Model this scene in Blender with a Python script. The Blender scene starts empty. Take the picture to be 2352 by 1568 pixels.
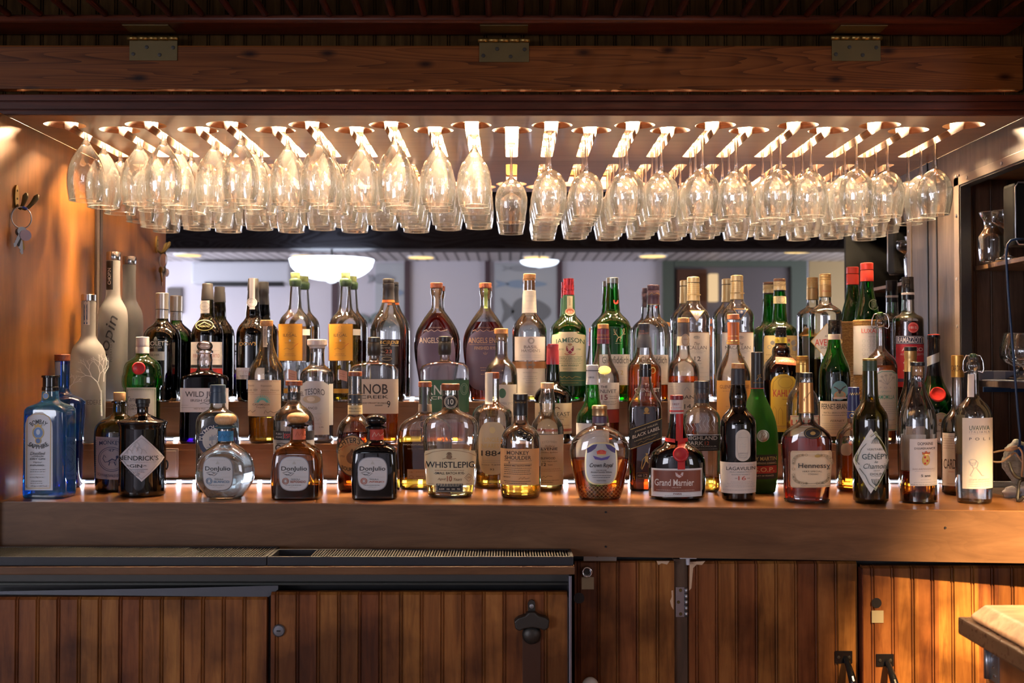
import bpy, bmesh, math, random
from math import sin, cos, pi, atan, atan2, radians, sqrt
from mathutils import Vector, Matrix

S = bpy.context.scene
COL = S.collection
random.seed(7)

# ---------------------------------------------------------------- camera, world, exposure
F = 2500.0; CX, CY = 1176.0, 784.0; VPX, VPY = 1170.0, 835.0
CZ = 1.25
pitch = atan((VPY - CY) / F); yaw = atan((CX - VPX) / F)
cam_d = bpy.data.cameras.new('camera'); cam = bpy.data.objects.new('camera', cam_d); COL.objects.link(cam)
cam_d.sensor_width = 36.0; cam_d.lens = F / 2352.0 * 36.0
cam.location = (0, 0, CZ); cam.rotation_euler = (pi / 2 + pitch, 0, -yaw)
cam_d.dof.use_dof = True; cam_d.dof.focus_distance = 2.5; cam_d.dof.aperture_fstop = 4.5
cam_d.clip_start = 0.05; cam_d.clip_end = 60
S.camera = cam
S.view_settings.view_transform = 'Standard'; S.view_settings.look = 'None'
S.view_settings.gamma = 1.0; S.view_settings.use_curve_mapping = False
S.view_settings.exposure = 0.0
W = bpy.data.worlds.new('world'); S.world = W; W.use_nodes = True
W.node_tree.nodes['Background'].inputs[0].default_value = (0.55, 0.62, 0.8, 1)
W.node_tree.nodes['Background'].inputs[1].default_value = 0.05
S.cycles.max_bounces = 9; S.cycles.diffuse_bounces = 3; S.cycles.glossy_bounces = 5
S.cycles.transmission_bounces = 8; S.cycles.transparent_max_bounces = 80
S.cycles.sample_clamp_indirect = 6.0; S.cycles.sample_clamp_direct = 0.0
S.cycles.use_denoising = True
S.cycles.use_adaptive_sampling = True; S.cycles.adaptive_threshold = 0.03

def area(name, loc, rot, sx, sy, power, col, spread=180):
    l = bpy.data.lights.new(name, 'AREA'); l.shape = 'RECTANGLE'; l.size = sx; l.size_y = sy
    l.energy = power; l.color = col; l.spread = radians(spread)
    o = bpy.data.objects.new(name, l); o.location = loc; o.rotation_euler = rot; COL.objects.link(o); return o
def spot(name, loc, target, power, col, ang, blend=0.5, size=0.05):
    l = bpy.data.lights.new(name, 'SPOT'); l.energy = power; l.color = col; l.spot_size = radians(ang); l.spot_blend = blend
    l.shadow_soft_size = size
    o = bpy.data.objects.new(name, l); o.location = loc
    o.rotation_euler = (Vector(target) - Vector(loc)).to_track_quat('-Z', 'Y').to_euler(); COL.objects.link(o); return o
# added cool fill for daylight from the room's sides, out of view; no windows built
area('side_fill_left', (-5.35, -4.6, 1.5), (0, radians(-90), 0), 1.5, 4.6, 215, (0.86, 0.88, 1.0))
area('side_fill_right', (5.35, -4.8, 1.5), (0, radians(90), 0), 1.5, 3.6, 120, (0.86, 0.88, 1.0))
# warm ceiling spots over the bar tender's side
spot('ceiling_spot_right', (1.45, 0.30, 2.42), (1.20, 2.12, 0.70), 2500, (1.0, 0.66, 0.30), 23, 1.0, 0.03)
spot('ceiling_spot_middle', (0.5, 0.1, 2.44), (0.4, 2.3, 0.75), 12, (1.0, 0.60, 0.34), 70, 0.9, 0.06)
# lamps hidden in the light box above the glass rack
for k in range(6):
    area('rack_lamp', (-0.95 + k * 0.385, 2.845, 1.945), (0, 0, 0), 0.36, 0.09, 400.0, (1.0, 0.71, 0.41))

# ---------------------------------------------------------------- projection helpers
fw = Vector((sin(yaw) * cos(pitch), cos(yaw) * cos(pitch), sin(pitch)))
rt = Vector((cos(yaw), -sin(yaw), 0)); up = rt.cross(fw)
O = Vector((0, 0, CZ))
def ray(px, py): return fw + rt * ((px - CX) / F) + up * ((CY - py) / F)
def at(px, py, Y):
    d = ray(px, py); t = Y / d.y; return O + d * t
def X(px, Y, py=835): return at(px, py, Y).x
def Z(py, Y, px=1176): return at(px, py, Y).z
def on_z(px, py, z):
    d = ray(px, py); return O + d * ((z - CZ) / d.z)

# ---------------------------------------------------------------- materials
def new(name):
    m = bpy.data.materials.new(name); m.use_nodes = True; nt = m.node_tree; nt.nodes.clear(); return m, nt
def out(nt, sh): o = nt.nodes.new('ShaderNodeOutputMaterial'); nt.links.new(sh, o.inputs[0]); return o
def pbsdf(nt, col=(.5, .5, .5), rough=.5, metal=0, **kw):
    b = nt.nodes.new('ShaderNodeBsdfPrincipled'); b.inputs['Base Color'].default_value = (*col, 1)
    b.inputs['Roughness'].default_value = rough; b.inputs['Metallic'].default_value = metal
    for k, v in kw.items(): b.inputs[k].default_value = v
    return b
_pm = {}
def plain(col, rough=.5, metal=0, name=None, **kw):
    key = (tuple(col), rough, metal, tuple(sorted(kw.items())))
    if key in _pm: return _pm[key]
    m, nt = new(name or 'plain'); b = pbsdf(nt, col, rough, metal, **kw)
    tc = nt.nodes.new('ShaderNodeTexCoord'); n = nt.nodes.new('ShaderNodeTexNoise'); n.inputs['Scale'].default_value = 90
    nt.links.new(tc.outputs['Object'], n.inputs['Vector'])
    mr = nt.nodes.new('ShaderNodeMapRange'); mr.inputs[3].default_value = max(0.02, rough - .05); mr.inputs[4].default_value = min(1, rough + .06)
    nt.links.new(n.outputs[0], mr.inputs[0]); nt.links.new(mr.outputs[0], b.inputs['Roughness'])
    out(nt, b.outputs[0]); _pm[key] = m; return m
def emis(col, st, name='glow'):
    m, nt = new(name); e = nt.nodes.new('ShaderNodeEmission'); e.inputs[0].default_value = (*col, 1); e.inputs[1].default_value = st
    out(nt, e.outputs[0]); return m
def paper(c): return plain(c, .55)
def foil(c, r=.3): return plain(c, r, .85)
def ramp(nt, fac, stops):
    r = nt.nodes.new('ShaderNodeValToRGB'); el = r.color_ramp.elements
    el[0].position, el[0].color = stops[0][0], (*stops[0][1], 1); el[1].position, el[1].color = stops[-1][0], (*stops[-1][1], 1)
    for p, c in stops[1:-1]: e = el.new(p); e.color = (*c, 1)
    nt.links.new(fac, r.inputs[0]); return r.outputs[0]
def math_(nt, op, a, b=0.0):
    n = nt.nodes.new('ShaderNodeMath'); n.operation = op
    for i, v in enumerate((a, b)):
        if isinstance(v, (int, float)): n.inputs[i].default_value = v
        else: nt.links.new(v, n.inputs[i])
    return n.outputs[0]
def mixc(nt, fac, a, b, mode='MIX'):
    n = nt.nodes.new('ShaderNodeMix'); n.data_type = 'RGBA'; n.blend_type = mode
    for s, v in (('Factor', fac), ('A', a), ('B', b)):
        i = [q for q in n.inputs if q.name == s and (q.type == 'RGBA' if s != 'Factor' else q.type == 'VALUE')][0]
        if isinstance(v, (int, float)): i.default_value = v
        elif isinstance(v, tuple): i.default_value = (*v, 1)
        else: nt.links.new(v, i)
    return [q for q in n.outputs if q.type == 'RGBA'][0]
def wood(name, dark, mid, light, stretch=(1, 12, 12), scale=6, rings=0.0, knots=0.0, rough=.42, plank=None, bump=.15, dirt=0.0, spec=.5, coat=0.0):
    """grain runs along the axis whose stretch is smallest; plank=(pitch, phase) varies the tone board by board"""
    m, nt = new(name); L = nt.links
    tc = nt.nodes.new('ShaderNodeTexCoord'); mp = nt.nodes.new('ShaderNodeMapping'); mp.inputs['Scale'].default_value = stretch
    L.new(tc.outputs['Object'], mp.inputs[0])
    vec = mp.outputs[0]
    n1 = nt.nodes.new('ShaderNodeTexNoise'); n1.inputs['Scale'].default_value = scale; n1.inputs['Detail'].default_value = 6
    n1.inputs['Roughness'].default_value = .62; n1.inputs['Distortion'].default_value = .6
    L.new(vec, n1.inputs['Vector'])
    fac = n1.outputs[0]
    if rings:
        w = nt.nodes.new('ShaderNodeTexNoise'); w.inputs['Scale'].default_value = scale * .35; w.inputs['Detail'].default_value = 1.5; w.inputs['Distortion'].default_value = .4
        L.new(vec, w.inputs['Vector'])
        f = math_(nt, 'FRACT', math_(nt, 'MULTIPLY', w.outputs[0], 26.0))
        f = math_(nt, 'POWER', f, 1.6)
        fac = math_(nt, 'ADD', math_(nt, 'MULTIPLY', fac, 1 - rings), math_(nt, 'MULTIPLY', math_(nt, 'SUBTRACT', 1.0, f), rings))
    c = ramp(nt, fac, [(0.28, dark), (0.5, mid), (0.72, light)])
    if plank:
        sx = nt.nodes.new('ShaderNodeSeparateXYZ'); L.new(tc.outputs['Object'], sx.inputs[0])
        fl = math_(nt, 'FLOOR', math_(nt, 'DIVIDE', math_(nt, 'SUBTRACT', sx.outputs[0], plank[1]), plank[0]))
        wn = nt.nodes.new('ShaderNodeTexWhiteNoise'); wn.noise_dimensions = '1D'; L.new(fl, wn.inputs['W'])
        v = nt.nodes.new('ShaderNodeMapRange'); v.inputs[3].default_value = .78; v.inputs[4].default_value = 1.22; L.new(wn.outputs[0], v.inputs[0])
        hs = nt.nodes.new('ShaderNodeHueSaturation'); L.new(v.outputs[0], hs.inputs['Value']); L.new(c, hs.inputs['Color'])
        hu = nt.nodes.new('ShaderNodeMapRange'); hu.inputs[3].default_value = .49; hu.inputs[4].default_value = .508; L.new(wn.outputs[0], hu.inputs[0]); L.new(hu.outputs[0], hs.inputs['Hue'])
        c = hs.outputs[0]
    if knots:
        vo = nt.nodes.new('ShaderNodeTexVoronoi'); vo.voronoi_dimensions = '2D'; vo.inputs['Scale'].default_value = 3.1; m2 = nt.nodes.new('ShaderNodeMapping')
        m2.inputs['Scale'].default_value = (1.25, 0, 2.8); m2.inputs['Rotation'].default_value = (pi / 2, 0, 0); L.new(tc.outputs['Object'], m2.inputs[0]); L.new(m2.outputs[0], vo.inputs['Vector'])
        k = ramp(nt, vo.outputs['Distance'], [(0.02, (0.10, .05, .03)), (0.10, (1, 1, 1))])
        c = mixc(nt, knots, c, k, 'MULTIPLY')
    if dirt:
        n3 = nt.nodes.new('ShaderNodeTexNoise'); n3.inputs['Scale'].default_value = 5.5; n3.inputs['Detail'].default_value = 5; L.new(tc.outputs['Object'], n3.inputs['Vector'])
        d = ramp(nt, n3.outputs[0], [(0.38, (.25, .19, .14)), (0.55, (1, 1, 1))])
        c = mixc(nt, dirt, c, d, 'MULTIPLY')
    b = pbsdf(nt, mid, rough, 0); L.new(c, b.inputs['Base Color'])
    b.inputs['Specular IOR Level'].default_value = spec
    b.inputs['Coat Weight'].default_value = coat; b.inputs['Coat Roughness'].default_value = .12
    bp = nt.nodes.new('ShaderNodeBump'); bp.inputs['Strength'].default_value = bump; bp.inputs['Distance'].default_value = .002
    L.new(fac, bp.inputs['Height']); L.new(bp.outputs[0], b.inputs['Normal'])
    out(nt, b.outputs[0]); return m

def glass(name, col, edge=None, ior=1.5, k=1.0, wav=0.0, refl=(1, 1, 1), rough=.03, haze=0.0):
    """thin-walled glass: tinted see-through wall with a clear-coat reflection; the wall is thicker to look through at its edges"""
    m, nt = new(name); L = nt.links
    edge = edge or tuple(c ** 2.2 for c in col)
    lw = nt.nodes.new('ShaderNodeLayerWeight'); lw.inputs[0].default_value = .35
    c = ramp(nt, lw.outputs['Facing'], [(0.25, col), (0.98, edge)])
    t = nt.nodes.new('ShaderNodeBsdfTransparent'); L.new(c, t.inputs[0])
    g = nt.nodes.new('ShaderNodeBsdfGlossy'); g.inputs['Roughness'].default_value = rough; g.inputs[0].default_value = (*refl, 1)
    fr = nt.nodes.new('ShaderNodeFresnel'); fr.inputs[0].default_value = ior
    f = math_(nt, 'MINIMUM', math_(nt, 'MULTIPLY', fr.outputs[0], k), 1.0)
    if wav:
        tc = nt.nodes.new('ShaderNodeTexCoord'); mp = nt.nodes.new('ShaderNodeMapping'); mp.inputs['Scale'].default_value = (1, 1, .22); L.new(tc.outputs['Object'], mp.inputs[0])
        n = nt.nodes.new('ShaderNodeTexNoise'); n.inputs['Scale'].default_value = 95; n.inputs['Detail'].default_value = 2; L.new(mp.outputs[0], n.inputs['Vector'])
        bp = nt.nodes.new('ShaderNodeBump'); bp.inputs['Strength'].default_value = wav; bp.inputs['Distance'].default_value = .004
        L.new(n.outputs[0], bp.inputs['Height']); L.new(bp.outputs[0], g.inputs['Normal'])
    mx = nt.nodes.new('ShaderNodeMixShader'); L.new(f, mx.inputs[0]); L.new(t.outputs[0], mx.inputs[1]); L.new(g.outputs[0], mx.inputs[2])
    sh = mx.outputs[0]
    if haze:      # washed-glass haze, added so the glass picks up a glow from the lamps
        d = nt.nodes.new('ShaderNodeBsdfTranslucent'); d.inputs[0].default_value = (*[min(.95, q * 1.3) for q in col], 1); d2 = nt.nodes.new('ShaderNodeBsdfDiffuse'); d2.inputs[0].default_value = (*[min(.95, q * 1.3) for q in col], 1)
        a = nt.nodes.new('ShaderNodeMixShader'); L.new(d.outputs[0], a.inputs[1]); L.new(d2.outputs[0], a.inputs[2]); a.inputs[0].default_value = .3
        hf = math_(nt, 'ADD', math_(nt, 'MULTIPLY', math_(nt, 'POWER', lw.outputs['Facing'], 2.5), haze * 3), haze)
        c2 = nt.nodes.new('ShaderNodeMixShader'); L.new(hf, c2.inputs[0]); L.new(sh, c2.inputs[1]); L.new(a.outputs[0], c2.inputs[2]); sh = c2.outputs[0]
    out(nt, sh); return m
def liquid(name, col, refr=.65, ior=1.33):
    m, nt = new(name); L = nt.links
    r = nt.nodes.new('ShaderNodeBsdfRefraction'); r.inputs['Color'].default_value = (*col, 1); r.inputs['IOR'].default_value = ior; r.inputs['Roughness'].default_value = .0
    t = nt.nodes.new('ShaderNodeBsdfTransparent'); t.inputs[0].default_value = (*col, 1)
    mx = nt.nodes.new('ShaderNodeMixShader'); mx.inputs[0].default_value = 1 - refr
    L.new(r.outputs[0], mx.inputs[1]); L.new(t.outputs[0], mx.inputs[2]); out(nt, mx.outputs[0]); return m
def frosted(name, col, tr=.45):
    m, nt = new(name); L = nt.links
    b = pbsdf(nt, col, .45); t = nt.nodes.new('ShaderNodeBsdfTranslucent'); t.inputs[0].default_value = (*col, 1)
    tp = nt.nodes.new('ShaderNodeBsdfTransparent'); tp.inputs[0].default_value = (*col, 1)
    a = nt.nodes.new('ShaderNodeMixShader'); a.inputs[0].default_value = .62; L.new(b.outputs[0], a.inputs[1]); L.new(t.outputs[0], a.inputs[2])
    c = nt.nodes.new('ShaderNodeMixShader'); c.inputs[0].default_value = tr; L.new(a.outputs[0], c.inputs[1]); L.new(tp.outputs[0], c.inputs[2])
    out(nt, c.outputs[0]); return m

M = {}
M['step'] = wood('step', (.12, .053, .022), (.15, .068, .028), (.18, .085, .037), (1.0, 8, 8), 5, rough=.4, bump=.01)
M['veneer'] = wood('veneer', (.125, .044, .009), (.165, .060, .012), (.21, .080, .018), (7, 7, 1.0), 5, rough=.36, bump=.02, coat=.08, spec=.35)
M['fascia'] = wood('fascia', (.100, .046, .020), (.145, .069, .030), (.190, .094, .043), (1.5, 7, 9), 3.2, rings=.06, rough=.42, bump=.02, spec=.3)
M['counter'] = wood('counter', (.17, .068, .022), (.22, .092, .030), (.27, .12, .041), (1.0, 8, 8), 5, rough=.3, bump=.015, coat=.35)
M['ply'] = wood('ply', (.30, .135, .055), (.36, .165, .07), (.42, .20, .09), (.8, 9, 9), 4, rough=.28, bump=.0, coat=.5)
M['ply_edge'] = wood('ply_edge', (.025, .010, .004), (.06, .024, .009), (.12, .05, .02), (1, 1, 60), 5, rough=.6)  # ply layers, coloured darker to stand for the shade inside slots and holes
M['pine'] = wood('pine', (.060, .016, .003), (.135, .040, .0075), (.185, .058, .012), (.8, 10, 20), 2.6, rings=.30, knots=.95, rough=.42, bump=.08, spec=.2)
M['redwood'] = wood('redwood', (.035, .008, .004), (.075, .017, .008), (.12, .028, .012), (1.2, 14, 14), 4, rough=.38, bump=.06, spec=.3)
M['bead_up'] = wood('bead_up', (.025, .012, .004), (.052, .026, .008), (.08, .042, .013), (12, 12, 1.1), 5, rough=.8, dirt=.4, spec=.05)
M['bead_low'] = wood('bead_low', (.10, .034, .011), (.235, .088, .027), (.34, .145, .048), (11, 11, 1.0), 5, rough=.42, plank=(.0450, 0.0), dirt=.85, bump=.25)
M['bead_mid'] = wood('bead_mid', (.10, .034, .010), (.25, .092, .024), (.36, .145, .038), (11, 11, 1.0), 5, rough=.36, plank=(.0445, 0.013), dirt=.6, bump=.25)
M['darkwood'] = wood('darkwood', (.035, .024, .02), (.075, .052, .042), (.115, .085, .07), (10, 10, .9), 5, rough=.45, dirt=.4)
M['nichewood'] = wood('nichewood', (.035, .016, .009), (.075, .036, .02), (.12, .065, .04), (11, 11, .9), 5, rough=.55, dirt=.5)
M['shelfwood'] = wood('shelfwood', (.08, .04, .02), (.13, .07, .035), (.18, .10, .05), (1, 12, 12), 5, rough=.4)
M['board'] = wood('board', (.38, .19, .09), (.58, .33, .17), (.70, .45, .26), (1.5, 9, 9), 5, rough=.5, dirt=.25)
M['box_dark'] = wood('box_dark', (.12, .06, .025), (.18, .09, .04), (.24, .13, .06), (1, 9, 9), 4, rough=.6)
M['box'] = wood('box', (.5, .3, .14), (.68, .45, .24), (.78, .56, .33), (1, 9, 9), 4, rough=.6)
M['black'] = plain((.012, .012, .014), .35); M['blackm'] = plain((.02, .02, .024), .6); M['gloss_black'] = plain((.008, .008, .01), .12)
M['steel'] = plain((.42, .43, .46), .32, .9); M['chrome'] = plain((.75, .75, .78), .12, 1.0); M['brass'] = plain((.32, .20, .06), .38, .9)
M['oldbrass'] = plain((.12, .085, .03), .5, .45); M['iron'] = plain((.06, .055, .05), .45, .7)
M['white'] = plain((.8, .8, .8), .35); M['cloth'] = plain((.09, .10, .14), .9)
M['gclear'] = glass('clear_glass', (.96, .965, .965), (.55, .57, .58), k=2.3, haze=.003)
M['grim'] = glass('rim_glass', (.9, .88, .85), (.8, .78, .75), k=3.0, rough=.15, haze=.12)
M['gwine'] = glass('stemware_glass', (.99, .985, .98), (.93, .91, .88), k=3.2, wav=.32, rough=.03, haze=.013)
M['gaqua'] = glass('aqua_glass', (.90, .95, .95), (.40, .56, .58), k=2.2, haze=.004)
M['ggreen'] = glass('green_glass', (.07, .50, .08), (.008, .10, .015), k=1.8, haze=.012)
M['gdkgreen'] = glass('dark_green_glass', (.06, .20, .04), (.006, .03, .006), k=1.7)
M['golive'] = glass('olive_glass', (.34, .34, .03), (.05, .055, .006), k=1.7, haze=.01)
M['gdkolive'] = glass('dark_olive_glass', (.13, .11, .018), (.015, .013, .003), k=1.7)
M['gblue'] = glass('blue_glass', (.22, .58, 1.0), (.025, .20, .80), k=1.9, haze=.045)
M['gdkblue'] = glass('cobalt_glass', (.07, .32, .92), (.01, .08, .55), k=1.8, haze=.02)
M['gamber'] = glass('amber_glass', (.50, .26, .05), (.06, .018, .004), k=1.7, haze=.02)
M['gbrown'] = glass('brown_glass', (.16, .05, .012), (.02, .005, .002), k=1.6)
M['gpurple'] = glass('purple_glass', (.16, .045, .30), (.03, .006, .06))
M['gblack'] = glass('black_glass', (.016, .012, .010), (.003, .003, .003), k=1.6)
M['gfrost'] = frosted('frosted_glass', (.60, .585, .58), .42)
M['ggreenfrost'] = frosted('frosted_green_glass', (.05, .16, .03), .25)
M['lwater'] = liquid('clear_spirit', (.96, .97, .98), .8)
M['lwhisky'] = liquid('amber_spirit', (.90, .47, .09)); M['ldark'] = liquid('dark_spirit', (.36, .09, .018)); M['lred'] = liquid('red_brown_spirit', (.66, .19, .035))
M['lgold'] = liquid('golden_spirit', (.96, .70, .20)); M['lpale'] = liquid('pale_spirit', (.93, .80, .45)); M['lblack'] = liquid('black_liqueur', (.03, .012, .008))
M['lolive'] = liquid('olive_liquid', (.5, .38, .05)); M['lgreen'] = liquid('green_tinted_spirit', (.5, .7, .4)); M['lpeach'] = liquid('peach_liqueur', (.93, .55, .28))
M['cork'] = plain((.52, .30, .14), .75); M['woodcap'] = wood('woodcap', (.40, .17, .06), (.56, .27, .10), (.66, .35, .15), (3, 3, 3), 60, rough=.45)
M['redcap_wood'] = wood('redcap_wood', (.16, .04, .02), (.26, .07, .03), (.34, .11, .05), (3, 3, 3), 60, rough=.4)
M['knobwood'] = wood('knobwood', (.55, .30, .15), (.72, .43, .22), (.80, .53, .30), (30, 30, 4), 6, rough=.4)
M['mirror'], _nt = new('mirror'); _b = pbsdf(_nt, (.86, .87, .9), .0, 1.0); _b.inputs['Roughness'].default_value = .008; out(_nt, _b.outputs[0])

# ---------------------------------------------------------------- object helpers
def tag(o, label=None, cat=None, group=None, kind=None):
    if label: o['label'] = label
    if cat: o['category'] = cat
    if group: o['group'] = group
    if kind: o['kind'] = kind
    return o
def empty(name, loc, rz=0.0, label=None, cat=None, group=None):
    o = bpy.data.objects.new(name, None); o.location = loc; o.rotation_euler = (0, 0, rz); o.empty_display_size = .05
    COL.objects.link(o); return tag(o, label, cat, group)
def mesh(name, verts, faces, mat, parent=None, smooth=False, loc=None):
    me = bpy.data.meshes.new(name); me.from_pydata([tuple(v) for v in verts], [], faces); me.update()
    mats = mat if isinstance(mat, (list, tuple)) else [mat]
    for q in mats: me.materials.append(q)
    if smooth: me.polygons.foreach_set('use_smooth', [True] * len(me.polygons))
    o = bpy.data.objects.new(name, me); COL.objects.link(o)
    if loc: o.location = loc
    if parent: o.parent = parent
    return o
class MB:
    def __init__(s): s.v = []; s.f = []; s.m = []
    def add(s, v, f, mi=0):
        n = len(s.v); s.v += [tuple(q) for q in v]; s.f += [tuple(i + n for i in q) for q in f]; s.m += [mi] * len(f)
    def box(s, x0, x1, y0, y1, z0, z1, b=0.0, mi=0):
        if x1 < x0: x0, x1 = x1, x0
        if y1 < y0: y0, y1 = y1, y0
        if z1 < z0: z0, z1 = z1, z0
        b = min(b, .45 * min(x1 - x0, y1 - y0, z1 - z0))
        bm = bmesh.new(); bmesh.ops.create_cube(bm, size=1.0)
        for v in bm.verts: v.co = Vector(((x0 + x1) / 2 + v.co.x * (x1 - x0), (y0 + y1) / 2 + v.co.y * (y1 - y0), (z0 + z1) / 2 + v.co.z * (z1 - z0)))
        if b > 0: bmesh.ops.bevel(bm, geom=list(bm.edges), offset=b, segments=2, affect='EDGES', profile=.6)
        bm.verts.index_update(); s.add([v.co for v in bm.verts], [[v.index for v in f.verts] for f in bm.faces], mi); bm.free(); return s
    def lathe(s, prof, c=(0, 0, 0), n=32, axis='z', cap0=True, cap1=True, mi=0):
        vs = []; fs = []
        for r, h in prof:
            for k in range(n):
                a = 2 * pi * k / n; p = (r * cos(a), r * sin(a), h)
                if axis == 'y': p = (p[0], p[2], p[1])
                if axis == 'x': p = (p[2], p[0], p[1])
                vs.append((c[0] + p[0], c[1] + p[1], c[2] + p[2]))
        for i in range(len(prof) - 1):
            for k in range(n): k2 = (k + 1) % n; fs.append((i * n + k, i * n + k2, (i + 1) * n + k2, (i + 1) * n + k))
        if cap0: fs.append(tuple(range(n))[::-1])
        if cap1: fs.append(tuple(range((len(prof) - 1) * n, len(prof) * n)))
        s.add(vs, fs, mi); return s
    def tube(s, pts, r, n=10, closed=False, mi=0):
        pts = [Vector(p) for p in pts]; N = len(pts); vs = []; fs = []
        nrm = None
        for i in range(N):
            if closed: t = pts[(i + 1) % N] - pts[i - 1]
            else: t = pts[min(i + 1, N - 1)] - pts[max(i - 1, 0)]
            t.normalize()
            if nrm is None: nrm = t.orthogonal().normalized()
            else: nrm = (nrm - t * nrm.dot(t)).normalized()
            b = t.cross(nrm); rr = r[i] if isinstance(r, (list, tuple)) else r
            for k in range(n): a = 2 * pi * k / n; vs.append(pts[i] + nrm * cos(a) * rr + b * sin(a) * rr)
        for i in range(N if closed else N - 1):
            j = (i + 1) % N
            for k in range(n): k2 = (k + 1) % n; fs.append((i * n + k, i * n + k2, j * n + k2, j * n + k))
        if not closed: fs.append(tuple(range(n))[::-1]); fs.append(tuple(range((N - 1) * n, N * n)))
        s.add(vs, fs, mi); return s
    def extrude(s, poly, y0, y1, mi=0):      # polygon in x,z, thickness along y
        n = len(poly); vs = [(x, y0, z) for x, z in poly] + [(x, y1, z) for x, z in poly]
        fs = [tuple(range(n)), tuple(range(n, 2 * n))[::-1]] + [(i, i + n, (i + 1) % n + n, (i + 1) % n) for i in range(n)]
        s.add(vs, fs, mi); return s
    def build(s, name, mat, parent=None, smooth=False, auto=False, origin=None):
        vs = s.v
        if origin: vs = [(a - origin[0], b - origin[1], c - origin[2]) for a, b, c in vs]
        o = mesh(name, vs, s.f, mat, parent, smooth)
        o.data.polygons.foreach_set('material_index', s.m)
        bm = bmesh.new(); bm.from_mesh(o.data); bmesh.ops.recalc_face_normals(bm, faces=bm.faces); bm.to_mesh(o.data); bm.free()
        if origin: o.location = origin
        if auto: o.data.set_sharp_from_angle(angle=radians(35))
        return o
def bx(name, x0, x1, y0, y1, z0, z1, mat, b=.001, parent=None, **k):
    return MB().box(x0, x1, y0, y1, z0, z1, b).build(name, mat, parent, **k)
def struct(o): o['kind'] = 'structure'; return o
def adopt(o, parent):
    o.parent = parent; o.matrix_parent_inverse = Matrix.Translation(-Vector(parent.location)) if parent.rotation_euler.z == 0 else parent.matrix_basis.inverted(); return o
# ---------------------------------------------------------------- key dimensions of the bar back
YM = 2.922
ZC = Z(1160, 2.30); T1 = Z(1019, 2.72); T2 = Z(922, 2.825); ZP = Z(369, YM)
XL, XR = -1.107, 1.139
YP = on_z(1176, 266, ZP).y
edge_px = [(-60, 1151.3), (0, 1151.6), (400, 1153.2), (800, 1155.6), (1176, 1159.2), (1552, 1163.4), (1950, 1168), (2352, 1172.7), (2440, 1173.8)]
edge = [on_z(px, py, ZC) for px, py in edge_px]
PITCH = .0418
# ---------------------------------------------------------------- room behind the camera (seen in the mirror)
def ceil_mat():
    m, nt = new('ceiling_planks'); L = nt.links; tc = nt.nodes.new('ShaderNodeTexCoord'); sx = nt.nodes.new('ShaderNodeSeparateXYZ'); L.new(tc.outputs['Object'], sx.inputs[0])
    f = math_(nt, 'FRACT', math_(nt, 'DIVIDE', sx.outputs[0], .125)); c = ramp(nt, f, [(0.0, (.16, .13, .13)), (.18, (.18, .15, .15)), (.26, (.62, .58, .58)), (.92, (.66, .62, .62)), (1, (.3, .27, .27))])
    b = pbsdf(nt, (.5, .5, .5), .5); L.new(c, b.inputs[0]); out(nt, b.outputs[0]); return m
wallm = plain((.72, .69, .75), .7)
struct(bx('floor', -5.5, 5.5, -7.4, 3.1, -.1, 0, wood('floor', (.08, .04, .02), (.14, .07, .035), (.2, .1, .05), (8, 1, 8), 4), 0))
struct(bx('ceiling', -5.5, 5.5, -7.4, 3.1, 2.5, 2.6, ceil_mat(), 0))
struct(bx('wall_far', -5.5, 5.5, -7.5, -7.4, 0, 2.5, wallm, 0))
struct(bx('wall_room_left', -5.6, -5.5, -7.4, 3.1, 0, 2.5, wallm, 0))
struct(bx('wall_room_right', 5.5, 5.6, -7.4, 3.1, 0, 2.5, plain((.55, .43, .25), .7), 0))
struct(bx('wall_back_left', -5.5, -1.75, 3.0, 3.1, 0, 2.5, wallm, 0))
struct(bx('wall_back', -1.75, 1.75, 3.0, 3.1, 0, 2.5, M['darkwood'], 0))
struct(bx('wall_back_right', 1.75, 5.5, 3.0, 3.1, 0, 2.5, wallm, 0))
YF = -7.4
def mir(px, py, Y):               # a point whose mirror image is seen at px, py; Y is its true depth
    p = at(px, py, 2 * YM - Y); return Vector((p.x, Y, p.z))
def mbox(name, px0, px1, py0, py1, Y, dep, mat, b=.004, **k):
    a = mir(px0, py0, Y); c = mir(px1, py1, Y); return bx(name, a.x, c.x, Y - dep, Y, c.z, a.z, mat, b, **k)
# wall dividers, posters, air conditioner, door frame
for px in (768, 935, 1120, 1286):
    struct(mbox('trim_divider', px - 6, px + 6, 596, 1000, YF + .03, .03, plain((.10, .06, .07), .5), 0))
def fish_poster(px0, px1, py0, py1, label, fish):
    a = mir(px0, py0, YF + .04); c = mir(px1, py1, YF + .04)
    t = empty('fish_poster', ((a.x + c.x) / 2, YF + .01, c.z), 0, label, 'poster', 'posters on the wall across the room')
    s = adopt(bx('sheet', a.x, c.x, YF + .003, YF + .02, c.z, a.z, plain((.54, .57, .60), .5), 0), t)
    for (fx, fy, w, h, col) in fish:
        p = mir(fx, fy, YF + .03); k = (2 * YM - YF) / F; pts = []
        for i in range(24):
            u = 2 * pi * i / 24; pts.append((p.x + w * k * cos(u) * (1 if cos(u) > 0 else .8), p.z + h * k * sin(u) * (1 - .25 * cos(u))))
        mb = MB().extrude(pts, YF + .022, YF + .026)
        tx = p.x - w * k * .95
        mb.extrude([(tx + .3 * w * k, p.z), (tx - .35 * w * k, p.z + h * k), (tx - .2 * w * k, p.z), (tx - .35 * w * k, p.z - h * k)], YF + .022, YF + .026)
        adopt(mb.build('printed_fish', plain(col, .6)), t)
fish_poster(862, 930, 604, 850, 'pale poster of blue and green fish right of the bright lamp bowl', [(880, 640, 28, 12, (.36, .38, .42)), (905, 672, 22, 10, (.30, .38, .52)), (880, 735, 40, 18, (.22, .27, .26))])
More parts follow.
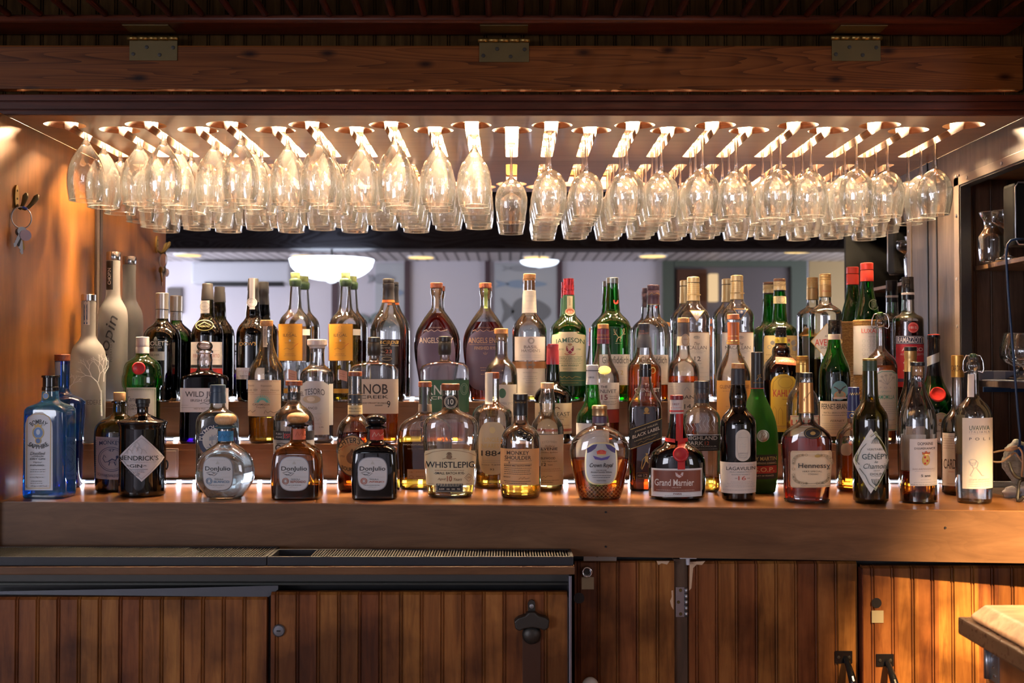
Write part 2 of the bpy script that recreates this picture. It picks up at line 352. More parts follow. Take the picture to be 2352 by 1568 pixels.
fish_poster(1136, 1280, 604, 850, 'pale poster of a blue fish above a dark round fish', [(1200, 616, 36, 7, (.40, .42, .45)), (1205, 652, 52, 9, (.32, .42, .56)), (1215, 715, 50, 32, (.24, .25, .26))])
t = empty('air_conditioner', mir(550, 655, YF + .1), 0, 'long white wall air conditioner unit with a dark louvre', 'air conditioner')
adopt(mbox('casing', 438, 666, 600, 652, YF + .22, .22, plain((.62, .64, .70), .4), .03), t); adopt(mbox('louvre', 470, 650, 647, 657, YF + .235, .1, M['black'], 0), t)
o = mbox('picture_frame', 384, 416, 660, 720, YF + .04, .03, plain((.12, .10, .09), .5)); tag(o, 'small dark picture frame at the far left of the mirror', 'picture')
# green framed doorway with a lit room
grn = plain((.10, .125, .095), .5)
for i, (a, b, c, d) in enumerate(((1523, 1549, 596, 1000), (1818, 1856, 596, 1000), (1549, 1818, 596, 612))):
    struct(mbox('trim_door_frame', a, b, c, d, YF + .08, .08, grn, 0))
struct(mbox('door_1', 1549, 1818, 612, 1000, YF + .02, .015, plain((.16, .14, .145), .4), 0))
o = mbox('dark_curtain', 1555, 1625, 618, 1000, YF + .06, .03, plain((.10, .035, .015), .6)); tag(o, 'dark red-brown curtain at the left of the green doorway', 'curtain')
a = mir(1630, 628, YF + .2); c = mir(1650, 692, YF + .2)
t = empty('wall_lamp', ((a.x + c.x) / 2, YF + .1, c.z), 0, 'tall glowing cream wall lamp in the green doorway', 'lamp')
adopt(bx('shade', a.x, c.x, YF + .08, YF + .2, c.z, a.z, emis((1, .68, .36), 1.0, 'lamp_shade'), .01), t); adopt(bx('bracket', a.x + .03, c.x - .03, YF + .02, YF + .08, c.z + .1, c.z + .16, M['brass'], 0), t)
struct(mbox('wall_panel', 1858, 2100, 596, 1000, YF + .01, .008, plain((.52, .38, .19), .7), 0))
# hanging bowl lamps
def bowl(px, py, hw, depth, strength, label, flat=.50):
    p = at(px, py, depth); Y = 2 * YM - depth; r = hw * depth / F
    t = empty('pendant_lamp', (p.x, Y, 2.5), 0, label, 'lamp', 'hanging bowl lamps')
    zb = p.z - 2.5
    prof = [(r * q, zb - r * flat + r * flat * (1 - sqrt(max(0, 1 - q ** 2.4)))) for q in (0.02, .2, .35, .5, .65, .78, .88, .95, 1.0)]
    o = MB().lathe(prof, n=40, cap1=False).build('glass_bowl', emis((.80, .88, 1.0), strength, 'bowl_glow'), t, smooth=True)
    MB().lathe([(.008, zb - .3 * r), (.008, 0)], n=8).build('rod', M['iron'], t); MB().lathe([(.06, -.02), (.06, 0)], n=20).build('ceiling_rose', M['iron'], t)
    MB().lathe([(.01, zb - r * (flat + .06)), (.035, zb - r * (flat + .03)), (.02, zb - r * (flat - .01))], n=16).build('finial', emis((.80, .88, 1.0), strength * .6, 'finial_glow'), t, smooth=True)
bowl(762, 596, 97, 7.4, 5.0, 'large white glowing bowl lamp, the nearer and bigger one')
bowl(1239, 599, 45, 11.5, 3.0, 'white glowing bowl lamp further back above the fish poster', .3)
for px, py, w, nm in ((432, 585, 29, 'above the small picture frame'), (700, 587, 29, 'just above the bright bowl lamp'), (967, 590, 29, 'between the two bowl lamps'), (1232, 590, 29, 'above the poster of the blue fish'), (1499, 587, 30, 'just left of the green doorway'), (1833, 576, 32, 'above the cream wall at the right')):
    d = 1.245 * F / (VPY - py); p = at(px, py, d); Y = 2 * YM - d; r = w * d / F
    t = empty('ceiling_downlight', (p.x, Y, 2.5), 0, 'round yellow recessed ceiling light ' + nm, 'ceiling light', 'recessed lights in the room ceiling')
    MB().lathe([(r, -.012), (r * 1.12, -.012), (r * 1.14, 0)], n=28).build('trim_ring', M['white'], t)
    MB().lathe([(.01, -.016), (r * 1.0, -.014), (r * 1.0, 0)], n=28).build('diffuser', emis((1, .66, .24), 2.2, 'downlight_glow'), t)
# black beam over the front bar
zb = mir(1176, 571, -1.5).z
t = struct(bx('trim_beam', -3.2, 2.35, -1.75, -1.5, zb, 2.5, wood('beam', (.012, .011, .014), (.022, .02, .026), (.045, .043, .055), (1, 8, 6), 3, rings=.5, rough=.45, bump=.6), .01))

# ---------------------------------------------------------------- alcove walls, mirror, light box
struct(bx('wall_left', XL - .02, XL, 2.34, YM + .02, .3, ZP - .0005, M['veneer'], .001))
o = struct(bx('trim_corner', XL, XL + .007, YM - .02, YM - .002, ZC, ZP, plain((.07, .045, .035), .6), .001))
mirror = tag(MB().box(XL, XR, YM, YM + .004, ZC - .02, ZP, 0).build('bar_mirror', M['mirror']), 'wide wall mirror behind the bottles reflecting the room', 'mirror')
jY = 2.742; zo = Z(425, jY)
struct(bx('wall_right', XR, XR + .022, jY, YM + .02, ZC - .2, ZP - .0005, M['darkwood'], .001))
struct(bx('wall_right_lintel', XR, XR + .022, 2.17, jY, zo, ZP - .0005, M['darkwood'], .001))
struct(bx('wall_niche_front', XR, 1.75, 2.15, 2.17, ZC - .15, 2.2, plain((.01, .01, .01), .7, 0, **{'Specular IOR Level': .1}), .001))
struct(bx('trim_right_seam', XR - .0025, XR, YM - .035, YM - .028, ZC, ZP, M['black'], 0))
o = MB(); zt2 = zo + .022
o.box(XR - .003, XR, jY, jY + .03, ZC, zt2 + .006, .001); o.box(XR - .003, XR, 2.17, jY + .03, zo, zt2, .001); struct(o.build('trim_right_opening', plain((.14, .105, .085), .4)))
o = MB()
for py in (404, 494, 749, 640): z = Z(py, jY + .012); o.lathe([(.004, 0), (.004, .0014), (.0015, .002)], (XR - .003, jY + .014, z), 12, 'x')
for v in range(len(o.v)): x, y, z = o.v[v]; o.v[v] = (2 * (XR - .003) - x, y, z)
for py, yy in ((330, 2.5), (388, 2.69)):
    z = zo + .011; o.lathe([(.004, 0), (.004, -.0016)], (XR - .003, yy, z), 12, 'x')
struct(o.build('trim_screws', M['steel']))
struct(bx('trim_jamb', XR, XR + .026, jY - .004, jY + .03, ZC - .2, zo, M['blackm'], 0))
struct(bx('trim_jamb_head', XR, XR + .026, 2.17, jY, zo - .004, zo + .02, M['blackm'], 0))
# glass rack panel with keyhole slots
front_px = [149, 335, 521, 710, 894, 1082, 1268, 1458, 1643, 1833, 2021, 2213]
second_px = [275, 455, 633, 814, 996, 1176, 1358, 1539, 1720, 1902, 2086]
YH1 = on_z(1176, 287, ZP).y + .003; YH2 = on_z(1176, 299, ZP).y + .002; YE = 2.872
slots = [(X(px, YH1, 287), YH1, 0) for px in front_px] + [(X(px, YH2, 299), YH2, 1) for px in second_px]
TH = .021
def panel():
    cu = bpy.data.curves.new('panel', 'CURVE'); cu.dimensions = '2D'; cu.fill_mode = 'BOTH'; cu.extrude = TH / 2
    def sp(pts):
        s = cu.splines.new('POLY'); s.points.add(len(pts) - 1)
        for i, (x, y) in enumerate(pts): s.points[i].co = (x, y, 0, 1)
        s.use_cyclic_u = True
    sp([(XL, YP), (XR, YP), (XR, YM + .02), (XL, YM + .02)])
    for x, y, k in slots:
        R, w = .0465, .0158; a0 = math.asin(w / R); pts = []
        for i in range(33):
            a = pi / 2 - a0 - (2 * pi - 2 * a0) * i / 32
            pts.append((x + R * cos(a), y + R * sin(a) * .86))
        for i in range(9): a = pi - pi * i / 8; pts.append((x + w * cos(a), YE - w * .6 + w * sin(a) * .6))
        sp(pts)
    ob = bpy.data.objects.new('tmp', cu); COL.objects.link(ob); ob.location = (0, 0, ZP + TH / 2)
    bpy.context.view_layer.update(); dg = bpy.context.evaluated_depsgraph_get()
    me = bpy.data.meshes.new_from_object(ob.evaluated_get(dg)); bpy.data.objects.remove(ob)
    me.transform(Matrix.Translation((0, 0, ZP + TH / 2)))
    me.materials.clear(); me.materials.append(M['ply']); me.materials.append(M['ply_edge'])
    for p in me.polygons: p.material_index = 1 if abs(p.normal.z) < .5 and not (p.center.y < YP + .01) else 0
    o = bpy.data.objects.new('glass_rack_panel', me); COL.objects.link(o)
    return tag(o, 'wooden ceiling panel with keyhole slots holding the upside-down glasses', 'glass rack')
panel()
BXT = 1.955
struct(bx('ceiling_light_box', XL - .02, XR + .04, YP + .03, YM + .02, BXT, BXT + .02, M['box_dark'], 0))
struct(bx('wall_light_box', XL - .02, XR + .04, YM - .004, YM + .02, ZP + TH, BXT, M['box'], 0))
for x in (XL, XR - .01): struct(bx('wall_light_box_side', x, x + .01, YP + .034, YM - .004, ZP + TH, BXT, M['box'], 0))
# beadboard above the rack; its grooves are open at the foot, so light leaks out of the box there
def beadboard(x0, x1, z0, z1, Y, phase, mat, th=.012, notch=0.0, name='beadboard', pitch=PITCH, topb=.003):
    cols = [(x0, 0, 0)]; k = math.ceil((x0 + .006 - phase) / pitch)
    while phase + k * pitch < x1 - .006:
        g = phase + k * pitch
        cols += [(g + dx, dd, nn) for dx, dd, nn in ((-.0046, 0, 0), (-.0034, .0035, 1), (-.0018, .0035, 1), (-.0010, .0008, 0), (0, .0002, 0), (.0010, .0008, 0), (.0018, .0035, 1), (.0034, .0035, 1), (.0046, 0, 0))]
        k += 1
    cols.append((x1, 0, 0)); n = len(cols); vs = []; fs = []
    for z, inset in ((None, 0), (z1 - topb, 0), (z1, topb)):
        for x, d, nn in cols: vs.append((x, Y + d + inset, (z0 + notch * nn) if z is None else z))
    for x, d, nn in cols: vs.append((x, Y + th, z0 + notch * nn))
    for x, d, nn in cols: vs.append((x, Y + th, z1))
    for r, s in ((0, 1), (1, 2), (2, 4), (4, 3), (3, 0)):
        for i in range(n - 1): fs.append((r * n + i, r * n + i + 1, s * n + i + 1, s * n + i))
    for i in (0, n - 1): fs.append((0 * n + i, 1 * n + i, 2 * n + i, 4 * n + i, 3 * n + i))
    mb = MB(); mb.add(vs, fs); return mb.build(name, mat)
ZM1 = Z(218, YP)
gph = X(180 / 2.94, 2.43, 90)
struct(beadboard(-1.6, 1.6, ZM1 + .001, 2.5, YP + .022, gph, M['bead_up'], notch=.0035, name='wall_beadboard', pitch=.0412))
# reeded moulding on the rack's front edge
mb = MB(); zz = [Z(y, YP) for y in (218, 233, 234.5, 252.5, 254, 265.6)]
for i in (0, 2, 4): mb.box(-1.6, 1.6, YP - .006, YP + .022, zz[i + 1], zz[i], .0022)
mb.box(-1.6, 1.6, YP - .001, YP + .021, zz[5] + .001, zz[0] - .001, 0)
struct(mb.build('trim_moulding', M['redwood']))
# pine plank and the hinged shelf above it
YK = YP - .004
zk0, zk1 = Z(205, YK), Z(104, YK)
plank = bx('pine_plank', X(-60, YK), X(2351, YK, 150), YK, YK + .026, zk0, zk1, M['pine'], .004); tag(plank, 'long knotty pine plank running across above the glass rack', 'plank')
zs = Z(80, YK + .016); ys1 = on_z(1176, 53, zs).y
shelf = empty('folding_shelf', (0, YK, zs), 0, 'dark red wooden hatch with overhead spindles hinged above the pine plank', 'shelf')
adopt(bx('board', -1.35, X(2350, ys1, 50), ys1, YK + .016, zs, zs + .018, M['redwood'], .002), shelf)
mb = MB(); ze = Z(45, ys1); r = .0085; mb.tube([(-1.35, ys1 - .002, ze), (X(2347, ys1, 45), ys1 - .002, ze)], r, 16); adopt(mb.build('rail', M['redwood'], smooth=True), shelf)
zr = ze + .012
xs = [X(px, ys1, 40) for px in (-50, 23, 95, 168, 245, 320, 392, 465, 538, 611, 683, 758)] + [X(800 + q / 2.94, ys1, 40) for q in (85, 300, 515, 735, 950, 1160, 1370, 1585, 1800, 2010, 2225)] + [X(1552 + q / 2.94, ys1, 35) for q in (20, 235, 450, 665, 880, 1095, 1310, 1530, 1740, 1960, 2175)]
for x in xs:
    adopt(MB().tube([(x, ys1 - .008, zr - .003), (x + random.uniform(-.004, .004), ys1 - .9, zr + .006)], .0072, 10).build('spindle', M['redwood'], smooth=True), shelf)
adopt(bx('front_rail', -1.35, 1.35, ys1 - .93, ys1 - .89, zr - .01, zr + .03, M['redwood'], .003), shelf)
# brass hinges
for px0, px1, py0, py1, w in ((298, 408, 91, 140, 'left-hand'), (1101, 1215, 95, 143, 'middle'), (1910, 2022, 89, 140, 'right-hand')):
    x0, x1 = X(px0, YK, 115), X(px1, YK, 115); z0, z1 = Z(py1, YK), Z(py0, YK)
    t = empty('brass_hinge', ((x0 + x1) / 2, YK, z0), 0, w + ' tarnished brass hinge screwed onto the pine plank', 'hinge', 'hinges on the pine plank')
    adopt(bx('lower_leaf', x0, x1, YK - .0025, YK, z0, z1, M['oldbrass'], .0008), t)
    adopt(bx('upper_leaf', x0 + .003, x1 - .003, ys1 + .01, YK - .004, zs - .0024, zs, M['oldbrass'], .0008), t)
    mb = MB()
    for k in range(5):
        a = x0 - .003 + (x1 - x0 + .006) * k / 5; b = a + (x1 - x0 + .006) / 5 - .0008; mb.tube([(a, YK - .005, z1 + .001), (b, YK - .005, z1 + .001)], .0052, 12)
    adopt(mb.build('knuckle', M['brass'], smooth=True), t)
    for q, s in ((.08, .30), (.36, .62), (.63, .26), (.91, .60)):
        adopt(MB().lathe([(.0042, 0), (.004, -.0014), (.001, -.0016)], (x0 + (x1 - x0) * q, YK - .0025, z0 + (z1 - z0) * s), 12, 'y').build('screw', M['iron']), t)

# ---------------------------------------------------------------- back bar counter, risers, light strips
def strip(name, pts, z0, z1, y1, mat):     # solid whose front follows pts (x, y)
    n = len(pts); vs = [(x, y, z0) for x, y in pts] + [(x, y, z1) for x, y in pts] + [(pts[0][0], y1, z0), (pts[-1][0], y1, z0), (pts[0][0], y1, z1), (pts[-1][0], y1, z1)]
    fs = [(i, i + 1, n + i + 1, n + i) for i in range(n - 1)]
    fs.append(tuple(range(n, 2 * n)) + (2 * n + 3, 2 * n + 2)); fs.append(tuple(range(n))[::-1] + (2 * n, 2 * n + 1))
    fs += [(0, n, 2 * n + 2, 2 * n), (n - 1, 2 * n + 1, 2 * n + 3, 2 * n - 1), (2 * n, 2 * n + 2, 2 * n + 3, 2 * n + 1)]
    mb = MB(); mb.add(vs, fs); return mb.build(name, mat)
ep = [(p.x, p.y) for p in edge]
xe = on_z(2287.6, 1139, ZC).x
pe = [q for q in ep if q[0] < xe - .05] + [(xe + .02, ep[-2][1] + .003)]
counter = empty('back_bar_counter', (0, 2.3, ZC - .105), 0, 'orange-brown wooden back bar counter with a deep front board', 'counter')
adopt(strip('countertop', [(x, y + .001) for x, y in pe], ZC - .02, ZC, YM, M['counter']), counter)
adopt(strip('front_board', [(x, y - .003) for x, y in ep], ZC - .1055, ZC - .0015, 2.42, M['fascia']), counter)
mb = MB().box(-1.5, 1.5, 2.42, YM, ZC - .1, ZC - .021, 0); adopt(mb.build('carcass', M['darkwood']), counter)
for px, py in ((1393, 1178), (1393, 1258), (2170, 1211)):
    yy = 2.27 if px < 1500 else 2.225; p = at(px, py, yy)
    p2 = [e for e in ep]; 
    for i in range(len(ep) - 1):
        if ep[i][0] <= p.x <= ep[i + 1][0]: u = (p.x - ep[i][0]) / (ep[i + 1][0] - ep[i][0]); yy = ep[i][1] * (1 - u) + ep[i + 1][1] * u
    adopt(MB().lathe([(.0028, 0), (.002, -.0045)], (p.x, yy - .001, p.z), 10, 'y').build('screw_hole', M['black']), counter)
t = empty('lower_bottle_step', (0, 2.72, ZC), 0, 'lower wooden step carrying the middle row of bottles', 'shelf')
mb = MB().box(XL, XR - .03, 2.72, 2.825, T1 - .016, T1, .0015).box(XL, XR - .03, 2.722, 2.734, ZC, T1 - .016, 0); adopt(mb.build('step', M['step']), t)
t2 = empty('upper_bottle_step', (0, 2.825, ZC), 0, 'upper wooden step against the mirror carrying the back row of bottles', 'shelf')
mb = MB().box(XL, XR - .03, 2.825, YM - .001, T2 - .016, T2, .0015).box(XL, XR - .03, 2.827, 2.839, ZC, T2 - .016, 0); adopt(mb.build('step', M['step']), t2)
def led_mat():
    m, nt = new('led_strip'); L = nt.links; tc = nt.nodes.new('ShaderNodeTexCoord'); sx = nt.nodes.new('ShaderNodeSeparateXYZ'); L.new(tc.outputs['Object'], sx.inputs[0])
    f = math_(nt, 'ABSOLUTE', math_(nt, 'SUBTRACT', math_(nt, 'FRACT', math_(nt, 'DIVIDE', sx.outputs[0], .040)), .5))
    s = math_(nt, 'ADD', math_(nt, 'MULTIPLY', math_(nt, 'LESS_THAN', f, .13), 75.0), 1.6)
    e = nt.nodes.new('ShaderNodeEmission'); e.inputs[0].default_value = (.74, .82, 1.0, 1); L.new(s, e.inputs[1]); out(nt, e.outputs[0]); return m
LED = led_mat()
for nm, y, z, w in (('on the counter at the foot of the lower step', 2.706, ZC, 'led'), ('on the lower step behind the middle row', 2.811, T1, 'led'), ('on the upper step along the foot of the mirror', YM - .014, T2, 'led')):
    t = empty('led_light_strip', (0, y, z), 0, 'cool white light strip lying ' + nm, 'light strip', 'light strips along the bottle steps')
    MB().box(XL + .01, XR - .03, .004, .012, 0, .011, .0008).build('channel', M['steel'], t)
    MB().box(XL + .01, XR - .03, .0, .004, .003, .008, 0).build('light_tape', LED, t)
# grey socket plate on the lower step's face
p = at(395, 1063, 2.72); t = empty('socket_plate', p, 0, 'small grey square plate on the lower step right of the black gin bottle', 'plate')
MB().box(-.017, .017, -.004, .0, -.037, .037, .002).build('plate', plain((.30, .25, .24), .35), t); MB().box(-.012, .012, -.006, -.004, -.031, .031, .002).build('rocker', plain((.36, .31, .30), .3), t)

# ---------------------------------------------------------------- left: bar mats on a ledge, bottle cooler with beadboard doors
ZL = Z(1260, 2.285); ymat = on_z(1000, 1278, ZL).y; xm = X(1317, ymat, 1285); zlb = Z(1319.5, ymat - .012)
ledge = tag(bx('service_ledge', -1.35, xm + .002, ymat - .012, 2.45, zlb, min(Z(1294, ymat - .012), ZC - .1065), M['fascia'], .002), 'narrow light brown wooden ledge under the black bar mats', 'ledge')
zb0 = min(Z(1294, ymat - .012), ZC - .1065)
def mat_(x0, x1, y0, y1, name, label, p, gap=None):
    t = empty(name, ((x0 + x1) / 2, y0, zb0), 0, label, 'bar mat', 'bar mats on the ledge')
    mb = MB(); zt = ZL; b = .006
    mb.box(x0, x1, y0, y0 + b, zb0, zt, .001).box(x0, x1, y1 - b, y1, zb0, zt, .001).box(x0, x0 + b, y0 + b, y1 - b, zb0, zt, 0).box(x1 - b, x1, y0 + b, y1 - b, zb0, zt, 0).box(x0 + b, x1 - b, y0 + b, y1 - b, zb0, zb0 + .003, 0)
    adopt(mb.build('tray', plain((.014, .015, .022), .5)), t)
    mb = MB(); x = x0 + b + p
    while x < x1 - b - .001:
        if not gap or not (gap[0] < x < gap[1]): mb.add([(x, y0 + b, zt - .001), (x + p * .45, y0 + b, zt - .001), (x + p * .45, y1 - b, zt - .001), (x, y1 - b, zt - .001), (x, y0 + b, zb0 + .003), (x + p * .45, y0 + b, zb0 + .003), (x + p * .45, y1 - b, zb0 + .003), (x, y1 - b, zb0 + .003)], [(0, 1, 2, 3), (0, 4, 5, 1), (1, 5, 6, 2), (3, 2, 6, 7), (0, 3, 7, 4)])
        x += p
    adopt(mb.build('ribs', plain((.013, .013, .016), .6)), t)
mat_(X(614, ymat, 1285), xm, ymat, 2.285, 'bar_mat', 'black ribbed rubber bar mat at the right end of the ledge', .0056, (X(622, ymat, 1285), X(705, ymat, 1285)))
mat_(-1.30, X(612, ymat, 1285), ymat, 2.318, 'bar_mat', 'black ribbed rubber bar mat at the left end of the ledge', .0056)
YD = 2.215
cooler = empty('bottle_cooler', (-.4, YD, .2), 0, 'low bottle cooler under the ledge with worn brown plank doors', 'cabinet')
xr = X(1313, YD, 1400)
mb = MB().box(-1.4, xr, YD + .025, 2.45, .2, Z(1368, YD + .03), .002); adopt(mb.build('body', M['steel']), cooler)
adopt(bx('top_rail', -1.4, xr - .003, YD + .03, YD + .05, Z(1336, YD + .03), zlb - .003, plain((.07, .065, .06), .5, .4), .001), cooler)
adopt(MB().extrude([(at(x, y, YD + .012).x, at(x, y, YD + .012).z) for x, y in ((-60, 1357), (0, 1356), (400, 1349), (640, 1343), (640, 1352), (618, 1369), (0, 1363), (-60, 1363))], YD + .006, YD + .012).build('sloped_lid', plain((.10, .11, .13), .35, .5)), cooler)
adopt(bx('dark_gap', -1.4, xr - .003, YD + .06, YD + .08, Z(1375, YD), Z(1336, YD), M['black'], 0), cooler)
adopt(bx('lip', -1.4, xr - .003, YD + .014, YD + .028, Z(1347, YD), Z(1341, YD), plain((.045, .05, .045), .4, .5), .001), cooler)
adopt(bx('corner_strip', X(1307, YD - .01, 1400), X(1313, YD - .01, 1400), YD - .012, YD + .05, .2, Z(1322, YD - .01), plain((.32, .32, .40), .3, .8), .001), cooler)
def door(parent, px0, px1, ytop, Y, phase_px, mat, lab=None):
    ph = X(phase_px, Y, 1450); d = beadboard(X(px0, Y, 1450), X(px1, Y, 1450), .35, Z(ytop, Y), Y, ph, mat, th=.02, name='door', topb=.005)
    if lab: d['label'] = lab
    return adopt(d, parent)
MLa = M['bead_low']; MLa.node_tree.nodes  # plank tones
def planked(phase, dark=.0, base=None):
    a = base or ((.12, .038, .009), (.25, .090, .022), (.35, .14, .038))
    return wood('door_planks', *a, (11, 11, 1.0), 5, rough=.45, plank=(PITCH, phase), dirt=.8, bump=.25, spec=.3)
dA = door(cooler, -70, 612, 1371, YD, 254 / 2.94, planked(X(254 / 2.94, YD)), 'left plank door')
dB = door(cooler, 622, 1303, 1360, YD - .004, 1870 / 2.94, planked(X(1870 / 2.94, YD)), 'right plank door')
adopt(bx('shadow_gap', X(612, YD), X(623, YD), YD + .018, YD + .025, .3, Z(1360, YD), M['black'], 0), cooler)
p = at(641, 1447, YD - .004); 
lk = MB().lathe([(.0125, 0), (.0125, -.004), (.0105, -.006), (.010, -.005), (.001, -.0055)], (0, 0, 0), 28, 'y').build('lock', plain((.22, .23, .26), .35, .8)); lk.location = p; adopt(lk, cooler); lk.matrix_parent_inverse = Matrix.Translation(-Vector(cooler.location))
kh = MB().box(-.004, .004, -.0062, -.005, -.0013, .0013, 0).build('keyhole', M['black'], lk)
# wall mounted bottle opener
p = at(1221, 1400, YD - .006); op = empty('bottle_opener', p, 0, 'old cast iron wall bottle opener screwed to the cooler door', 'bottle opener')
k = YD / F
mb = MB(); mb.extrude([((x - 1221) * k, (1400 - y) * k) for x, y in ((1213, 1402), (1212, 1385), (1215, 1379), (1221, 1376), (1227, 1379), (1229, 1385), (1229, 1402))], -.006, .002)
mb.build('mounting_tab', M['iron'], op)
mb = MB(); mb.extrude([((x - 1221) * k, (1400 - y) * k) for x, y in ((1181, 1421), (1190, 1413), (1206, 1408), (1214, 1400), (1228, 1400), (1236, 1408), (1252, 1412), (1261, 1419), (1259, 1436), (1250, 1442), (1240, 1438), (1222, 1435), (1204, 1438), (1193, 1443), (1184, 1438))], -.022, .002)
o = mb.build('hood', M['iron'], op); bv = o.modifiers.new('bevel', 'BEVEL'); bv.width = .003; bv.segments = 3
mb = MB().lathe([(.019, -.0), (.019, -.006), (.015, -.012), (.004, -.014)], (0, 0, (1400 - 1455) * k), 24, 'y'); mb.build('cap_rest', M['iron'], op, smooth=True)
MB().lathe([(.0048, -.006), (.0045, -.009), (.001, -.0095)], (0, 0, (1400 - 1390) * k), 16, 'y').build('screw', M['steel'], op)
# dark drip stain is part of the door surface: a thin worn board behind the opener
st = MB().box(-.018, .018, -.0006, .004, -.16, -.05, .0005).build('drip_board', plain((.055, .022, .012), .35), op)

# ---------------------------------------------------------------- right: cabinet with fixed panel and two doors
YR = 2.305
cab = empty('back_bar_cabinet', (.7, YR, .3), 0, 'plank fronted cabinet under the right part of the counter', 'cabinet')
adopt(bx('carcass', X(1318, YR + .03, 1400), 1.5, YR + .03, 2.45, .3, ZC - .106, M['black'], 0), cab)
fp = beadboard(X(1320, YR, 1450), X(1549, YR, 1450), .35, Z(1289, YR), YR, X(1552.5 - 552, YR) if False else X(800 + 1685 / 2.94, YR), planked(X(800 + 1685 / 2.94, YR)), th=.02, name='fixed_panel'); adopt(fp, cab)
adopt(bx('stile', X(1549, YR, 1450), X(1581, YR, 1450), YR + .008, YR + .03, .3, Z(1285, YR), wood('stile', (.05, .03, .018), (.09, .05, .03), (.13, .08, .045), (9, 9, 1), 5, rough=.6), .001), cab)
dC = door(cab, 1583, 1969, 1289.5, YR - .003, 1552 + 280 / 2.94, planked(X(1552 + 280 / 2.94, YR)), 'left-hand plank door')
warm = ((.12, .038, .009), (.27, .100, .022), (.38, .155, .038))  # right door's planks coloured lighter for the warm lamp light falling there
dD = door(cab, 1983, 2420, 1300, YR - .025, 1552 + 1465 / 2.94, planked(X(1552 + 1465 / 2.94, YR), base=warm), 'right-hand plank door')
adopt(bx('door_edge', X(1979, YR - .02, 1450), X(1984, YR - .02, 1450), YR - .024, YR + .02, .35, Z(1301, YR), M['redwood'], .001), cab)
def handle(px, py, Y, door_o):
    p = at(px, py, Y); k = Y / F; h = empty('handle', p); 
    mb = MB().box(-20 * k, 20 * k, -.003, 0, -14 * k, 14 * k, .001); pts = []
    for i in range(15):
        u = i / 14; pts.append((.004 + .012 * u, -.004 - .034 * sin(pi * min(1, u * 1.05)), -.002 - .11 * u))
    mb.tube(pts, [.0055 + .003 * sin(pi * i / 14) for i in range(15)], 14)
    bpy.data.objects.remove(h)
    o = mb.build('handle', M['gloss_black'], smooth=False, auto=False); o.location = p; adopt(o, door_o)
    for s in (-1, 1):
        MB().lathe([(.0035, -.003), (.003, -.0048), (.001, -.005)], (s * 12 * k, 0, 0), 10, 'y').build('screw', M['iron'], o)
for (px, py, Y, dd) in ((1937, 1508, YR - .003, dC), (2032, 1515, YR - .025, dD)): handle(px, py, Y, dd)
def disc(name, px, py, Y, r, mat, parent, prof=None, smooth=False):
    o = MB().lathe(prof or [(r, .0), (r, -.001)], (0, 0, 0), 24, 'y').build(name, mat, smooth=smooth); o.location = at(px, py, Y); return adopt(o, parent)
disc('lock', 1348, 1312, YR, .012, M['chrome'], cab, [(.0125, 0), (.0125, -.006), (.0105, -.010), (.0085, -.010), (.0075, -.006), (.001, -.005)], True)
disc('keyhole', 1348, 1313, YR - .005, .006, M['black'], cab)
disc('hole', 1330, 1373, YR, .0115, M['black'], cab); disc('hole', 2013, 1384, YR - .025, .0105, M['black'], cab)
o = adopt(MB().box(*sum([[X(a, YR, 1340), X(b, YR, 1340)] for a, b in ((1336, 1364),)], []), YR - .0008, YR, Z(1353, YR), Z(1325, YR), 0).build('worn_sticker', plain((.30, .24, .15), .6)), cab)
o = adopt(bx('worn_sticker', X(2002, YR - .025, 1415), X(2029, YR - .025, 1415), YR - .0262, YR - .025, Z(1430, YR - .025), Z(1402, YR - .025), plain((.34, .28, .17), .6), 0), cab)
disc('door_knob', 1354, 1566, YR, .017, M['white'], cab, [(.007, 0), (.007, -.012), (.0165, -.018), (.0175, -.026), (.013, -.034), (.001, -.036)], True)
h = empty('hinge', at(1566, 1382, YR)); bpy.data.objects.remove(h)
k = YR / F; hg = MB().box(-14 * k, 6 * k, -.002, 0, -34 * k, 34 * k, .0006).build('hinge', plain((.36, .33, .36), .35, .8)); hg.location = at(1566, 1382, YR + .007); adopt(hg, cab)
mb = MB()
for a in range(5): mb.tube([(10 * k, -.004, (-33 + a * 13.4) * k), (10 * k, -.004, (-33 + a * 13.4 + 12.4) * k)], 4.0 * k, 10)
mb.build('knuckle', M['steel'], hg, smooth=True)
for q in (-27, 0, 27): MB().lathe([(.0036, -.002), (.003, -.003)], (-5 * k + (2 * k if q else -3 * k), 0, q * k), 12, 'y').build('screw', M['oldbrass'], hg)
paint = plain((.62, .43, .28), .6)
def blob(pts, Y, name='paint_chip', mat=paint):
    o = MB().extrude([(at(x, y, Y).x, at(x, y, Y).z) for x, y in pts], Y - .0006, Y + .001).build(name, mat); adopt(o, cab)
blob([(1584, 1290), (1620, 1288), (1612, 1297), (1600, 1296), (1592, 1304), (1588, 1350), (1583, 1356)], YR - .003); blob([(1508, 1288), (1538, 1288), (1532, 1296), (1520, 1293), (1512, 1297)], YR)
blob([(1542, 1356), (1546, 1355), (1547, 1400), (1542, 1392), (1539, 1380), (1543, 1370)], YR)
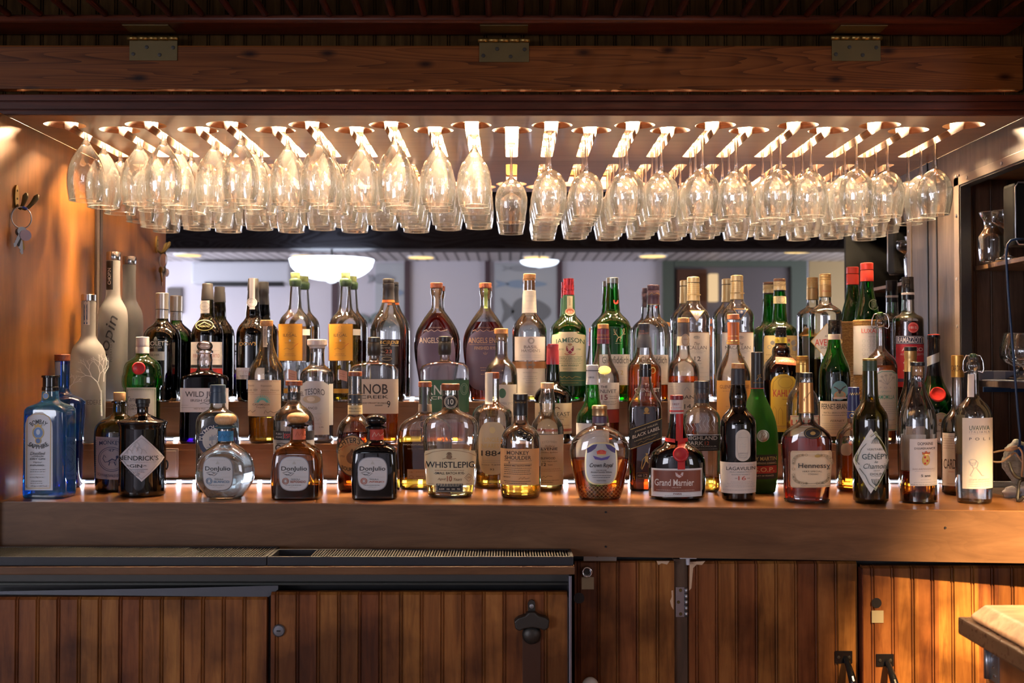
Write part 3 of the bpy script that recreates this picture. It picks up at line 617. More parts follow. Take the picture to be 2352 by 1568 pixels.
# small fittings under the counter's front board
pl = at(1378, 1278, 2.30); t = empty('mounting_plate', pl, 0, 'small pale metal plate fixed under the front board above the cabinet lock', 'plate')
MB().box(-.035, .035, -.002, .0, -.009, .010, .001).build('plate', plain((.22, .19, .17), .5, .4), t)
for s in (-.006, .032): MB().lathe([(.003, -.002), (.002, -.0035)], (s, 0, .002), 10, 'y').build('screw', M['iron'], t)
pl = at(1580, 1279, 2.29); t = empty('door_catch', pl, 0, 'small white plastic catch under the front board above the cabinet hinge', 'catch')
MB().box(-.018, .018, -.006, .006, -.003, .006, .002).build('base', plain((.55, .55, .58), .4), t); MB().lathe([(.004, -.016), (.0045, -.003)], n=12).build('pin', plain((.55, .55, .62), .4), t)

# ---------------------------------------------------------------- lower right: prep cart with cutting board
Yc0 = 1.9; pc = at(2199, 1415, Yc0); zc = pc.z
cart = empty('prep_cart', (pc.x + .3, 1.5, 0), 0, 'dark topped prep cabinet in the lower right corner', 'cabinet')
adopt(bx('worktop', pc.x, pc.x + .75, 1.0, Yc0, zc - .030, zc, plain((.09, .05, .03), .28), .004), cart)
adopt(bx('body', pc.x + .035, pc.x + .73, 1.02, Yc0 - .03, .05, zc - .032, wood('cart', (.16, .05, .016), (.27, .10, .03), (.36, .15, .05), (5, 5, 1), 4, rough=.4), .002), cart)
hx = pc.x + .035
hg = MB().box(-.002, 0, -.034, .0, -.028, .026, .0006).build('hinge', M['steel']); hg.location = (hx, Yc0 - .05, zc - .066); adopt(hg, cart)
MB().tube([(-.004, .004, -.028), (-.004, .004, .026)], .0055, 12).build('knuckle', M['steel'], hg, smooth=True)
for q in (-.018, -.004, .014): MB().lathe([(.003, -.002), (.0025, -.0032)], (0, -.014 + q * .3, q), 10, 'x').build('screw', M['chrome'], hg)
pb = at(2234, 1417, Yc0 - .035); zb_ = zc; hB = .030
xb = pb.x
vs = [(xb, 1.1, zb_ + .001), (xb, Yc0 - .03, zb_ + .001), (xb + .7, Yc0 - .03, zb_ + .001), (xb + .7, 1.1, zb_ + .001), (xb - .002, 1.1, zb_ + .008), (xb - .002, Yc0 - .027, zb_ + .008), (xb + .7, Yc0 - .027, zb_ + .008), (xb + .7, 1.1, zb_ + .008), (xb + .016, 1.12, zb_ + hB), (xb + .016, Yc0 - .045, zb_ + hB), (xb + .69, Yc0 - .045, zb_ + hB), (xb + .69, 1.12, zb_ + hB)]
o = mesh('cutting_board', vs, [(0, 1, 2, 3), (0, 4, 5, 1), (1, 5, 6, 2), (2, 6, 7, 3), (3, 7, 4, 0), (4, 8, 9, 5), (5, 9, 10, 6), (6, 10, 11, 7), (7, 11, 8, 4), (8, 11, 10, 9)], M['board']); tag(o, 'pale thick wooden cutting board lying on the dark prep cabinet', 'cutting board')
bv = o.modifiers.new('bevel', 'BEVEL'); bv.width = .004; bv.segments = 3

# ---------------------------------------------------------------- hook and keys on the left wall
p = at(36, 452, 2.435); hk = empty('coat_hook', (XL, p.y, p.z), 0, 'brass double coat hook screwed to the left wall', 'hook')
mb = MB(); pts = [( .0095 * cos(a), .027 * sin(a)) for a in [2 * pi * i / 24 for i in range(24)]]
mb.add([(0, y, z) for y, z in pts] + [(.004, y, z) for y, z in pts], [tuple(range(24)), tuple(range(24, 48))[::-1]] + [(i, (i + 1) % 24, 24 + (i + 1) % 24, 24 + i) for i in range(24)]); mb.build('back_plate', M['brass'], hk)
for nm, sgn in (('prong', -1), ('prong', 1)):
    pts = []; rr = []
    for i in range(12):
        u = i / 11; pts.append((.004 + .042 * u * (1 if sgn > 0 else .62), sgn * .012 * u, -.018 - .010 * sin(pi * u) + .030 * max(0, u - .35) ** 1.2 * 1.4)); rr.append(.0032 + .0048 * u ** 3 if i < 10 else (.0066, .0026)[i - 10])
    MB().tube(pts, rr, 12).build(nm, M['oldbrass'], hk, smooth=True)
for z in (.014, -.004): MB().lathe([(.0026, .004), (.002, .0055)], (0, 0, z), 10, 'x').build('screw', M['oldbrass'], hk)
kr = empty('key_ring', (XL + .0185, p.y - .010, p.z - .048), radians(42), 'steel key ring with a bunch of keys hanging from the brass hook', 'key ring')
R = .0215; mb = MB().tube([(R * cos(a), 0, R * 1.12 * sin(a)) for a in [2 * pi * i / 40 for i in range(40)]], .0014, 8, closed=True); mb.build('ring', M['steel'], kr, smooth=True)
MB().tube([(R * cos(a), 0, R * 1.12 * sin(a)) for a in [1.0 + .5 * i / 6 for i in range(7)]], .0026, 8).build('blue_tape', plain((.03, .06, .35), .5), kr, smooth=True)
def key(ang, dy, mat, L=.045, head=.010):
    mb = MB(); hp = [(head * cos(a), -.010 + head * sin(a)) for a in [2 * pi * i / 16 for i in range(16)]]
    mb.extrude(hp, dy, dy + .002); bl = [(-.0035, -.018), (.0035, -.018), (.0035, -L)]
    for i in range(5): z = -L + i * .004; bl.insert(3, (.0035, z))
    blade = [(.0035, -.018), (.0035, -L + .002), (.001, -L), (-.002, -L + .004), (-.0035, -L + .007), (-.0018, -L + .010), (-.0035, -L + .013), (-.0022, -L + .016), (-.0035, -L + .02), (-.0035, -.018)]
    mb.extrude(blade, dy, dy + .0018); o = mb.build('key', mat, kr); o.location = (.004 * sin(ang * 3), 0, -R * 1.1 + .002); o.rotation_euler = (0, ang, 0)
for a, dy, m_, L in ((.45, -.006, M['steel'], .050), (.25, -.002, M['iron'], .045), (.12, .002, M['steel'], .048), (-.05, .005, M['steel'], .060), (-.2, .008, M['brass'], .05)): key(a, dy, m_, L)
MB().lathe([(.0125, 0), (.0125, .002)], (.006, -.010, -R * 1.1 - .016), 26, 'y').build('disc_tag', plain((.45, .40, .52), .5), kr)

# ---------------------------------------------------------------- right niche: shelves, glasses, speaker, cable, clutter
YN = 2.775
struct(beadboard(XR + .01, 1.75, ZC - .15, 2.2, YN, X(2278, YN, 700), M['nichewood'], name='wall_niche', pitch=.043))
struct(bx('wall_niche_side', 1.73, 1.75, 2.17, YN, ZC - .15, 2.2, M['nichewood'], 0)); struct(bx('ceiling_niche', XR + .02, 1.75, 2.17, YN, zo + .02, zo + .03, M['ply'], 0))
struct(bx('floor_niche', XR - .035, 1.75, 2.30, YM, ZC - .03, ZC - .004, M['darkwood'], 0))
xs_ = X(2237, YN, 615); zsU = Z(612, YN); zsL = Z(872, YN)
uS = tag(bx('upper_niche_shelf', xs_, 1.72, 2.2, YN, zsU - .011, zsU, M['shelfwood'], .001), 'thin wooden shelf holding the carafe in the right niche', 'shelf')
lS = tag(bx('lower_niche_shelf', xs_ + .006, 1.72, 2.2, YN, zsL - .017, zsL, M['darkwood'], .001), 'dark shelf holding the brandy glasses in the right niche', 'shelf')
br = tag(bx('shelf_bracket', X(2257, 2.70, 895), 1.7, 2.694, 2.70, Z(900, 2.70), Z(888, 2.70), plain((.02, .05, .13), .4, .5), .001), 'dark blue metal bar below the lower niche shelf', 'bracket')
# ---------------------------------------------------------------- stemware
def pchip(pts, n):
    """smooth monotone resampling of (y, v1, v2...) rows sorted by y"""
    ys = [p[0] for p in pts]; K = len(pts[0]) - 1; m = len(ys); res = []
    D = []
    for c in range(K):
        v = [p[c + 1] for p in pts]; h = [ys[i + 1] - ys[i] for i in range(m - 1)]; d = [(v[i + 1] - v[i]) / h[i] for i in range(m - 1)]
        t = [0] * m; t[0] = d[0]; t[-1] = d[-1]
        for i in range(1, m - 1):
            t[i] = 0 if d[i - 1] * d[i] <= 0 else 2 * d[i - 1] * d[i] / (d[i - 1] + d[i])
        D.append((v, h, t))
    def ev(y):
        i = 0
        while i < m - 2 and y > ys[i + 1]: i += 1
        o = []
        for v, h, t in D:
            s = min(1, max(0, (y - ys[i]) / h[i])); hh = h[i]
            o.append((2 * s**3 - 3 * s**2 + 1) * v[i] + (s**3 - 2 * s**2 + s) * hh * t[i] + (-2 * s**3 + 3 * s**2) * v[i + 1] + (s**3 - s**2) * hh * t[i + 1])
        return o
    if n is None: return ev
    out_ = []
    for i in range(m - 1):
        k = max(1, round(n * (ys[i + 1] - ys[i]) / (ys[-1] - ys[0])))
        for j in range(k): y = ys[i] + (ys[i + 1] - ys[i]) * j / k; out_.append((y, *ev(y)))
    out_.append((ys[-1], *ev(ys[-1]))); return out_
def make_glass(name, bowl_pts, stem_pts, rim_r, rim_z):
    t = empty(name, (0, 0, 0))
    bp = [(r, z) for z, r in pchip(sorted([(z, r) for r, z in bowl_pts]), 26)]
    MB().lathe(bp, n=44, cap0=False, cap1=False).build('bowl', M['gwine'], t, smooth=True)
    MB().tube([(rim_r * cos(a), rim_r * sin(a), rim_z) for a in [2 * pi * i / 44 for i in range(44)]], .0009, 6, closed=True).build('rim', M['grim'], t, smooth=True)
    sp = [(r, z) for z, r in pchip(sorted([(z, r) for r, z in stem_pts]), 16)]
    MB().lathe(sp, n=24).build('stem', M['gstem'], t, smooth=True)
    MB().lathe([(.004, .0045), (.012, .003), (.030, .0015), (.0325, .0008), (.0325, 0), (.001, -.0)], n=40, cap0=True).build('foot', M['gwine'], t, smooth=True)
    return t
_m, _nt = new('stem_glass'); _r = _nt.nodes.new('ShaderNodeBsdfRefraction'); _r.inputs['IOR'].default_value = 1.45; _r.inputs['Color'].default_value = (.98, .98, .97, 1)
_t = _nt.nodes.new('ShaderNodeBsdfTransparent'); _g = _nt.nodes.new('ShaderNodeBsdfGlossy'); _g.inputs['Roughness'].default_value = .02
_x = _nt.nodes.new('ShaderNodeMixShader'); _x.inputs[0].default_value = .45; _nt.links.new(_r.outputs[0], _x.inputs[1]); _nt.links.new(_t.outputs[0], _x.inputs[2])
_f = _nt.nodes.new('ShaderNodeFresnel'); _f.inputs[0].default_value = 1.6; _y = _nt.nodes.new('ShaderNodeMixShader'); _nt.links.new(_f.outputs[0], _y.inputs[0]); _nt.links.new(_x.outputs[0], _y.inputs[1]); _nt.links.new(_g.outputs[0], _y.inputs[2])
out(_nt, _y.outputs[0]); M['gstem'] = _m
# hanging upside down: z=0 is the foot resting on the panel's top, everything else below
tulip = make_glass('tulip_glass', [(.0045, -.030), (.010, -.040), (.020, -.054), (.034, -.078), (.0415, -.105), (.0435, -.130), (.0415, -.155), (.0375, -.176)], [(.012, .001), (.0052, -.008), (.0042, -.018), (.0055, -.030), (.0105, -.0405), (.004, -.044)], .0375, -.176)
winegl = make_glass('wine_glass', [(.0042, -.090), (.012, -.094), (.026, -.105), (.0375, -.124), (.0415, -.146), (.0405, -.168), (.0365, -.190), (.0335, -.204)], [(.012, .001), (.0045, -.010), (.0032, -.045), (.0036, -.075), (.0055, -.088), (.010, -.0935), (.003, -.0955)], .0335, -.204)
def copy_tree(o, parent=None):
    c = o.copy(); COL.objects.link(c); c.parent = parent
    for ch in o.children: copy_tree(ch, c)
    return c
order = sorted(range(len(slots)), key=lambda i: slots[i][0])
ordn = ['first', 'second', 'third', 'fourth', 'fifth', 'sixth', 'seventh', 'eighth', 'ninth', 'tenth', 'eleventh', 'twelfth']
used = {}
for rank, i in enumerate(order):
    x, yh, kind = slots[i]; tul = x < X(1120, 2.6, 400)
    depths = (2.615, 2.727, 2.842) if (tul and not kind) else (2.672, 2.785) if tul else (2.655, 2.745, 2.836) if not kind else (2.686, 2.771, 2.856)
    if rank == 10: depths = (2.70, 2.83)
    if rank == 11: depths = (2.80,)
    names = {3: ['front', 'middle', 'rear'], 2: ['front', 'rear'], 1: ['only']}[len(depths)]
    for d, nm in zip(depths, names):
        src = tulip if tul else winegl; kd = src.name.split('.')[0]
        o = src if not used.get(kd) else copy_tree(src); used[kd] = 1
        o.location = (x + random.uniform(-.0015, .0015), d + random.uniform(-.0008, .0008), ZP + TH + .0006); o.rotation_euler = (0, 0, random.uniform(0, 6))
        if tul: tag(o, 'tulip glass hanging upside down, %s one in the %s slot from the key wall' % (nm, ordn[rank]), 'glass', 'tulip glasses hanging from the rack')
        else: tag(o, 'wine glass hanging upside down, %s one in the %s slot from the niche wall' % (nm, ordn[len(order) - 1 - rank]), 'glass', 'wine glasses hanging from the rack')

# ---------------------------------------------------------------- bottles
CROP = {'A': (0, 560, 2.529), 'B': (400, 600, 2.702), 'C': (780, 600, 2.702), 'D': (1140, 600, 2.702), 'E': (1520, 600, 2.702), 'F': (1900, 600, 2.704)}
TIER = {0: ZC, 1: T1, 2: T2}
_txt = {}
def text_geo(s, bold):
    if (s, bold) in _txt: return _txt[(s, bold)]
    cu = bpy.data.curves.new('t', 'FONT'); cu.body = s; cu.resolution_u = 3; cu.offset = .009 if bold else 0.0
    ob = bpy.data.objects.new('t', cu); COL.objects.link(ob); bpy.context.view_layer.update()
    me = bpy.data.meshes.new_from_object(ob.evaluated_get(bpy.context.evaluated_depsgraph_get()))
    bm = bmesh.new(); bm.from_mesh(me); bmesh.ops.triangulate(bm, faces=bm.faces)
    xs = [v.co.x for v in bm.verts]; ys = [v.co.y for v in bm.verts]
    if not xs: r = ([], [])
    else:
        x0, x1, y0, y1 = min(xs), max(xs), min(ys), max(ys); bm.verts.index_update()
        r = ([((v.co.x - x0) / max(1e-6, x1 - x0), (v.co.y - y0) / max(1e-6, y1 - y0)) for v in bm.verts], [tuple(v.index for v in f.verts) for f in bm.faces])
    bm.free(); bpy.data.objects.remove(ob); bpy.data.curves.remove(cu); bpy.data.meshes.remove(me); _txt[(s, bold)] = r; return r

class Bottle:
    def __init__(s, name, label, crop, cx, tier, prof, mat, sec=None, rot=None, base=None, Yc=None, liq=None, cat='bottle', group=None, spare_base=True):
        s.ox, s.oy, s.sc = CROP[crop]; s.tier = tier; zt = TIER[tier]
        cxp = s.ox + cx / s.sc; ymx = max(h for y, h in prof); hwb = prof[-1][1]
        ybp = s.oy + (base or prof[-1][0]) / s.sc
        dr = sec[0] if sec else 1.0
        if tier == 0 and Yc is None:
            yf = on_z(cxp, ybp, zt).y; Yc = yf + hwb / s.sc * yf / F * dr
        elif Yc is None: Yc = {1: 2.768, 2: 2.862}[tier]
        s.Yc = Yc; ax = at(cxp, 950, Yc); s.X = ax.x; al = atan2(s.X, Yc); ca = cos(al)
        s.k = Yc / F / s.sc; kk = s.k * ca
        s.phi = -al if rot is None else radians(rot)
        s.cosr = ca if rot is None else 1.0
        top = Z(s.oy + prof[0][0] / s.sc, Yc) - zt
        P = []
        for y, h in prof: P.append((Z(s.oy + y / s.sc, Yc) - zt, h * s.k * s.cosr))
        P[-1] = (0.0, P[-1][1]); 
        P = sorted([p for p in P[:-1] if p[0] > .004] + [P[-1]])
        s.P = P; s.ev = pchip(P, None)
        hm = max(h for z, h in P); s.hm = hm
        s.D0 = dr * hm; s.n = sec[1] if sec else 2.0; s.neck = P[-1][1] * 1.25
        s.root = empty(name, (s.X, Yc, zt), s.phi, label, cat, group)
        s.top = P[-1][0]; s.mat = mat
        # body
        rows = [(z, h) for z, h in pchip(P, 46)]
        b = min(.004, P[0][1] * .2); rows = [(0.0, rows[0][1] - b), (.0012, rows[0][1] - b * .35)] + [(max(z, .004), h) for z, h in rows[:1]] + rows[1:]
        s.loft('glass_body', rows, mat, 0.0, 48)
        if liq:
            lm, ly = liq; lz = s.zl(ly); r2 = [(z, h) for z, h in rows if .006 < z < lz]
            if r2: r2 = [(.005, r2[0][1] * .9)] + r2 + [(lz, s.ev(lz)[0])]; s.loft('liquid', r2, lm, .0022, 40)
    def zl(s, y): return Z(s.oy + y / s.sc, s.Yc) - TIER[s.tier]
    def secp(s, h):
        D0 = s.D0
        if s.n == 2.0 and abs(D0 - s.hm) < 1e-6: return h, 2.0
        d = (h ** -6 + (D0 * 1.0) ** -6) ** (-1 / 6); t = min(1, max(0, (h - s.neck) / max(1e-5, s.hm * .9 - s.neck))); t = t * t * (3 - 2 * t)
        return d, 2 + (s.n - 2) * t
    def loft(s, name, rows, mat, inset, seg):
        vs = []; fs = []
        for z, h in rows:
            d, n = s.secp(h); h2 = max(.0008, h - inset); d = max(.0008, d - inset)
            for k in range(seg):
                a = 2 * pi * k / seg; c, q = cos(a), sin(a)
                vs.append((h2 * math.copysign(abs(c) ** (2 / n), c), d * math.copysign(abs(q) ** (2 / n), q), z))
        N = len(rows)
        for i in range(N - 1):
            for k in range(seg): k2 = (k + 1) % seg; fs.append((i * seg + k, i * seg + k2, (i + 1) * seg + k2, (i + 1) * seg + k))
        fs.append(tuple(range(seg))[::-1]); fs.append(tuple(range((N - 1) * seg, N * seg)))
        o = mesh(name, vs, fs, mat, s.root, smooth=True); o.data.set_sharp_from_angle(angle=radians(60)); return o
    # crop pixel -> local x, z on the bottle's front
    def loc(s, cx, cy, fwd):
        px, py = s.ox + cx / s.sc, s.oy + cy / s.sc; d = ray(px, py); o = O - s.root.location
        R = Matrix.Rotation(-s.phi, 3, 'Z'); d = R @ d; o = R @ o; t = (-fwd - o.y) / d.y; q = o + d * t; return q.x, q.z
    def surf(s, x, z, off, back=False):
        z2 = min(max(z, .001), s.top); h = s.ev(z2)[0]; d, n = s.secp(h); u = min(.995, abs(x) / max(h, 1e-4))
        y = d * (1 - u ** n) ** (1 / n); xx = math.copysign(min(abs(x), h * .995), x)
        k = off / max(1e-4, sqrt(u * u + (y / d) ** 2)) if n <= 2.2 else off
        if n <= 2.2: return (xx + k * xx / h, (1 if back else -1) * (y + k * y / d), z)
        return (xx * (1 + off / h), (1 if back else -1) * (y + off), z)
    def cap(s, y0, y1, prof, mat, name='cap', n=32, axis_dx=0.0, smooth=True):
        """prof: (y, halfwidth) rows between y0 and y1 or a list given directly"""
        pts = [(h * s.k * s.cosr, s.zl(y)) for y, h in prof]; pts = pts[::-1]
        pts = [(max(pts[0][0] - .0008, .0005), pts[0][1])] + [(r, z + (.0005 if i == 0 else (-.0006 if i == len(pts) - 1 else 0))) for i, (r, z) in enumerate(pts)] + [(max(pts[-1][0] - .0009, .0005), pts[-1][1])]
        o = MB().lathe(pts, n=n).build(name, mat, s.root, smooth=True); o.data.set_sharp_from_angle(angle=radians(40)); return o
    def cyl(s, y0, y1, h0, mat, name='cap', h1=None): return s.cap(0, 0, [(y0, h0), (y1, h1 or h0)], mat, name)
    def fwd(s, y): d, n = s.secp(s.ev(min(max(s.zl(y), .002), s.top))[0]); return d * (.92 if n <= 2.2 else 1.0)
    def label(s, shape, x0, x1, y0, y1, mat, marks=(), name='label', off=.0006, parent=None, lab=None, back=False, tilt=0.0, roll=0.0, nx=18, ny=14):
        F0 = s.fwd((y0 + y1) / 2); rows = []; rd = shape in ('ellipse', 'squircle', 'stadium', 'rounded'); ny = max(ny, 24) if rd else ny
        for j in range(ny + 1):
            v = .5 - .5 * cos(pi * j / ny) if rd else j / ny; a, b = outline(shape, v); row = []
            for i in range(nx + 1):
                u = a + (b - a) * i / nx; px = x0 + (x1 - x0) * u; py = y0 + (y1 - y0) * v + tilt * (px - (x0 + x1) / 2)
                lx, lz = s.loc(px, py, F0); row.append(s.surf(lx, lz, off, back))
            rows.append(row)
        vs = [p for r in rows for p in r]; fs = [(j * (nx + 1) + i, (j + 1) * (nx + 1) + i, (j + 1) * (nx + 1) + i + 1, j * (nx + 1) + i + 1) for j in range(ny) for i in range(nx)]
        o = mesh(name, vs, fs, mat, parent or s.root, smooth=True)
        if lab: o['label'] = lab
        if marks: s.marks(marks, F0, o, off, tilt, (x0 + x1) / 2)
        return o
    def marks(s, marks, F0, parent, off=.0006, tilt=0.0, xm=0.0):
        acc = {}
        for li, mk in enumerate(marks):
            kind = mk[0]; o2 = off + .0005 + .00012 * li
            if kind == 't': V, Fc = s.m_text(mk); col = mk[6]
            elif kind == 'd': V, Fc = s.m_disc(*mk[1:5]); col = mk[5]
            elif kind == 'r': V, Fc = s.m_ring(*mk[1:6]); col = mk[6]
            elif kind == 'b': V, Fc = s.m_bar(*mk[1:5]); col = mk[5]
            elif kind == 'p': V = list(mk[1]); Fc = [tuple(range(len(V)))]; col = mk[2]
            elif kind == 'l': V, Fc = s.m_line(mk[1], mk[2]); col = mk[3]
            elif kind == 'f': V, Fc = s.m_fine(*mk[1:5]); col = mk[5]
            nv, nf = acc.setdefault(tuple(col), ([], [])); b = len(nv)
            for x, y in V:
                y += tilt * (x - xm); lx, lz = s.loc(x, y, F0); nv.append(s.surf(lx, lz, o2))
            nf += [tuple(i + b for i in f) for f in Fc]
        for col, (nv, nf) in acc.items():
            if not nf: continue
            mt = plain(col[:3], .3, .8) if len(col) > 3 else plain(col, .5)
            mesh('print', nv, nf, mt, parent, smooth=False)
    def m_text(s, mk):
        _, st, cx, cy, w, h, col = mk[:7]; op = mk[7] if len(mk) > 7 else {}
        V, Fc = text_geo(st, op.get('bold', False)); R = op.get('arch', 0); rot = radians(op.get('rot', 0)); it = op.get('italic', 0)
        res = []
        for u, v in V:
            dx, dy = (u - .5) * w, (.5 - v) * h; dx += it * (v - .5) * h
            if 'ring' in op:      # text on a circle of given radius, centred at angle (0 = top)
                rr = op['ring']; a = radians(op.get('ang', 0)) + dx / rr
                if op.get('under'): res.append((cx + (rr + dy) * sin(a), cy + (rr + dy) * cos(a)))
                else: res.append((cx + (rr - dy) * sin(a), cy - (rr - dy) * cos(a)))
                continue
            dy += R * ((2 * u - 1) ** 2)
            if rot: dx, dy = dx * cos(rot) - dy * sin(rot), dx * sin(rot) + dy * cos(rot)
            res.append((cx + dx, cy + dy))
        return res, Fc
    def m_disc(s, cx, cy, rx, ry, n=28, r=4):
        V = [(cx, cy)]; Fc = []
        for j in range(1, r + 1):
            for i in range(n): a = 2 * pi * i / n; V.append((cx + rx * j / r * cos(a), cy + ry * j / r * sin(a)))
        for i in range(n):
            i2 = (i + 1) % n; Fc.append((0, 1 + i2, 1 + i))
            for j in range(r - 1): a = 1 + j * n; Fc.append((a + i, a + i2, a + n + i2, a + n + i))
        return V, Fc
    def m_ring(s, cx, cy, rx, ry, th, n=40):
        V = []
        for k in (0, 1):
            for i in range(n): a = 2 * pi * i / n; V.append((cx + (rx - th * k) * cos(a), cy + (ry - th * k) * sin(a)))
        return V, [(i, (i + 1) % n, n + (i + 1) % n, n + i) for i in range(n)]
    def m_bar(s, x0, y0, x1, y1):
        n = max(1, int(abs(x1 - x0) / 12)); m = max(1, int(abs(y1 - y0) / 20)); V = [(x0 + (x1 - x0) * i / n, y0 + (y1 - y0) * j / m) for j in range(m + 1) for i in range(n + 1)]
        return V, [(j * (n + 1) + i, (j + 1) * (n + 1) + i, (j + 1) * (n + 1) + i + 1, j * (n + 1) + i + 1) for j in range(m) for i in range(n)]
    def m_line(s, pts, w):
        q = []
        for i in range(len(pts) - 1):
            (x0, y0), (x1, y1) = pts[i], pts[i + 1]; k = max(1, int(sqrt((x1 - x0) ** 2 + (y1 - y0) ** 2) / 12))
            q += [(x0 + (x1 - x0) * j / k, y0 + (y1 - y0) * j / k) for j in range(k)]
        q.append(pts[-1]); V = []
        for i, (x, y) in enumerate(q):
            a = q[max(0, i - 1)]; b = q[min(len(q) - 1, i + 1)]; dx, dy = b[0] - a[0], b[1] - a[1]; l = sqrt(dx * dx + dy * dy) or 1
            V += [(x - dy / l * w / 2, y + dx / l * w / 2), (x + dy / l * w / 2, y - dx / l * w / 2)]
        return V, [(2 * i, 2 * i + 1, 2 * i + 3, 2 * i + 2) for i in range(len(q) - 1)]
    def m_fine(s, x0, x1, y, h):      # a ruled hairline of fine print
        V = []; Fc = []; x = x0
        while x < x1:
            w = random.uniform(5, 14); e = min(x + w, x1); b = len(V); V += [(x, y - h / 2), (e, y - h / 2), (e, y + h / 2), (x, y + h / 2)]; Fc.append((b, b + 3, b + 2, b + 1)); x = e + 2.6
        return V, Fc
    def tree(s, x, y, ang, ln, w, depth, out_):
        x2, y2 = x + ln * sin(ang), y - ln * cos(ang); out_.append(([(x, y), ((x + x2) / 2 + random.uniform(-2, 2), (y + y2) / 2), (x2, y2)], w))
        if depth:
            for q in (-.42, .38): s.tree(x2, y2, ang + q + random.uniform(-.18, .18), ln * random.uniform(.66, .84), w * .68, depth - 1, out_)
def outline(shape, v):
    if shape == 'rect': return 0, 1
    if shape == 'ellipse': q = sqrt(max(0, 1 - (2 * v - 1) ** 2)); return .5 - .5 * q - 1e-4, .5 + .5 * q + 1e-4
    if shape == 'squircle': q = max(0, 1 - abs(2 * v - 1) ** 3.2) ** (1 / 3.2); return .5 - .5 * q - 1e-4, .5 + .5 * q + 1e-4
    if shape == 'diamond': q = 1 - abs(2 * v - 1) ** 1.15; return .5 - .5 * q - 1e-4, .5 + .5 * q + 1e-4
    if shape == 'arch': q = 1 if v > .2 else sqrt(max(0, 1 - ((.2 - v) / .2) ** 2)); q = .25 + .75 * q if v < .2 else 1; return .5 - .5 * q, .5 + .5 * q
    if shape == 'lowarch': q = 1 if v > .12 else .55 + .45 * sqrt(max(0, 1 - ((.12 - v) / .12) ** 2)); return .5 - .5 * q, .5 + .5 * q
    if shape == 'rounded': e = .09; d = min(v, 1 - v); q = 1 if d > e else .90 + .10 * sqrt(max(0, 1 - ((e - d) / e) ** 2)); return .5 - .5 * q, .5 + .5 * q
    if shape == 'stadium': e = .22; d = min(v, 1 - v); q = 1 if d > e else sqrt(max(0, 1 - ((e - d) / e) ** 2)); return .5 - .5 * q - 1e-4, .5 + .5 * q + 1e-4
    if shape == 'triangle': return .5 * v, 1 - .5 * v - 1e-4
    if shape == 'hexagon': q = 1 - abs(2 * v - 1); return .5 - .5 * q - 1e-4, .5 + .5 * q + 1e-4
    return 0, 1
def arc_bottle(*a, **k): return Bottle(*a, **k)
BK = (.012, .012, .015); WH = (.80, .78, .76); CR = (.78, .70, .55); GD = (.70, .48, .16, 1); DGD = (.42, .26, .07); RD = (.55, .03, .03); NV = (.02, .04, .12); GY = (.32, .31, .31); KR = (.56, .41, .26); WP = (.72, .66, .62); BR = (.22, .09, .04); SL = (.55, .55, .56, 1); GR = (.02, .14, .06); LG = (.5, .49, .47)
def cbands(b, y0, y1, h, mat, n=5, r=.012):       # screw cap with turned rings
    rows = [(y0, h * .93), (y0 + 2, h)]
    for i in range(n):
        a = y0 + 4 + (y1 - y0) * .55 * i / n; st = (y1 - y0) * .55 / n; rows += [(a, h), (a + st * .45, h * .955), (a + st * .9, h)]
    rows.append((y1, h)); return b.cap(0, 0, rows, mat)
G1 = None
# ===== front row on the counter
b = Bottle('gin_bottle', 'square light blue gin bottle with a white arched label on the counter', 'A', 291, 0, [(855, 46), (880, 47), (905, 50), (925, 72), (945, 108), (962, 122), (985, 125), (1200, 126), (1440, 128), (1480, 126)], M['gblue'], sec=(.70, 7), rot=-5, liq=(liquid('blue_spirit', (.55, .80, .98), .5), 985))
b.cap(0, 0, [(763, 48), (775, 49), (777, 42), (800, 42), (828, 42), (832, 46), (852, 47)], M['gloss_black'])
gi = (.62, .42, .12)
b.label('arch', 146, 306, 977, 1430, paper((.70, .72, .78)), [('l', [(157, 1418), (160, 1030), (170, 1004), (195, 990), (226, 986), (258, 990), (283, 1004), (295, 1030), (291, 1418), (157, 1418)], 3.5, gi),
    ('t', 'BOMBAY', 226, 1094, 98, 27, BK, {'bold': 1, 'ring': 62, 'ang': 0}), ('r', 224, 1096, 33, 38, 5, (.55, .40, .12)), ('d', 224, 1096, 25, 30, (.12, .25, .55)), ('d', 224, 1092, 11, 16, (.55, .65, .8)), ('d', 224, 1143, 12, 15, (.10, .18, .4)), ('r', 224, 1143, 17, 19, 4, gi), ('p', [(206, 1062), (242, 1062), (246, 1046), (234, 1054), (224, 1042), (214, 1054), (202, 1046)], gi),
    ('t', 'SAPPHIRE', 225, 1100, 112, 26, BK, {'bold': 1, 'ring': 78, 'under': 1, 'ang': 0}), ('t', 'Distilled', 222, 1216, 78, 18, BK, {'italic': .3}), ('t', 'LONDON', 222, 1233, 62, 9, BK, {'bold': 1}), ('t', 'DRY GIN', 222, 1248, 80, 11, BK, {'bold': 1}), ('t', 'Vapour', 222, 1268, 50, 14, BK, {'italic': .3}), ('t', 'INFUSED', 220, 1285, 76, 9, BK, {'bold': 1}), ('f', 185, 262, 1310, 2.4, BK), ('f', 182, 265, 1322, 2.4, BK), ('b', 180, 1337, 258, 1338.5, GY), ('t', '1761', 219, 1354, 24, 9, BK), ('f', 182, 204, 1354, 2, BK), ('f', 234, 258, 1354, 2, BK), ('t', 'IMPORTED', 218, 1377, 58, 6, BK), ('f', 185, 250, 1389, 2, BK), ('t', '1L', 165, 1405, 12, 12, BK), ('t', '47% alc./vol (94° Proof)', 232, 1406, 88, 12, BK)])
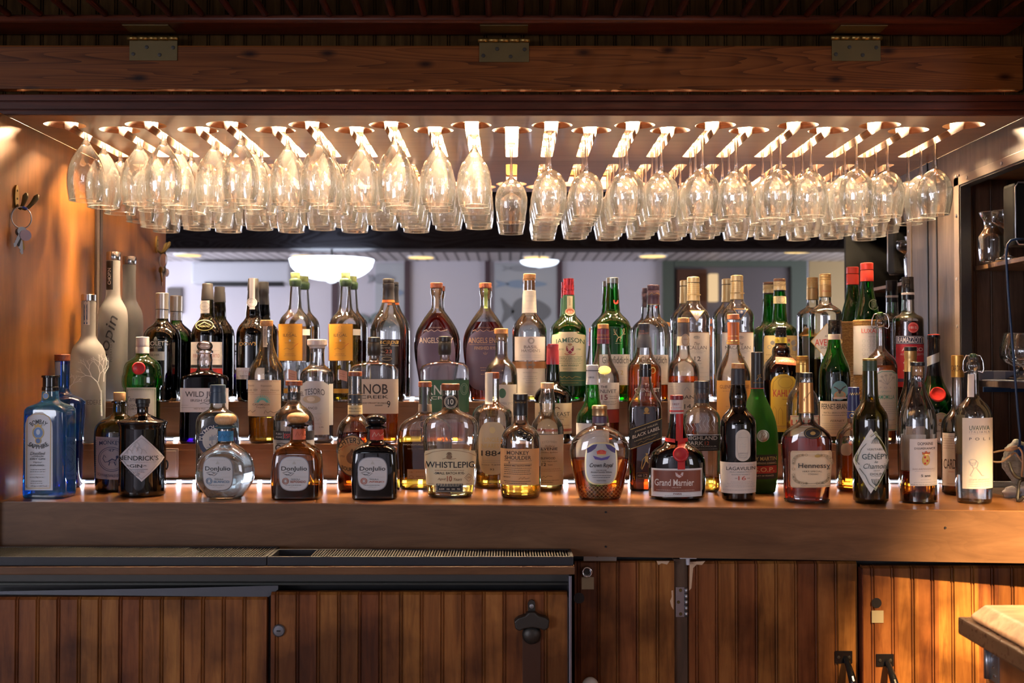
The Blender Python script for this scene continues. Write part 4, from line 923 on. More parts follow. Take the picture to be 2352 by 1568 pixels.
# the top of the bottle carries a small round crest
b.marks([('d', 268, 882, 14, 16, (.20, .34, .6)), ('r', 268, 882, 17, 19, 3, gi)], b.fwd(885), b.root)
b = Bottle('gin_bottle', 'black apothecary gin bottle with a white diamond label, third in the front row', 'A', 829, 0, [(940, 34), (960, 33), (985, 34), (1000, 62), (1018, 112), (1028, 140), (1036, 144), (1048, 143), (1060, 138), (1300, 138), (1440, 139), (1475, 134)], M['gblack'], liq=(M['lblack'], 1030))
b.cap(0, 0, [(896, 41), (904, 43), (925, 43), (928, 38), (946, 37)], M['black'])
b.label('diamond', 690, 955, 1108, 1380, paper((.62, .58, .62)), [('l', [(704, 1246), (770, 1166), (822, 1126), (874, 1166), (941, 1246), (872, 1322), (822, 1364), (770, 1322), (704, 1246)], 2, GY), ('t', "HENDRICK'S", 806, 1243, 226, 28, BK, {'bold': 1}), ('t', 'GIN', 790, 1289, 70, 20, BK, {'bold': 1}), ('l', [(737, 1290), (745, 1284), (750, 1292)], 2.4, BK), ('l', [(832, 1290), (842, 1284), (850, 1290)], 2.4, BK), ('b', 728, 1307, 858, 1309, BK), ('f', 750, 835, 1317, 2, BK), ('f', 745, 840, 1325, 2, BK), ('t', 'EST. 1886', 790, 1334, 46, 7, BK), ('f', 762, 812, 1344, 2, BK), ('f', 700, 915, 1266, 2, GY)] + [('l', [(760 + q, 1220 - h), (768 + q, 1190 - h), (784 + q, 1200 - h), (792 + q, 1216 - h)], 2, GY) for q, h in ((-20, 0), (10, 18), (35, 14), (60, 0), (22, 42))])
b.cap(0, 0, [(1026, 143), (1032, 147), (1040, 147), (1047, 143)], M['gloss_black'], 'collar')
o = MB().tube([(-.004, 0, 0)] + [(.004 * sin(a), 0, .010 - .010 * cos(a)) for a in [pi * i / 8 for i in range(1, 8)]] + [(-.004, 0, .020)], .0022, 8).build('side_ring', M['gloss_black'], b.root, smooth=True); o.location = (137 * b.k * b.cosr, 0, b.zl(1312))

def agave(lab, cx, base, bodyprof, mat, ringmat, capmat, capc, capw, cy0, cy1, necklab, ncol, sec, rot, liq, lcx, lcy, lhw, lhh, kind, kcol, crop, lc=(.60, .60, .62), extra=()):
    b = Bottle('tequila_bottle', lab, crop, cx, 0, bodyprof, mat, sec=sec, rot=rot, base=base, liq=liq)
    n0 = bodyprof[0][0]; m = (cy0 + cy1) / 2; hh = (cy1 - cy0) / 2
    b.cap(0, 0, [(cy0 + hh * (1 - sin(a)), capw * max(.2, cos(a)) ** .75) for a in [pi / 2 - pi * i / 12 for i in range(1, 12)]], capmat, 'stopper')
    b.cap(0, 0, [(cy1 - 3, capw * .72), (cy1 + 4, capw * 1.0), (cy1 + 14, capw * .98), (cy1 + 22, capw * .7)], ringmat, 'collar')
    b.label('rect', *necklab, paper(ncol), [('l', [(necklab[0] + 16, necklab[3] - 20), (necklab[0] + 30, necklab[2] + 16), (necklab[0] + 38, necklab[3] - 22), (necklab[0] + 52, necklab[2] + 22), (necklab[0] + 60, necklab[3] - 24), (necklab[1] - 10, necklab[2] + 22)], 2, tuple(q * .35 for q in ncol) if sum(ncol) > .6 else CR)], name='neck_label')
    x, y = lcx, lcy
    b.label('squircle', x - lhw - 5, x + lhw + 5, y - lhh - 5, y + lhh + 5, foil((.30, .30, .32)), name='label_rim', off=.0004)
    b.label('squircle', x - lhw, x + lhw, y - lhh, y + lhh, paper(lc), [('t', 'DonJulio', x, y - 29, 156, 34, BK, {'bold': 1}), ('f', x - 45, x + 45, y - 84, 2.2, LG), ('l', [(x - 70, y - 6), (x - 40, y - 14), (x - 18, y - 2), (x - 45, y + 8), (x - 64, y - 2)], 2.4, BK), ('l', [(x - 52, y + 2), (x - 22, y + 12), (x, y - 4), (x - 28, y - 8)], 2, BK), ('p', [(x - 12, y - 60), (x, y - 80), (x + 12, y - 60)], LG), ('r', x - 52, y + 45, 20, 20, 4, kcol), ('r', x - 52, y + 45, 12, 12, 3, kcol), ('t', 'TEQUILA', x + 8, y + 34, 56, 10, BK), ('t', kind, x + 24, y + 49, 92, 15, kcol, {'bold': 1}), ('b', x - 52, y + 19, x + 74, y + 20.5, LG), ('f', x - 52, x + 42, y + 70, 2.2, BK), ('l', [(x - 30, y + 86), (x - 10, y + 78), (x + 6, y + 88), (x + 22, y + 80)], 2, LG)])
    return b
b = agave('round clear tequila bottle with a pale wooden stopper and blue neck label', 320, 1476, [(1018, 47), (1040, 48), (1100, 49), (1120, 50), (1135, 66), (1160, 104), (1190, 135), (1230, 162), (1275, 175), (1310, 178), (1350, 172), (1400, 148), (1440, 122), (1465, 108), (1476, 104)], M['gaqua'], plain((.05, .12, .16), .2), M['knobwood'], 0, 68, 940, 1018, (272, 370, 1053, 1116), (.03, .22, .50), (.72, 2.6), 0, (M['lwater'], 1130), 270, 1318, 90, 102, 'BLANCO', (.10, .22, .38), 'B')
b.label('squircle', 368, 432, 1232, 1410, paper((.42, .50, .44)), name='back_label', off=-.002, back=True)
b = agave('square brown tequila bottle with a glossy orange wooden stopper', 768, 1482, [(1026, 44), (1050, 47), (1110, 50), (1122, 58), (1135, 84), (1160, 118), (1195, 138), (1240, 145), (1350, 150), (1470, 152), (1482, 146)], M['gamber'], M['gloss_black'], M['woodcap'], 0, 68, 937, 1008, (737, 836, 1040, 1106), (.62, .14, .07), (.86, 6), 0, (M['ldark'], 1400), 745, 1318, 88, 102, 'REPOSADO', (.36, .10, .05), 'B')
b = agave('square black-brown tequila bottle with a black ball stopper and red neck label', 226, 1481, [(1040, 44), (1050, 46), (1108, 48), (1122, 60), (1138, 92), (1160, 122), (1190, 136), (1300, 142), (1470, 146), (1481, 140)], M['gbrown'], M['gloss_black'], M['gloss_black'], 0, 66, 948, 1020, (188, 285, 1043, 1108), (.50, .05, .03), (.86, 6), 0, (M['lblack'], 1120), 205, 1318, 87, 99, 'AÑEJO', (.45, .10, .05), 'C')

b = Bottle('rye_bottle', 'clear broad-shouldered rye bottle with a cream arched label and number 10 on its neck', 'C', 688, 0, [(800, 50), (830, 50), (900, 51), (925, 62), (945, 108), (965, 145), (990, 163), (1020, 172), (1080, 172), (1200, 164), (1330, 152), (1440, 140), (1467, 132)], M['gclear'], sec=(.62, 2.6), liq=(M['lpale'], 1352))
b.cap(0, 0, [(758, 54), (763, 57), (795, 57), (800, 54)], M['redcap_wood'], 'stopper')
b.cap(0, 0, [(832, 52), (905, 52)], plain((.02, .018, .016), .4), 'neck_band')
b.marks([('d', 690, 872, 39, 41, (.03, .025, .02)), ('r', 690, 872, 38, 40, 3, CR), ('r', 690, 872, 31, 33, 2, CR), ('t', '10', 689, 871, 32, 34, CR, {'bold': 1})], b.fwd(870), b.root, off=.001)
b.label('lowarch', 526, 846, 1163, 1392, paper((.70, .58, .36)), [('t', 'WHISTLEPIG', 685, 1262, 298, 38, BK, {'bold': 1}), ('t', '-SMALL BATCH RYE-', 682, 1314, 188, 15, BK, {'bold': 1}), ('t', 'Aged', 634, 1352, 46, 18, BR, {'italic': .3}), ('t', '10', 682, 1348, 30, 34, (.35, .07, .03), {'bold': 1}), ('t', 'Years', 731, 1352, 52, 18, BR, {'italic': .3}), ('f', 592, 772, 1296, 2.4, BR), ('d', 680, 1212, 17, 15, (.25, .16, .09)), ('d', 680, 1190, 13, 7, (.2, .12, .07)), ('b', 662, 1194, 698, 1198, (.15, .1, .06)), ('l', [(640, 1226), (660, 1220), (690, 1228), (722, 1222)], 2.5, BR), ('l', [(797, 1318), (822, 1342), (797, 1366), (772, 1342), (797, 1318)], 2, BR), ('t', '100', 797, 1342, 24, 12, BR), ('l', [(536, 1205), (580, 1183), (640, 1173), (690, 1171), (750, 1176), (800, 1188), (838, 1208)], 2, BR), ('f', 556, 590, 1380, 2, BR), ('f', 782, 815, 1380, 2, BR)])
b.label('rect', 600, 765, 1380, 1432, paper(BK), [('t', 'A/599   100   500   750', 682, 1413, 130, 10, CR), ('f', 625, 740, 1394, 2.2, CR), ('l', [(606, 1386), (759, 1386), (759, 1426), (606, 1426), (606, 1386)], 1.5, CR)], name='lower_label')
b.cap(0, 0, [(1436, 133), (1448, 136), (1466, 128)], M['gclear'], 'thick_base')

b = Bottle('malt_bottle', 'clear bottle with orange paper label, black cap and three little pewter animals on the shoulder', 'D', 150, 0, [(955, 44), (985, 45), (1010, 52), (1030, 82), (1060, 108), (1100, 122), (1150, 125), (1400, 126), (1460, 124), (1478, 118)], M['gclear'], liq=(M['lgold'], 1168))
b.cap(0, 0, [(820, 43), (824, 46), (858, 46), (860, 44), (863, 46), (956, 45)], M['black']); b.marks([('t', 'BATCH 27', 150, 875, 62, 9, DGD)], b.fwd(900), b.root, off=.0012)
b.label('rect', 26, 266, 1163, 1390, paper((.68, .36, .15)), [('t', 'MONKEY', 134, 1188, 136, 24, (.08, .04, .02), {'bold': 1}), ('t', 'SHOULDER', 134, 1218, 160, 24, (.08, .04, .02), {'bold': 1}), ('b', 50, 1236, 218, 1238, BK), ('t', '1', 82, 1248, 4, 12, BK), ('b', 50, 1257, 218, 1258.5, BK), ('t', 'BLENDED MALT SCOTCH WHISKY', 134, 1267, 166, 9, BK, {'bold': 1}), ('f', 52, 216, 1282, 2.4, BK), ('f', 52, 210, 1294, 2.4, BK), ('f', 52, 206, 1306, 2.4, BK), ('f', 52, 214, 1318, 2.4, BK), ('t', 'BATCH 27', 70, 1338, 40, 8, BK), ('l', [(140, 1352), (152, 1338), (160, 1350), (172, 1336), (180, 1348), (205, 1342)], 2, BR), ('f', 52, 210, 1364, 2.6, BK), ('f', 60, 190, 1376, 2.4, BK)])
bg = plain((.07, .065, .06), .3, .8); x0, z0 = b.loc(178, 1082, .03)
mb = MB()
for q, (dx, dy) in enumerate(((-30, -18), (-4, 2), (22, 14))):
    lx, lz = b.loc(178 + dx, 1080 + dy, b.fwd(1080)); px, py, pz = b.surf(lx, lz, .0012); mb.lathe([(.0005, .0022), (.0042, .001), (.0062, -.001)], (px, 0, 0), 12, 'y'); n = 12 * 3
    for i in range(len(mb.v) - n, len(mb.v)): v = mb.v[i]; mb.v[i] = (v[0], py - .0012 - (v[1] if 0 else -v[1] * -1) * 1.0 if 0 else py - v[1], pz + v[2] * 1.15)
    mb.tube([(px - .006, py - .001, pz + .006), (px + .002, py - .003, pz + .010), (px + .010, py - .001, pz + .004)], .0018, 8)
    mb.tube([(px - .004, py - .001, pz - .006), (px + .004, py - .004, pz - .008), (px + .009, py - .001, pz - .002)], .0012, 8)
mb.build('pewter_badge', bg, b.root, smooth=True)

b = Bottle('whisky_bottle', 'wide round cut-glass bottle with a silver crown label and gilt stopper', 'D', 641, 0, [(1000, 47), (1018, 50), (1035, 84), (1060, 126), (1095, 160), (1130, 178), (1170, 186), (1215, 184), (1280, 174), (1350, 158), (1420, 144), (1465, 136), (1481, 126)], M['gclear'], sec=(.62, 2.3), liq=(M['lwhisky'], 1222))
b.cap(0, 0, [(892, 40), (896, 47), (912, 49), (916, 46), (955, 47), (960, 44)], foil((.62, .42, .22), .35), 'stopper'); b.cap(0, 0, [(960, 45), (1002, 46)], plain((.10, .06, .12), .4), 'neck_band')
ln = []
for q in range(-6, 7):
    for sg in (-1, 1):
        p_ = []
        for i in range(10):
            y = 1392 + i * 8.5; x = 641 + q * 24 + sg * (i - 4.5) * 8
            if abs(x - 641) < 128 and not (555 < x < 745 and y < 1390): p_.append((x, y))
        if len(p_) > 2: ln.append(('l', p_, 1.8, (.45, .30, .16, 1)))
for q in range(9):
    a = radians(-64 + q * 16); ln.append(('l', [(641 + 60 * sin(a), 1075 - 14 * cos(a)), (641 + 172 * sin(a), 1180 - 118 * cos(a))], 2.6, (.8, .78, .74, 1)))
b.marks(ln, b.fwd(1350), b.root, off=.0001)
b.label('squircle', 550, 750, 1122, 1388, foil((.70, .58, .32), .35), name='label_rim', off=.0008)
b.label('squircle', 559, 741, 1131, 1379, foil((.45, .45, .45), .45), [('p', [(563, 1160), (600, 1138), (628, 1134), (616, 1160), (590, 1180), (566, 1190)], (.07, .06, .20)), ('p', [(737, 1160), (704, 1138), (676, 1134), (688, 1160), (714, 1180), (736, 1190)], (.07, .06, .20)), ('p', [(600, 1205), (630, 1214), (652, 1220), (676, 1214), (706, 1205), (690, 1228), (652, 1234), (614, 1228)], (.10, .08, .32)), ('d', 652, 1185, 28, 16, (.55, .05, .04)), ('b', 628, 1196, 676, 1204, (.75, .6, .25, 1)), ('p', [(626, 1196), (622, 1176), (638, 1186), (652, 1168), (666, 1186), (682, 1176), (678, 1196)], (.60, .10, .06)), ('t', 'Crown Royal', 650, 1268, 138, 34, BK, {'italic': .25, 'bold': 1}), ('t', 'FINE DE LUXE', 652, 1296, 60, 7, BK), ('t', 'Blended Canadian Whisky', 652, 1309, 126, 12, BK, {'italic': .2}), ('f', 596, 708, 1328, 2.2, BK), ('f', 600, 704, 1340, 2.2, BK), ('t', 'PRODUCT OF CANADA', 652, 1360, 56, 6, BK)], off=.0012)

b = Bottle('liqueur_bottle', 'round-bellied dark brown liqueur bottle with red ribbon and wax seal', 'E', 92, 0, [(945, 40), (965, 42), (1000, 45), (1040, 52), (1090, 66), (1125, 78), (1145, 105), (1170, 140), (1205, 166), (1250, 177), (1320, 179), (1400, 178), (1455, 174), (1475, 160), (1484, 146)], M['gbrown'], sec=(.80, 2.2), rot=None, liq=(M['ldark'], 1090))
b.cap(0, 0, [(828, 38), (832, 41), (858, 41)], plain((.22, .02, .03), .35)); b.cap(0, 0, [(858, 41), (946, 42)], paper((.62, .56, .56)), 'neck_label')
b.marks([('t', '1827', 88, 886, 38, 12, (.3, .1, .1)), ('b', 48, 924, 132, 934, RD), ('f', 60, 118, 908, 2.2, RD)], b.fwd(900), b.root, off=.0012)
rib = plain((.48, .02, .02), .4)
b.label('rect', 88, 128, 946, 1112, rib, name='ribbon', off=.002); b.label('rect', 98, 142, 1108, 1290, rib, name='ribbon', off=.003)
b.label('rect', 30, 84, 1098, 1120, rib, name='ribbon', off=.004, tilt=.12); b.label('rect', 100, 152, 1098, 1122, rib, name='ribbon', off=.004, tilt=-.1); 
lx, lz = b.loc(116, 1196, b.fwd(1190)); sx_, sy_, sz_ = b.surf(lx, lz, .004)
o = MB().lathe([(.0165, .003), (.0172, -.001), (.014, -.004), (.0115, -.003), (.001, -.0035)], (0, 0, 0), 28, 'y').build('wax_seal', plain((.45, .02, .03), .3), b.root, smooth=True); o.location = (sx_, sy_, sz_); o.rotation_euler = (radians(-18), 0, 0)
b.label('rect', -64, 248, 1285, 1460, paper((.78, .76, .76)), [('b', -48, 1298, 238, 1428, (.20, .055, .03)), ('t', 'Grand Marnier', 78, 1371, 240, 42, (.75, .70, .66), {'bold': 1}), ('p', [(84, 1308), (134, 1308), (130, 1330), (109, 1342), (88, 1330)], (.6, .5, .5)), ('l', [(90, 1308), (128, 1334)], 5, (.3, .08, .06)), ('t', 'LIQUEUR', 92, 1402, 56, 8, (.7, .6, .55)), ('f', -30, 200, 1418, 2.4, (.65, .5, .45)), ('t', 'PARIS', 98, 1441, 50, 11, (.2, .05, .05), {'bold': 1}), ('f', 20, 175, 1453, 2, GY), ('l', [(-50, 1296), (240, 1296), (240, 1430), (-50, 1430), (-50, 1296)], 2, (.25, .1, .08))], off=.0008, nx=26)

b = Bottle('malt_bottle', 'dark olive bottle with a tall cream oval over a cream label printed 16', 'E', 474, 0, [(765, 44), (785, 46), (815, 53), (845, 56), (880, 52), (905, 50), (925, 62), (955, 92), (985, 108), (1020, 113), (1200, 113), (1470, 112), (1490, 104)], M['gdkolive'], liq=(M['lblack'], 1075))
b.cap(0, 0, [(632, 38), (635, 40), (665, 40)], M['woodcap'], 'stopper'); b.cap(0, 0, [(666, 42), (700, 44), (742, 44), (764, 45)], plain((.025, .028, .04), .45), 'capsule')
b.label('stadium', 458, 549, 1043, 1240, paper((.60, .56, .50)), [('f', 478, 532, 1092, 2, GY), ('l', [(486, 1140), (498, 1128), (510, 1138), (524, 1130)], 2, LG), ('l', [(480, 1150), (530, 1150)], 2, LG), ('t', 'LAGAVULIN', 504, 1190, 56, 8, GY), ('f', 486, 524, 1204, 2, GY), ('f', 480, 530, 1216, 2, GY), ('r', 503, 1142, 36, 84, 1.5, LG)], off=.0006, name='oval_label')
b.label('rect', 361, 588, 1246, 1440, paper((.66, .58, .52)), [('t', 'LAGAVULIN', 490, 1284, 176, 22, BK), ('f', 415, 570, 1262, 2, GY), ('t', 'ISLAY SINGLE MALT', 490, 1306, 130, 9, GY), ('t', 'SCOTCH WHISKY', 490, 1322, 112, 9, GY), ('t', '16', 498, 1344, 46, 26, (.45, .10, .08), {'bold': 1}), ('b', 455, 1344, 470, 1346, BK), ('b', 528, 1344, 545, 1346, BK), ('f', 430, 560, 1368, 2, GY), ('f', 410, 570, 1378, 2, GY), ('f', 415, 565, 1388, 2, GY), ('f', 400, 575, 1398, 2, GY), ('f', 375, 578, 1418, 2.2, GY), ('l', [(374, 1300), (386, 1286), (380, 1306), (388, 1320), (376, 1336)], 2, LG)], nx=24)

b = Bottle('cognac_bottle', 'broad-shouldered cognac bottle with gold neck foil and a cream label bordered by vines', 'E', 897, 0, [(720, 40), (735, 42), (750, 41), (940, 46), (985, 50), (1010, 72), (1035, 110), (1065, 142), (1100, 157), (1140, 160), (1220, 156), (1330, 149), (1440, 142), (1470, 140), (1500, 128)], M['gclear'], sec=(.60, 2.4), liq=(M['lred'], 1092))
b.cap(0, 0, [(690, 38), (694, 41), (718, 41), (720, 38)], M['black'], 'stopper'); b.cap(0, 0, [(752, 43), (800, 43.5), (940, 48), (942, 47)], foil((.80, .42, .16), .32), 'neck_foil')
b.marks([('l', [(882, 862), (890, 840), (898, 846), (908, 828), (918, 812)], 2.2, BK), ('l', [(886, 848), (886, 870)], 2.4, BK), ('b', 850, 936, 942, 940, DGD)], b.fwd(880), b.root, off=.001)
b.label('ellipse', 882, 990, 1030, 1102, plain((.015, .013, .012), .3), [('r', 936, 1066, 46, 30, 2, DGD), ('d', 936, 1066, 16, 11, DGD), ('l', [(922, 1072), (936, 1058), (950, 1062)], 3, DGD)], off=.002, name='round_seal')
vn = []
for i in range(46):
    a = 2 * pi * i / 46; c, q = cos(a), sin(a); x = 929 + 106 * math.copysign(abs(c) ** .45, c); y = 1288 + 88 * math.copysign(abs(q) ** .45, q); vn.append(('r', x, y, 8.5, 7.5, 2.4, (.38, .30, .18)))
    if i % 3 == 0: vn.append(('d', x, y, 4, 4, (.25, .18, .1)))
b.label('rounded', 799, 1056, 1175, 1404, paper((.76, .60, .40)), vn + [('t', 'Hennessy', 940, 1270, 170, 40, BK, {'bold': 1}), ('t', 'VERY SPECIAL', 928, 1301, 106, 9, BK), ('t', 'COGNAC', 934, 1318, 54, 9, BK), ('d', 957, 1206, 16, 9, GD), ('f', 880, 992, 1376, 2, BK), ('t', 'Distilled and bottled in Cognac France', 944, 1390, 150, 7, BK, {'italic': .2}), ('l', [(806, 1180), (1050, 1180), (1050, 1398), (806, 1398), (806, 1180)], 1.6, DGD)], nx=24)
b.cap(0, 0, [(1468, 141), (1476, 143), (1480, 140), (1484, 141), (1500, 128)], M['gclear'], 'thick_base')

b = Bottle('liqueur_bottle', 'olive green bottle with a pale green pointed oval label in the front row', 'F', 267, 0, [(680, 46), (720, 48), (800, 50), (850, 54), (885, 64), (920, 90), (950, 106), (985, 112), (1020, 113), (1300, 113), (1480, 113), (1510, 104)], M['golive'], liq=(M['lolive'], 1000))
cbands(b, 606, 682, 46, plain((.035, .07, .045), .35), 3); b.cap(0, 0, [(603, 43), (606, 46), (618, 46)], M['brass'], 'cap_top')
gc = (.52, .55, .33); sw = (.06, .10, .10)
b.label('diamond', 160, 382, 1037, 1441, paper((.74, .76, .74)), [('p', [(300, 1052), (330, 1100), (362, 1160), (376, 1225), (366, 1290), (340, 1350), (300, 1424), (262, 1384), (220, 1320), (180, 1262), (172, 1232), (190, 1180), (230, 1120), (268, 1080)], gc)] + [('t', 'VERITABLE', 300, 1167, 104, 12, sw), ('t', 'GÉNÉPY', 298, 1208, 160, 42, sw, {'bold': 1}), ('t', 'le', 305, 1244, 18, 15, sw, {'italic': .3}), ('t', 'Chamois', 298, 1271, 142, 32, sw, {'italic': .3}), ('t', 'LIQUEUR', 306, 1300, 38, 7, sw), ('t', 'DOLIN', 306, 1320, 76, 15, sw), ('f', 275, 338, 1334, 2, sw)] + [('l', [(300 + q, 1132), (300 + q * .7, 1112), (300, 1090)], 3, sw) for q in (-24, -12, 0, 12, 24)] + [('l', [(300 + q, 1350), (300 + q * .8, 1372), (300, 1392)], 3, sw) for q in (-24, -12, 0, 12, 24)] + [('l', [(245, 1130), (215, 1165), (200, 1205), (186, 1240), (205, 1262)], 3, sw), ('l', [(355, 1140), (366, 1190), (370, 1240), (358, 1290), (340, 1330)], 3, sw), ('l', [(205, 1285), (240, 1330), (262, 1380), (300, 1415)], 3, sw), ('l', [(270, 1090), (300, 1066), (330, 1096)], 3, sw), ('r', 190, 1222, 9, 22, 3, sw)], ny=30, nx=22)

b = Bottle('brandy_bottle', 'clear long-necked bottle with a crested white label and a little amber brandy left', 'F', 563, 0, [(648, 38), (660, 43), (705, 42), (715, 40), (760, 44), (820, 60), (880, 88), (930, 108), (975, 116), (1030, 118), (1300, 117), (1480, 117), (1508, 110)], M['gclear'], liq=(M['lwhisky'], 1312))
b.cap(0, 0, [(624, 44), (627, 46), (648, 46)], M['black']); b.cap(0, 0, [(650, 34), (708, 34)], M['cork'], 'cork')
b.label('rect', 513, 683, 1103, 1394, paper((.80, .74, .70)), [('t', 'DOMAINE', 609, 1132, 92, 18, BK), ('t', "D'ESPÉRANCE", 605, 1160, 126, 16, BK), ('d', 612, 1232, 24, 35, (.62, .42, .10)), ('d', 612, 1232, 17, 28, (.70, .50, .14)), ('d', 606, 1216, 6, 7, RD), ('d', 620, 1238, 6, 7, RD), ('d', 606, 1254, 6, 6, RD), ('p', [(590, 1196), (588, 1182), (600, 1188), (612, 1176), (624, 1188), (636, 1182), (634, 1196)], (.55, .12, .05)), ('b', 590, 1196, 634, 1202, GD), ('t', 'BAS ARMAGNAC', 600, 1289, 134, 11, (.5, .42, .40)), ('f', 545, 660, 1303, 2, LG), ('t', '5 ans', 610, 1330, 54, 15, BK, {'bold': 1}), ('f', 580, 640, 1354, 2, LG), ('f', 540, 672, 1372, 2, GY), ('t', '40.5% Alc./Vol. Product of France', 596, 1385, 146, 7, BK)], nx=20)
b.label('rect', 465, 618, 1088, 1312, paper((.66, .56, .46)), name='back_label', off=-.003, back=True)
MB().lathe([(.040, .003), (.030, .010), (.018, .020), (.008, .026), (.001, .027)], n=32).build('punt', M['gamber'] if 0 else glass('punt_glass', (.85, .5, .2), (.4, .15, .03), k=1.5), b.root, smooth=True)

def swing(b, y0, y1, cx, w):
    """wire bail of a swing stopper"""
    k = b.k; L = []
    def q(x, y): return ((x - cx) * k, b.zl(y))
    for sg in (-1, 1):
        pts = [q(cx + sg * w * .28, y0 - 2), q(cx + sg * w * .75, y0 + 2), q(cx + sg * w, y0 + (y1 - y0) * .35), q(cx + sg * w * 1.08, y0 + (y1 - y0) * .8), q(cx + sg * w * .95, y1), q(cx + sg * w * .45, y1 - (y1 - y0) * .1)]
        L.append(pts)
    mb = MB()
    for pts in L: mb.tube([(x, -.003, z) for x, z in pts], .0013, 8)
    R = w * .48 * k; z = b.zl(y1 - (y1 - y0) * .12); mb.tube([(R * cos(a), R * sin(a), z) for a in [2 * pi * i / 24 for i in range(24)]], .0012, 6, closed=True)
    mb.build('wire_bail', M['chrome'], b.root, smooth=True)
    b.cap(0, 0, [(y0 - 12, w * .24), (y0 - 8, w * .38), (y0 + 6, w * .40), (y0 + 14, w * .34)], plain((.05, .10, .03), .3), 'stopper')
b = Bottle('grappa_bottle', 'tall clear swing-top bottle with a tall white label on the counter', 'F', 909, 0, [(588, 30), (600, 34), (622, 30), (630, 40), (650, 44), (668, 38), (680, 33), (780, 35), (840, 38), (862, 58), (890, 88), (920, 108), (950, 118), (985, 120), (1300, 120), (1490, 120), (1511, 112)], M['gclear'], liq=(M['lwater'], 1195))
swing(b, 584, 690, 909, 56)
b.label('rect', 840, 1027, 972, 1412, paper((.80, .72, .60)), [('t', 'UVAVIVA', 945, 1034, 124, 28, (.05, .12, .07)), ('t', 'I T A L I A N A', 945, 1059, 124, 13, GY), ('t', 'P  O  L  I', 945, 1102, 124, 17, (.12, .12, .12)), ('b', 882, 1071, 1005, 1072, LG), ('r', 905, 1240, 24, 13, 2.5, LG), ('l', [(886, 1238), (892, 1262), (918, 1262), (926, 1240)], 2.4, (.4, .4, .5)), ('l', [(926, 1236), (938, 1250), (930, 1276), (912, 1284), (900, 1262)], 2.4, (.45, .42, .45)), ('l', [(912, 1284), (902, 1306), (890, 1326)], 2.6, (.45, .42, .45)), ('l', [(928, 1282), (950, 1310), (960, 1328), (972, 1328)], 2.6, (.45, .42, .45)), ('l', [(890, 1326), (902, 1330)], 2.4, LG), ('t', 'GRAPE BRANDY', 945, 1352, 120, 9, LG), ('t', 'POLI DISTILLERIE', 945, 1366, 120, 8, LG), ('f', 884, 1004, 1380, 2, LG), ('f', 884, 1004, 1391, 2, LG)], nx=22)
b.label('rect', 792, 850, 962, 1382, paper((.60, .48, .28)), name='back_label', off=-.003, back=True, lab='yellowish back label seen through the glass'); b.label('rect', 872, 912, 700, 842, paper((.72, .66, .62)), name='neck_strip', off=.0006)

# ===== second row on the counter
b = Bottle('gin_bottle', 'deep blue faceted bottle with a wooden cap behind the square blue one', 'A', 360, 0, [(680, 44), (700, 45), (840, 42), (870, 60), (895, 118), (915, 138), (940, 138), (1100, 130), (1400, 122), (1425, 114)], M['gdkblue'], sec=(1.0, 3), liq=(liquid('cobalt_liquid', (.15, .35, .85), .5), 1150))
b.cap(0, 0, [(640, 44), (644, 47), (676, 47), (680, 44)], M['redcap_wood']); b.cap(0, 0, [(680, 46), (700, 46)], M['gdkblue'], 'lip')
b.label('rect', 320, 352, 680, 762, paper((.45, .52, .62)), name='neck_label')
b = Bottle('gin_bottle', 'brown corked gin bottle with a lilac-grey label behind the black diamond-labelled one', 'A', 694, 0, [(915, 46), (922, 36), (935, 38), (985, 40), (1000, 62), (1020, 102), (1050, 134), (1085, 146), (1130, 148), (1420, 148), (1445, 138)], M['golive'], liq=(M['lblack'], 1120))
b.cap(0, 0, [(860, 34), (864, 36), (904, 35), (916, 30)], M['cork'], 'cork'); b.cap(0, 0, [(908, 44), (914, 49), (922, 49), (926, 40)], M['gdkolive'], 'lip')
lc = (.32, .30, .36)
b.label('rect', 556, 832, 1122, 1368, paper((.42, .40, .46)), [('t', 'MONKEY', 640, 1152, 124, 24, NV, {'bold': 1, 'arch': 8}), ('r', 648, 1250, 76, 72, 3, NV), ('r', 648, 1250, 66, 62, 2, NV), ('d', 652, 1262, 24, 12, lc), ('l', [(618, 1240), (606, 1226), (600, 1248), (612, 1268), (632, 1264)], 4, NV), ('l', [(632, 1262), (652, 1248), (672, 1256), (680, 1240)], 6, NV), ('d', 682, 1236, 9, 8, NV), ('l', [(640, 1264), (634, 1286)], 5, NV), ('l', [(664, 1264), (672, 1284)], 5, NV), ('t', '47', 648, 1198, 34, 14, NV), ('t', 'SCHWARZWALD DRY GIN', 650, 1346, 160, 16, NV, {'arch': -8})] + [('l', [(566 + q * 9, 1132), (571 + q * 9, 1139)], 1.5, NV) for q in range(28)] + [('l', [(566, 1140 + q * 12), (574, 1146 + q * 12)], 2, NV) for q in range(17)], nx=24)
b = Bottle('gin_bottle', 'clear bottle with a navy cap and round ship label behind the round clear one', 'B', 270, 0, [(880, 46), (900, 48), (915, 56), (935, 92), (960, 122), (990, 134), (1030, 136), (1400, 132), (1432, 122)], M['gaqua'], sec=(.62, 2.6), liq=(M['lwater'], 960))
b.cap(0, 0, [(765, 47), (770, 49), (810, 49), (812, 47), (840, 50), (880, 52)], plain((.02, .045, .09), .35))
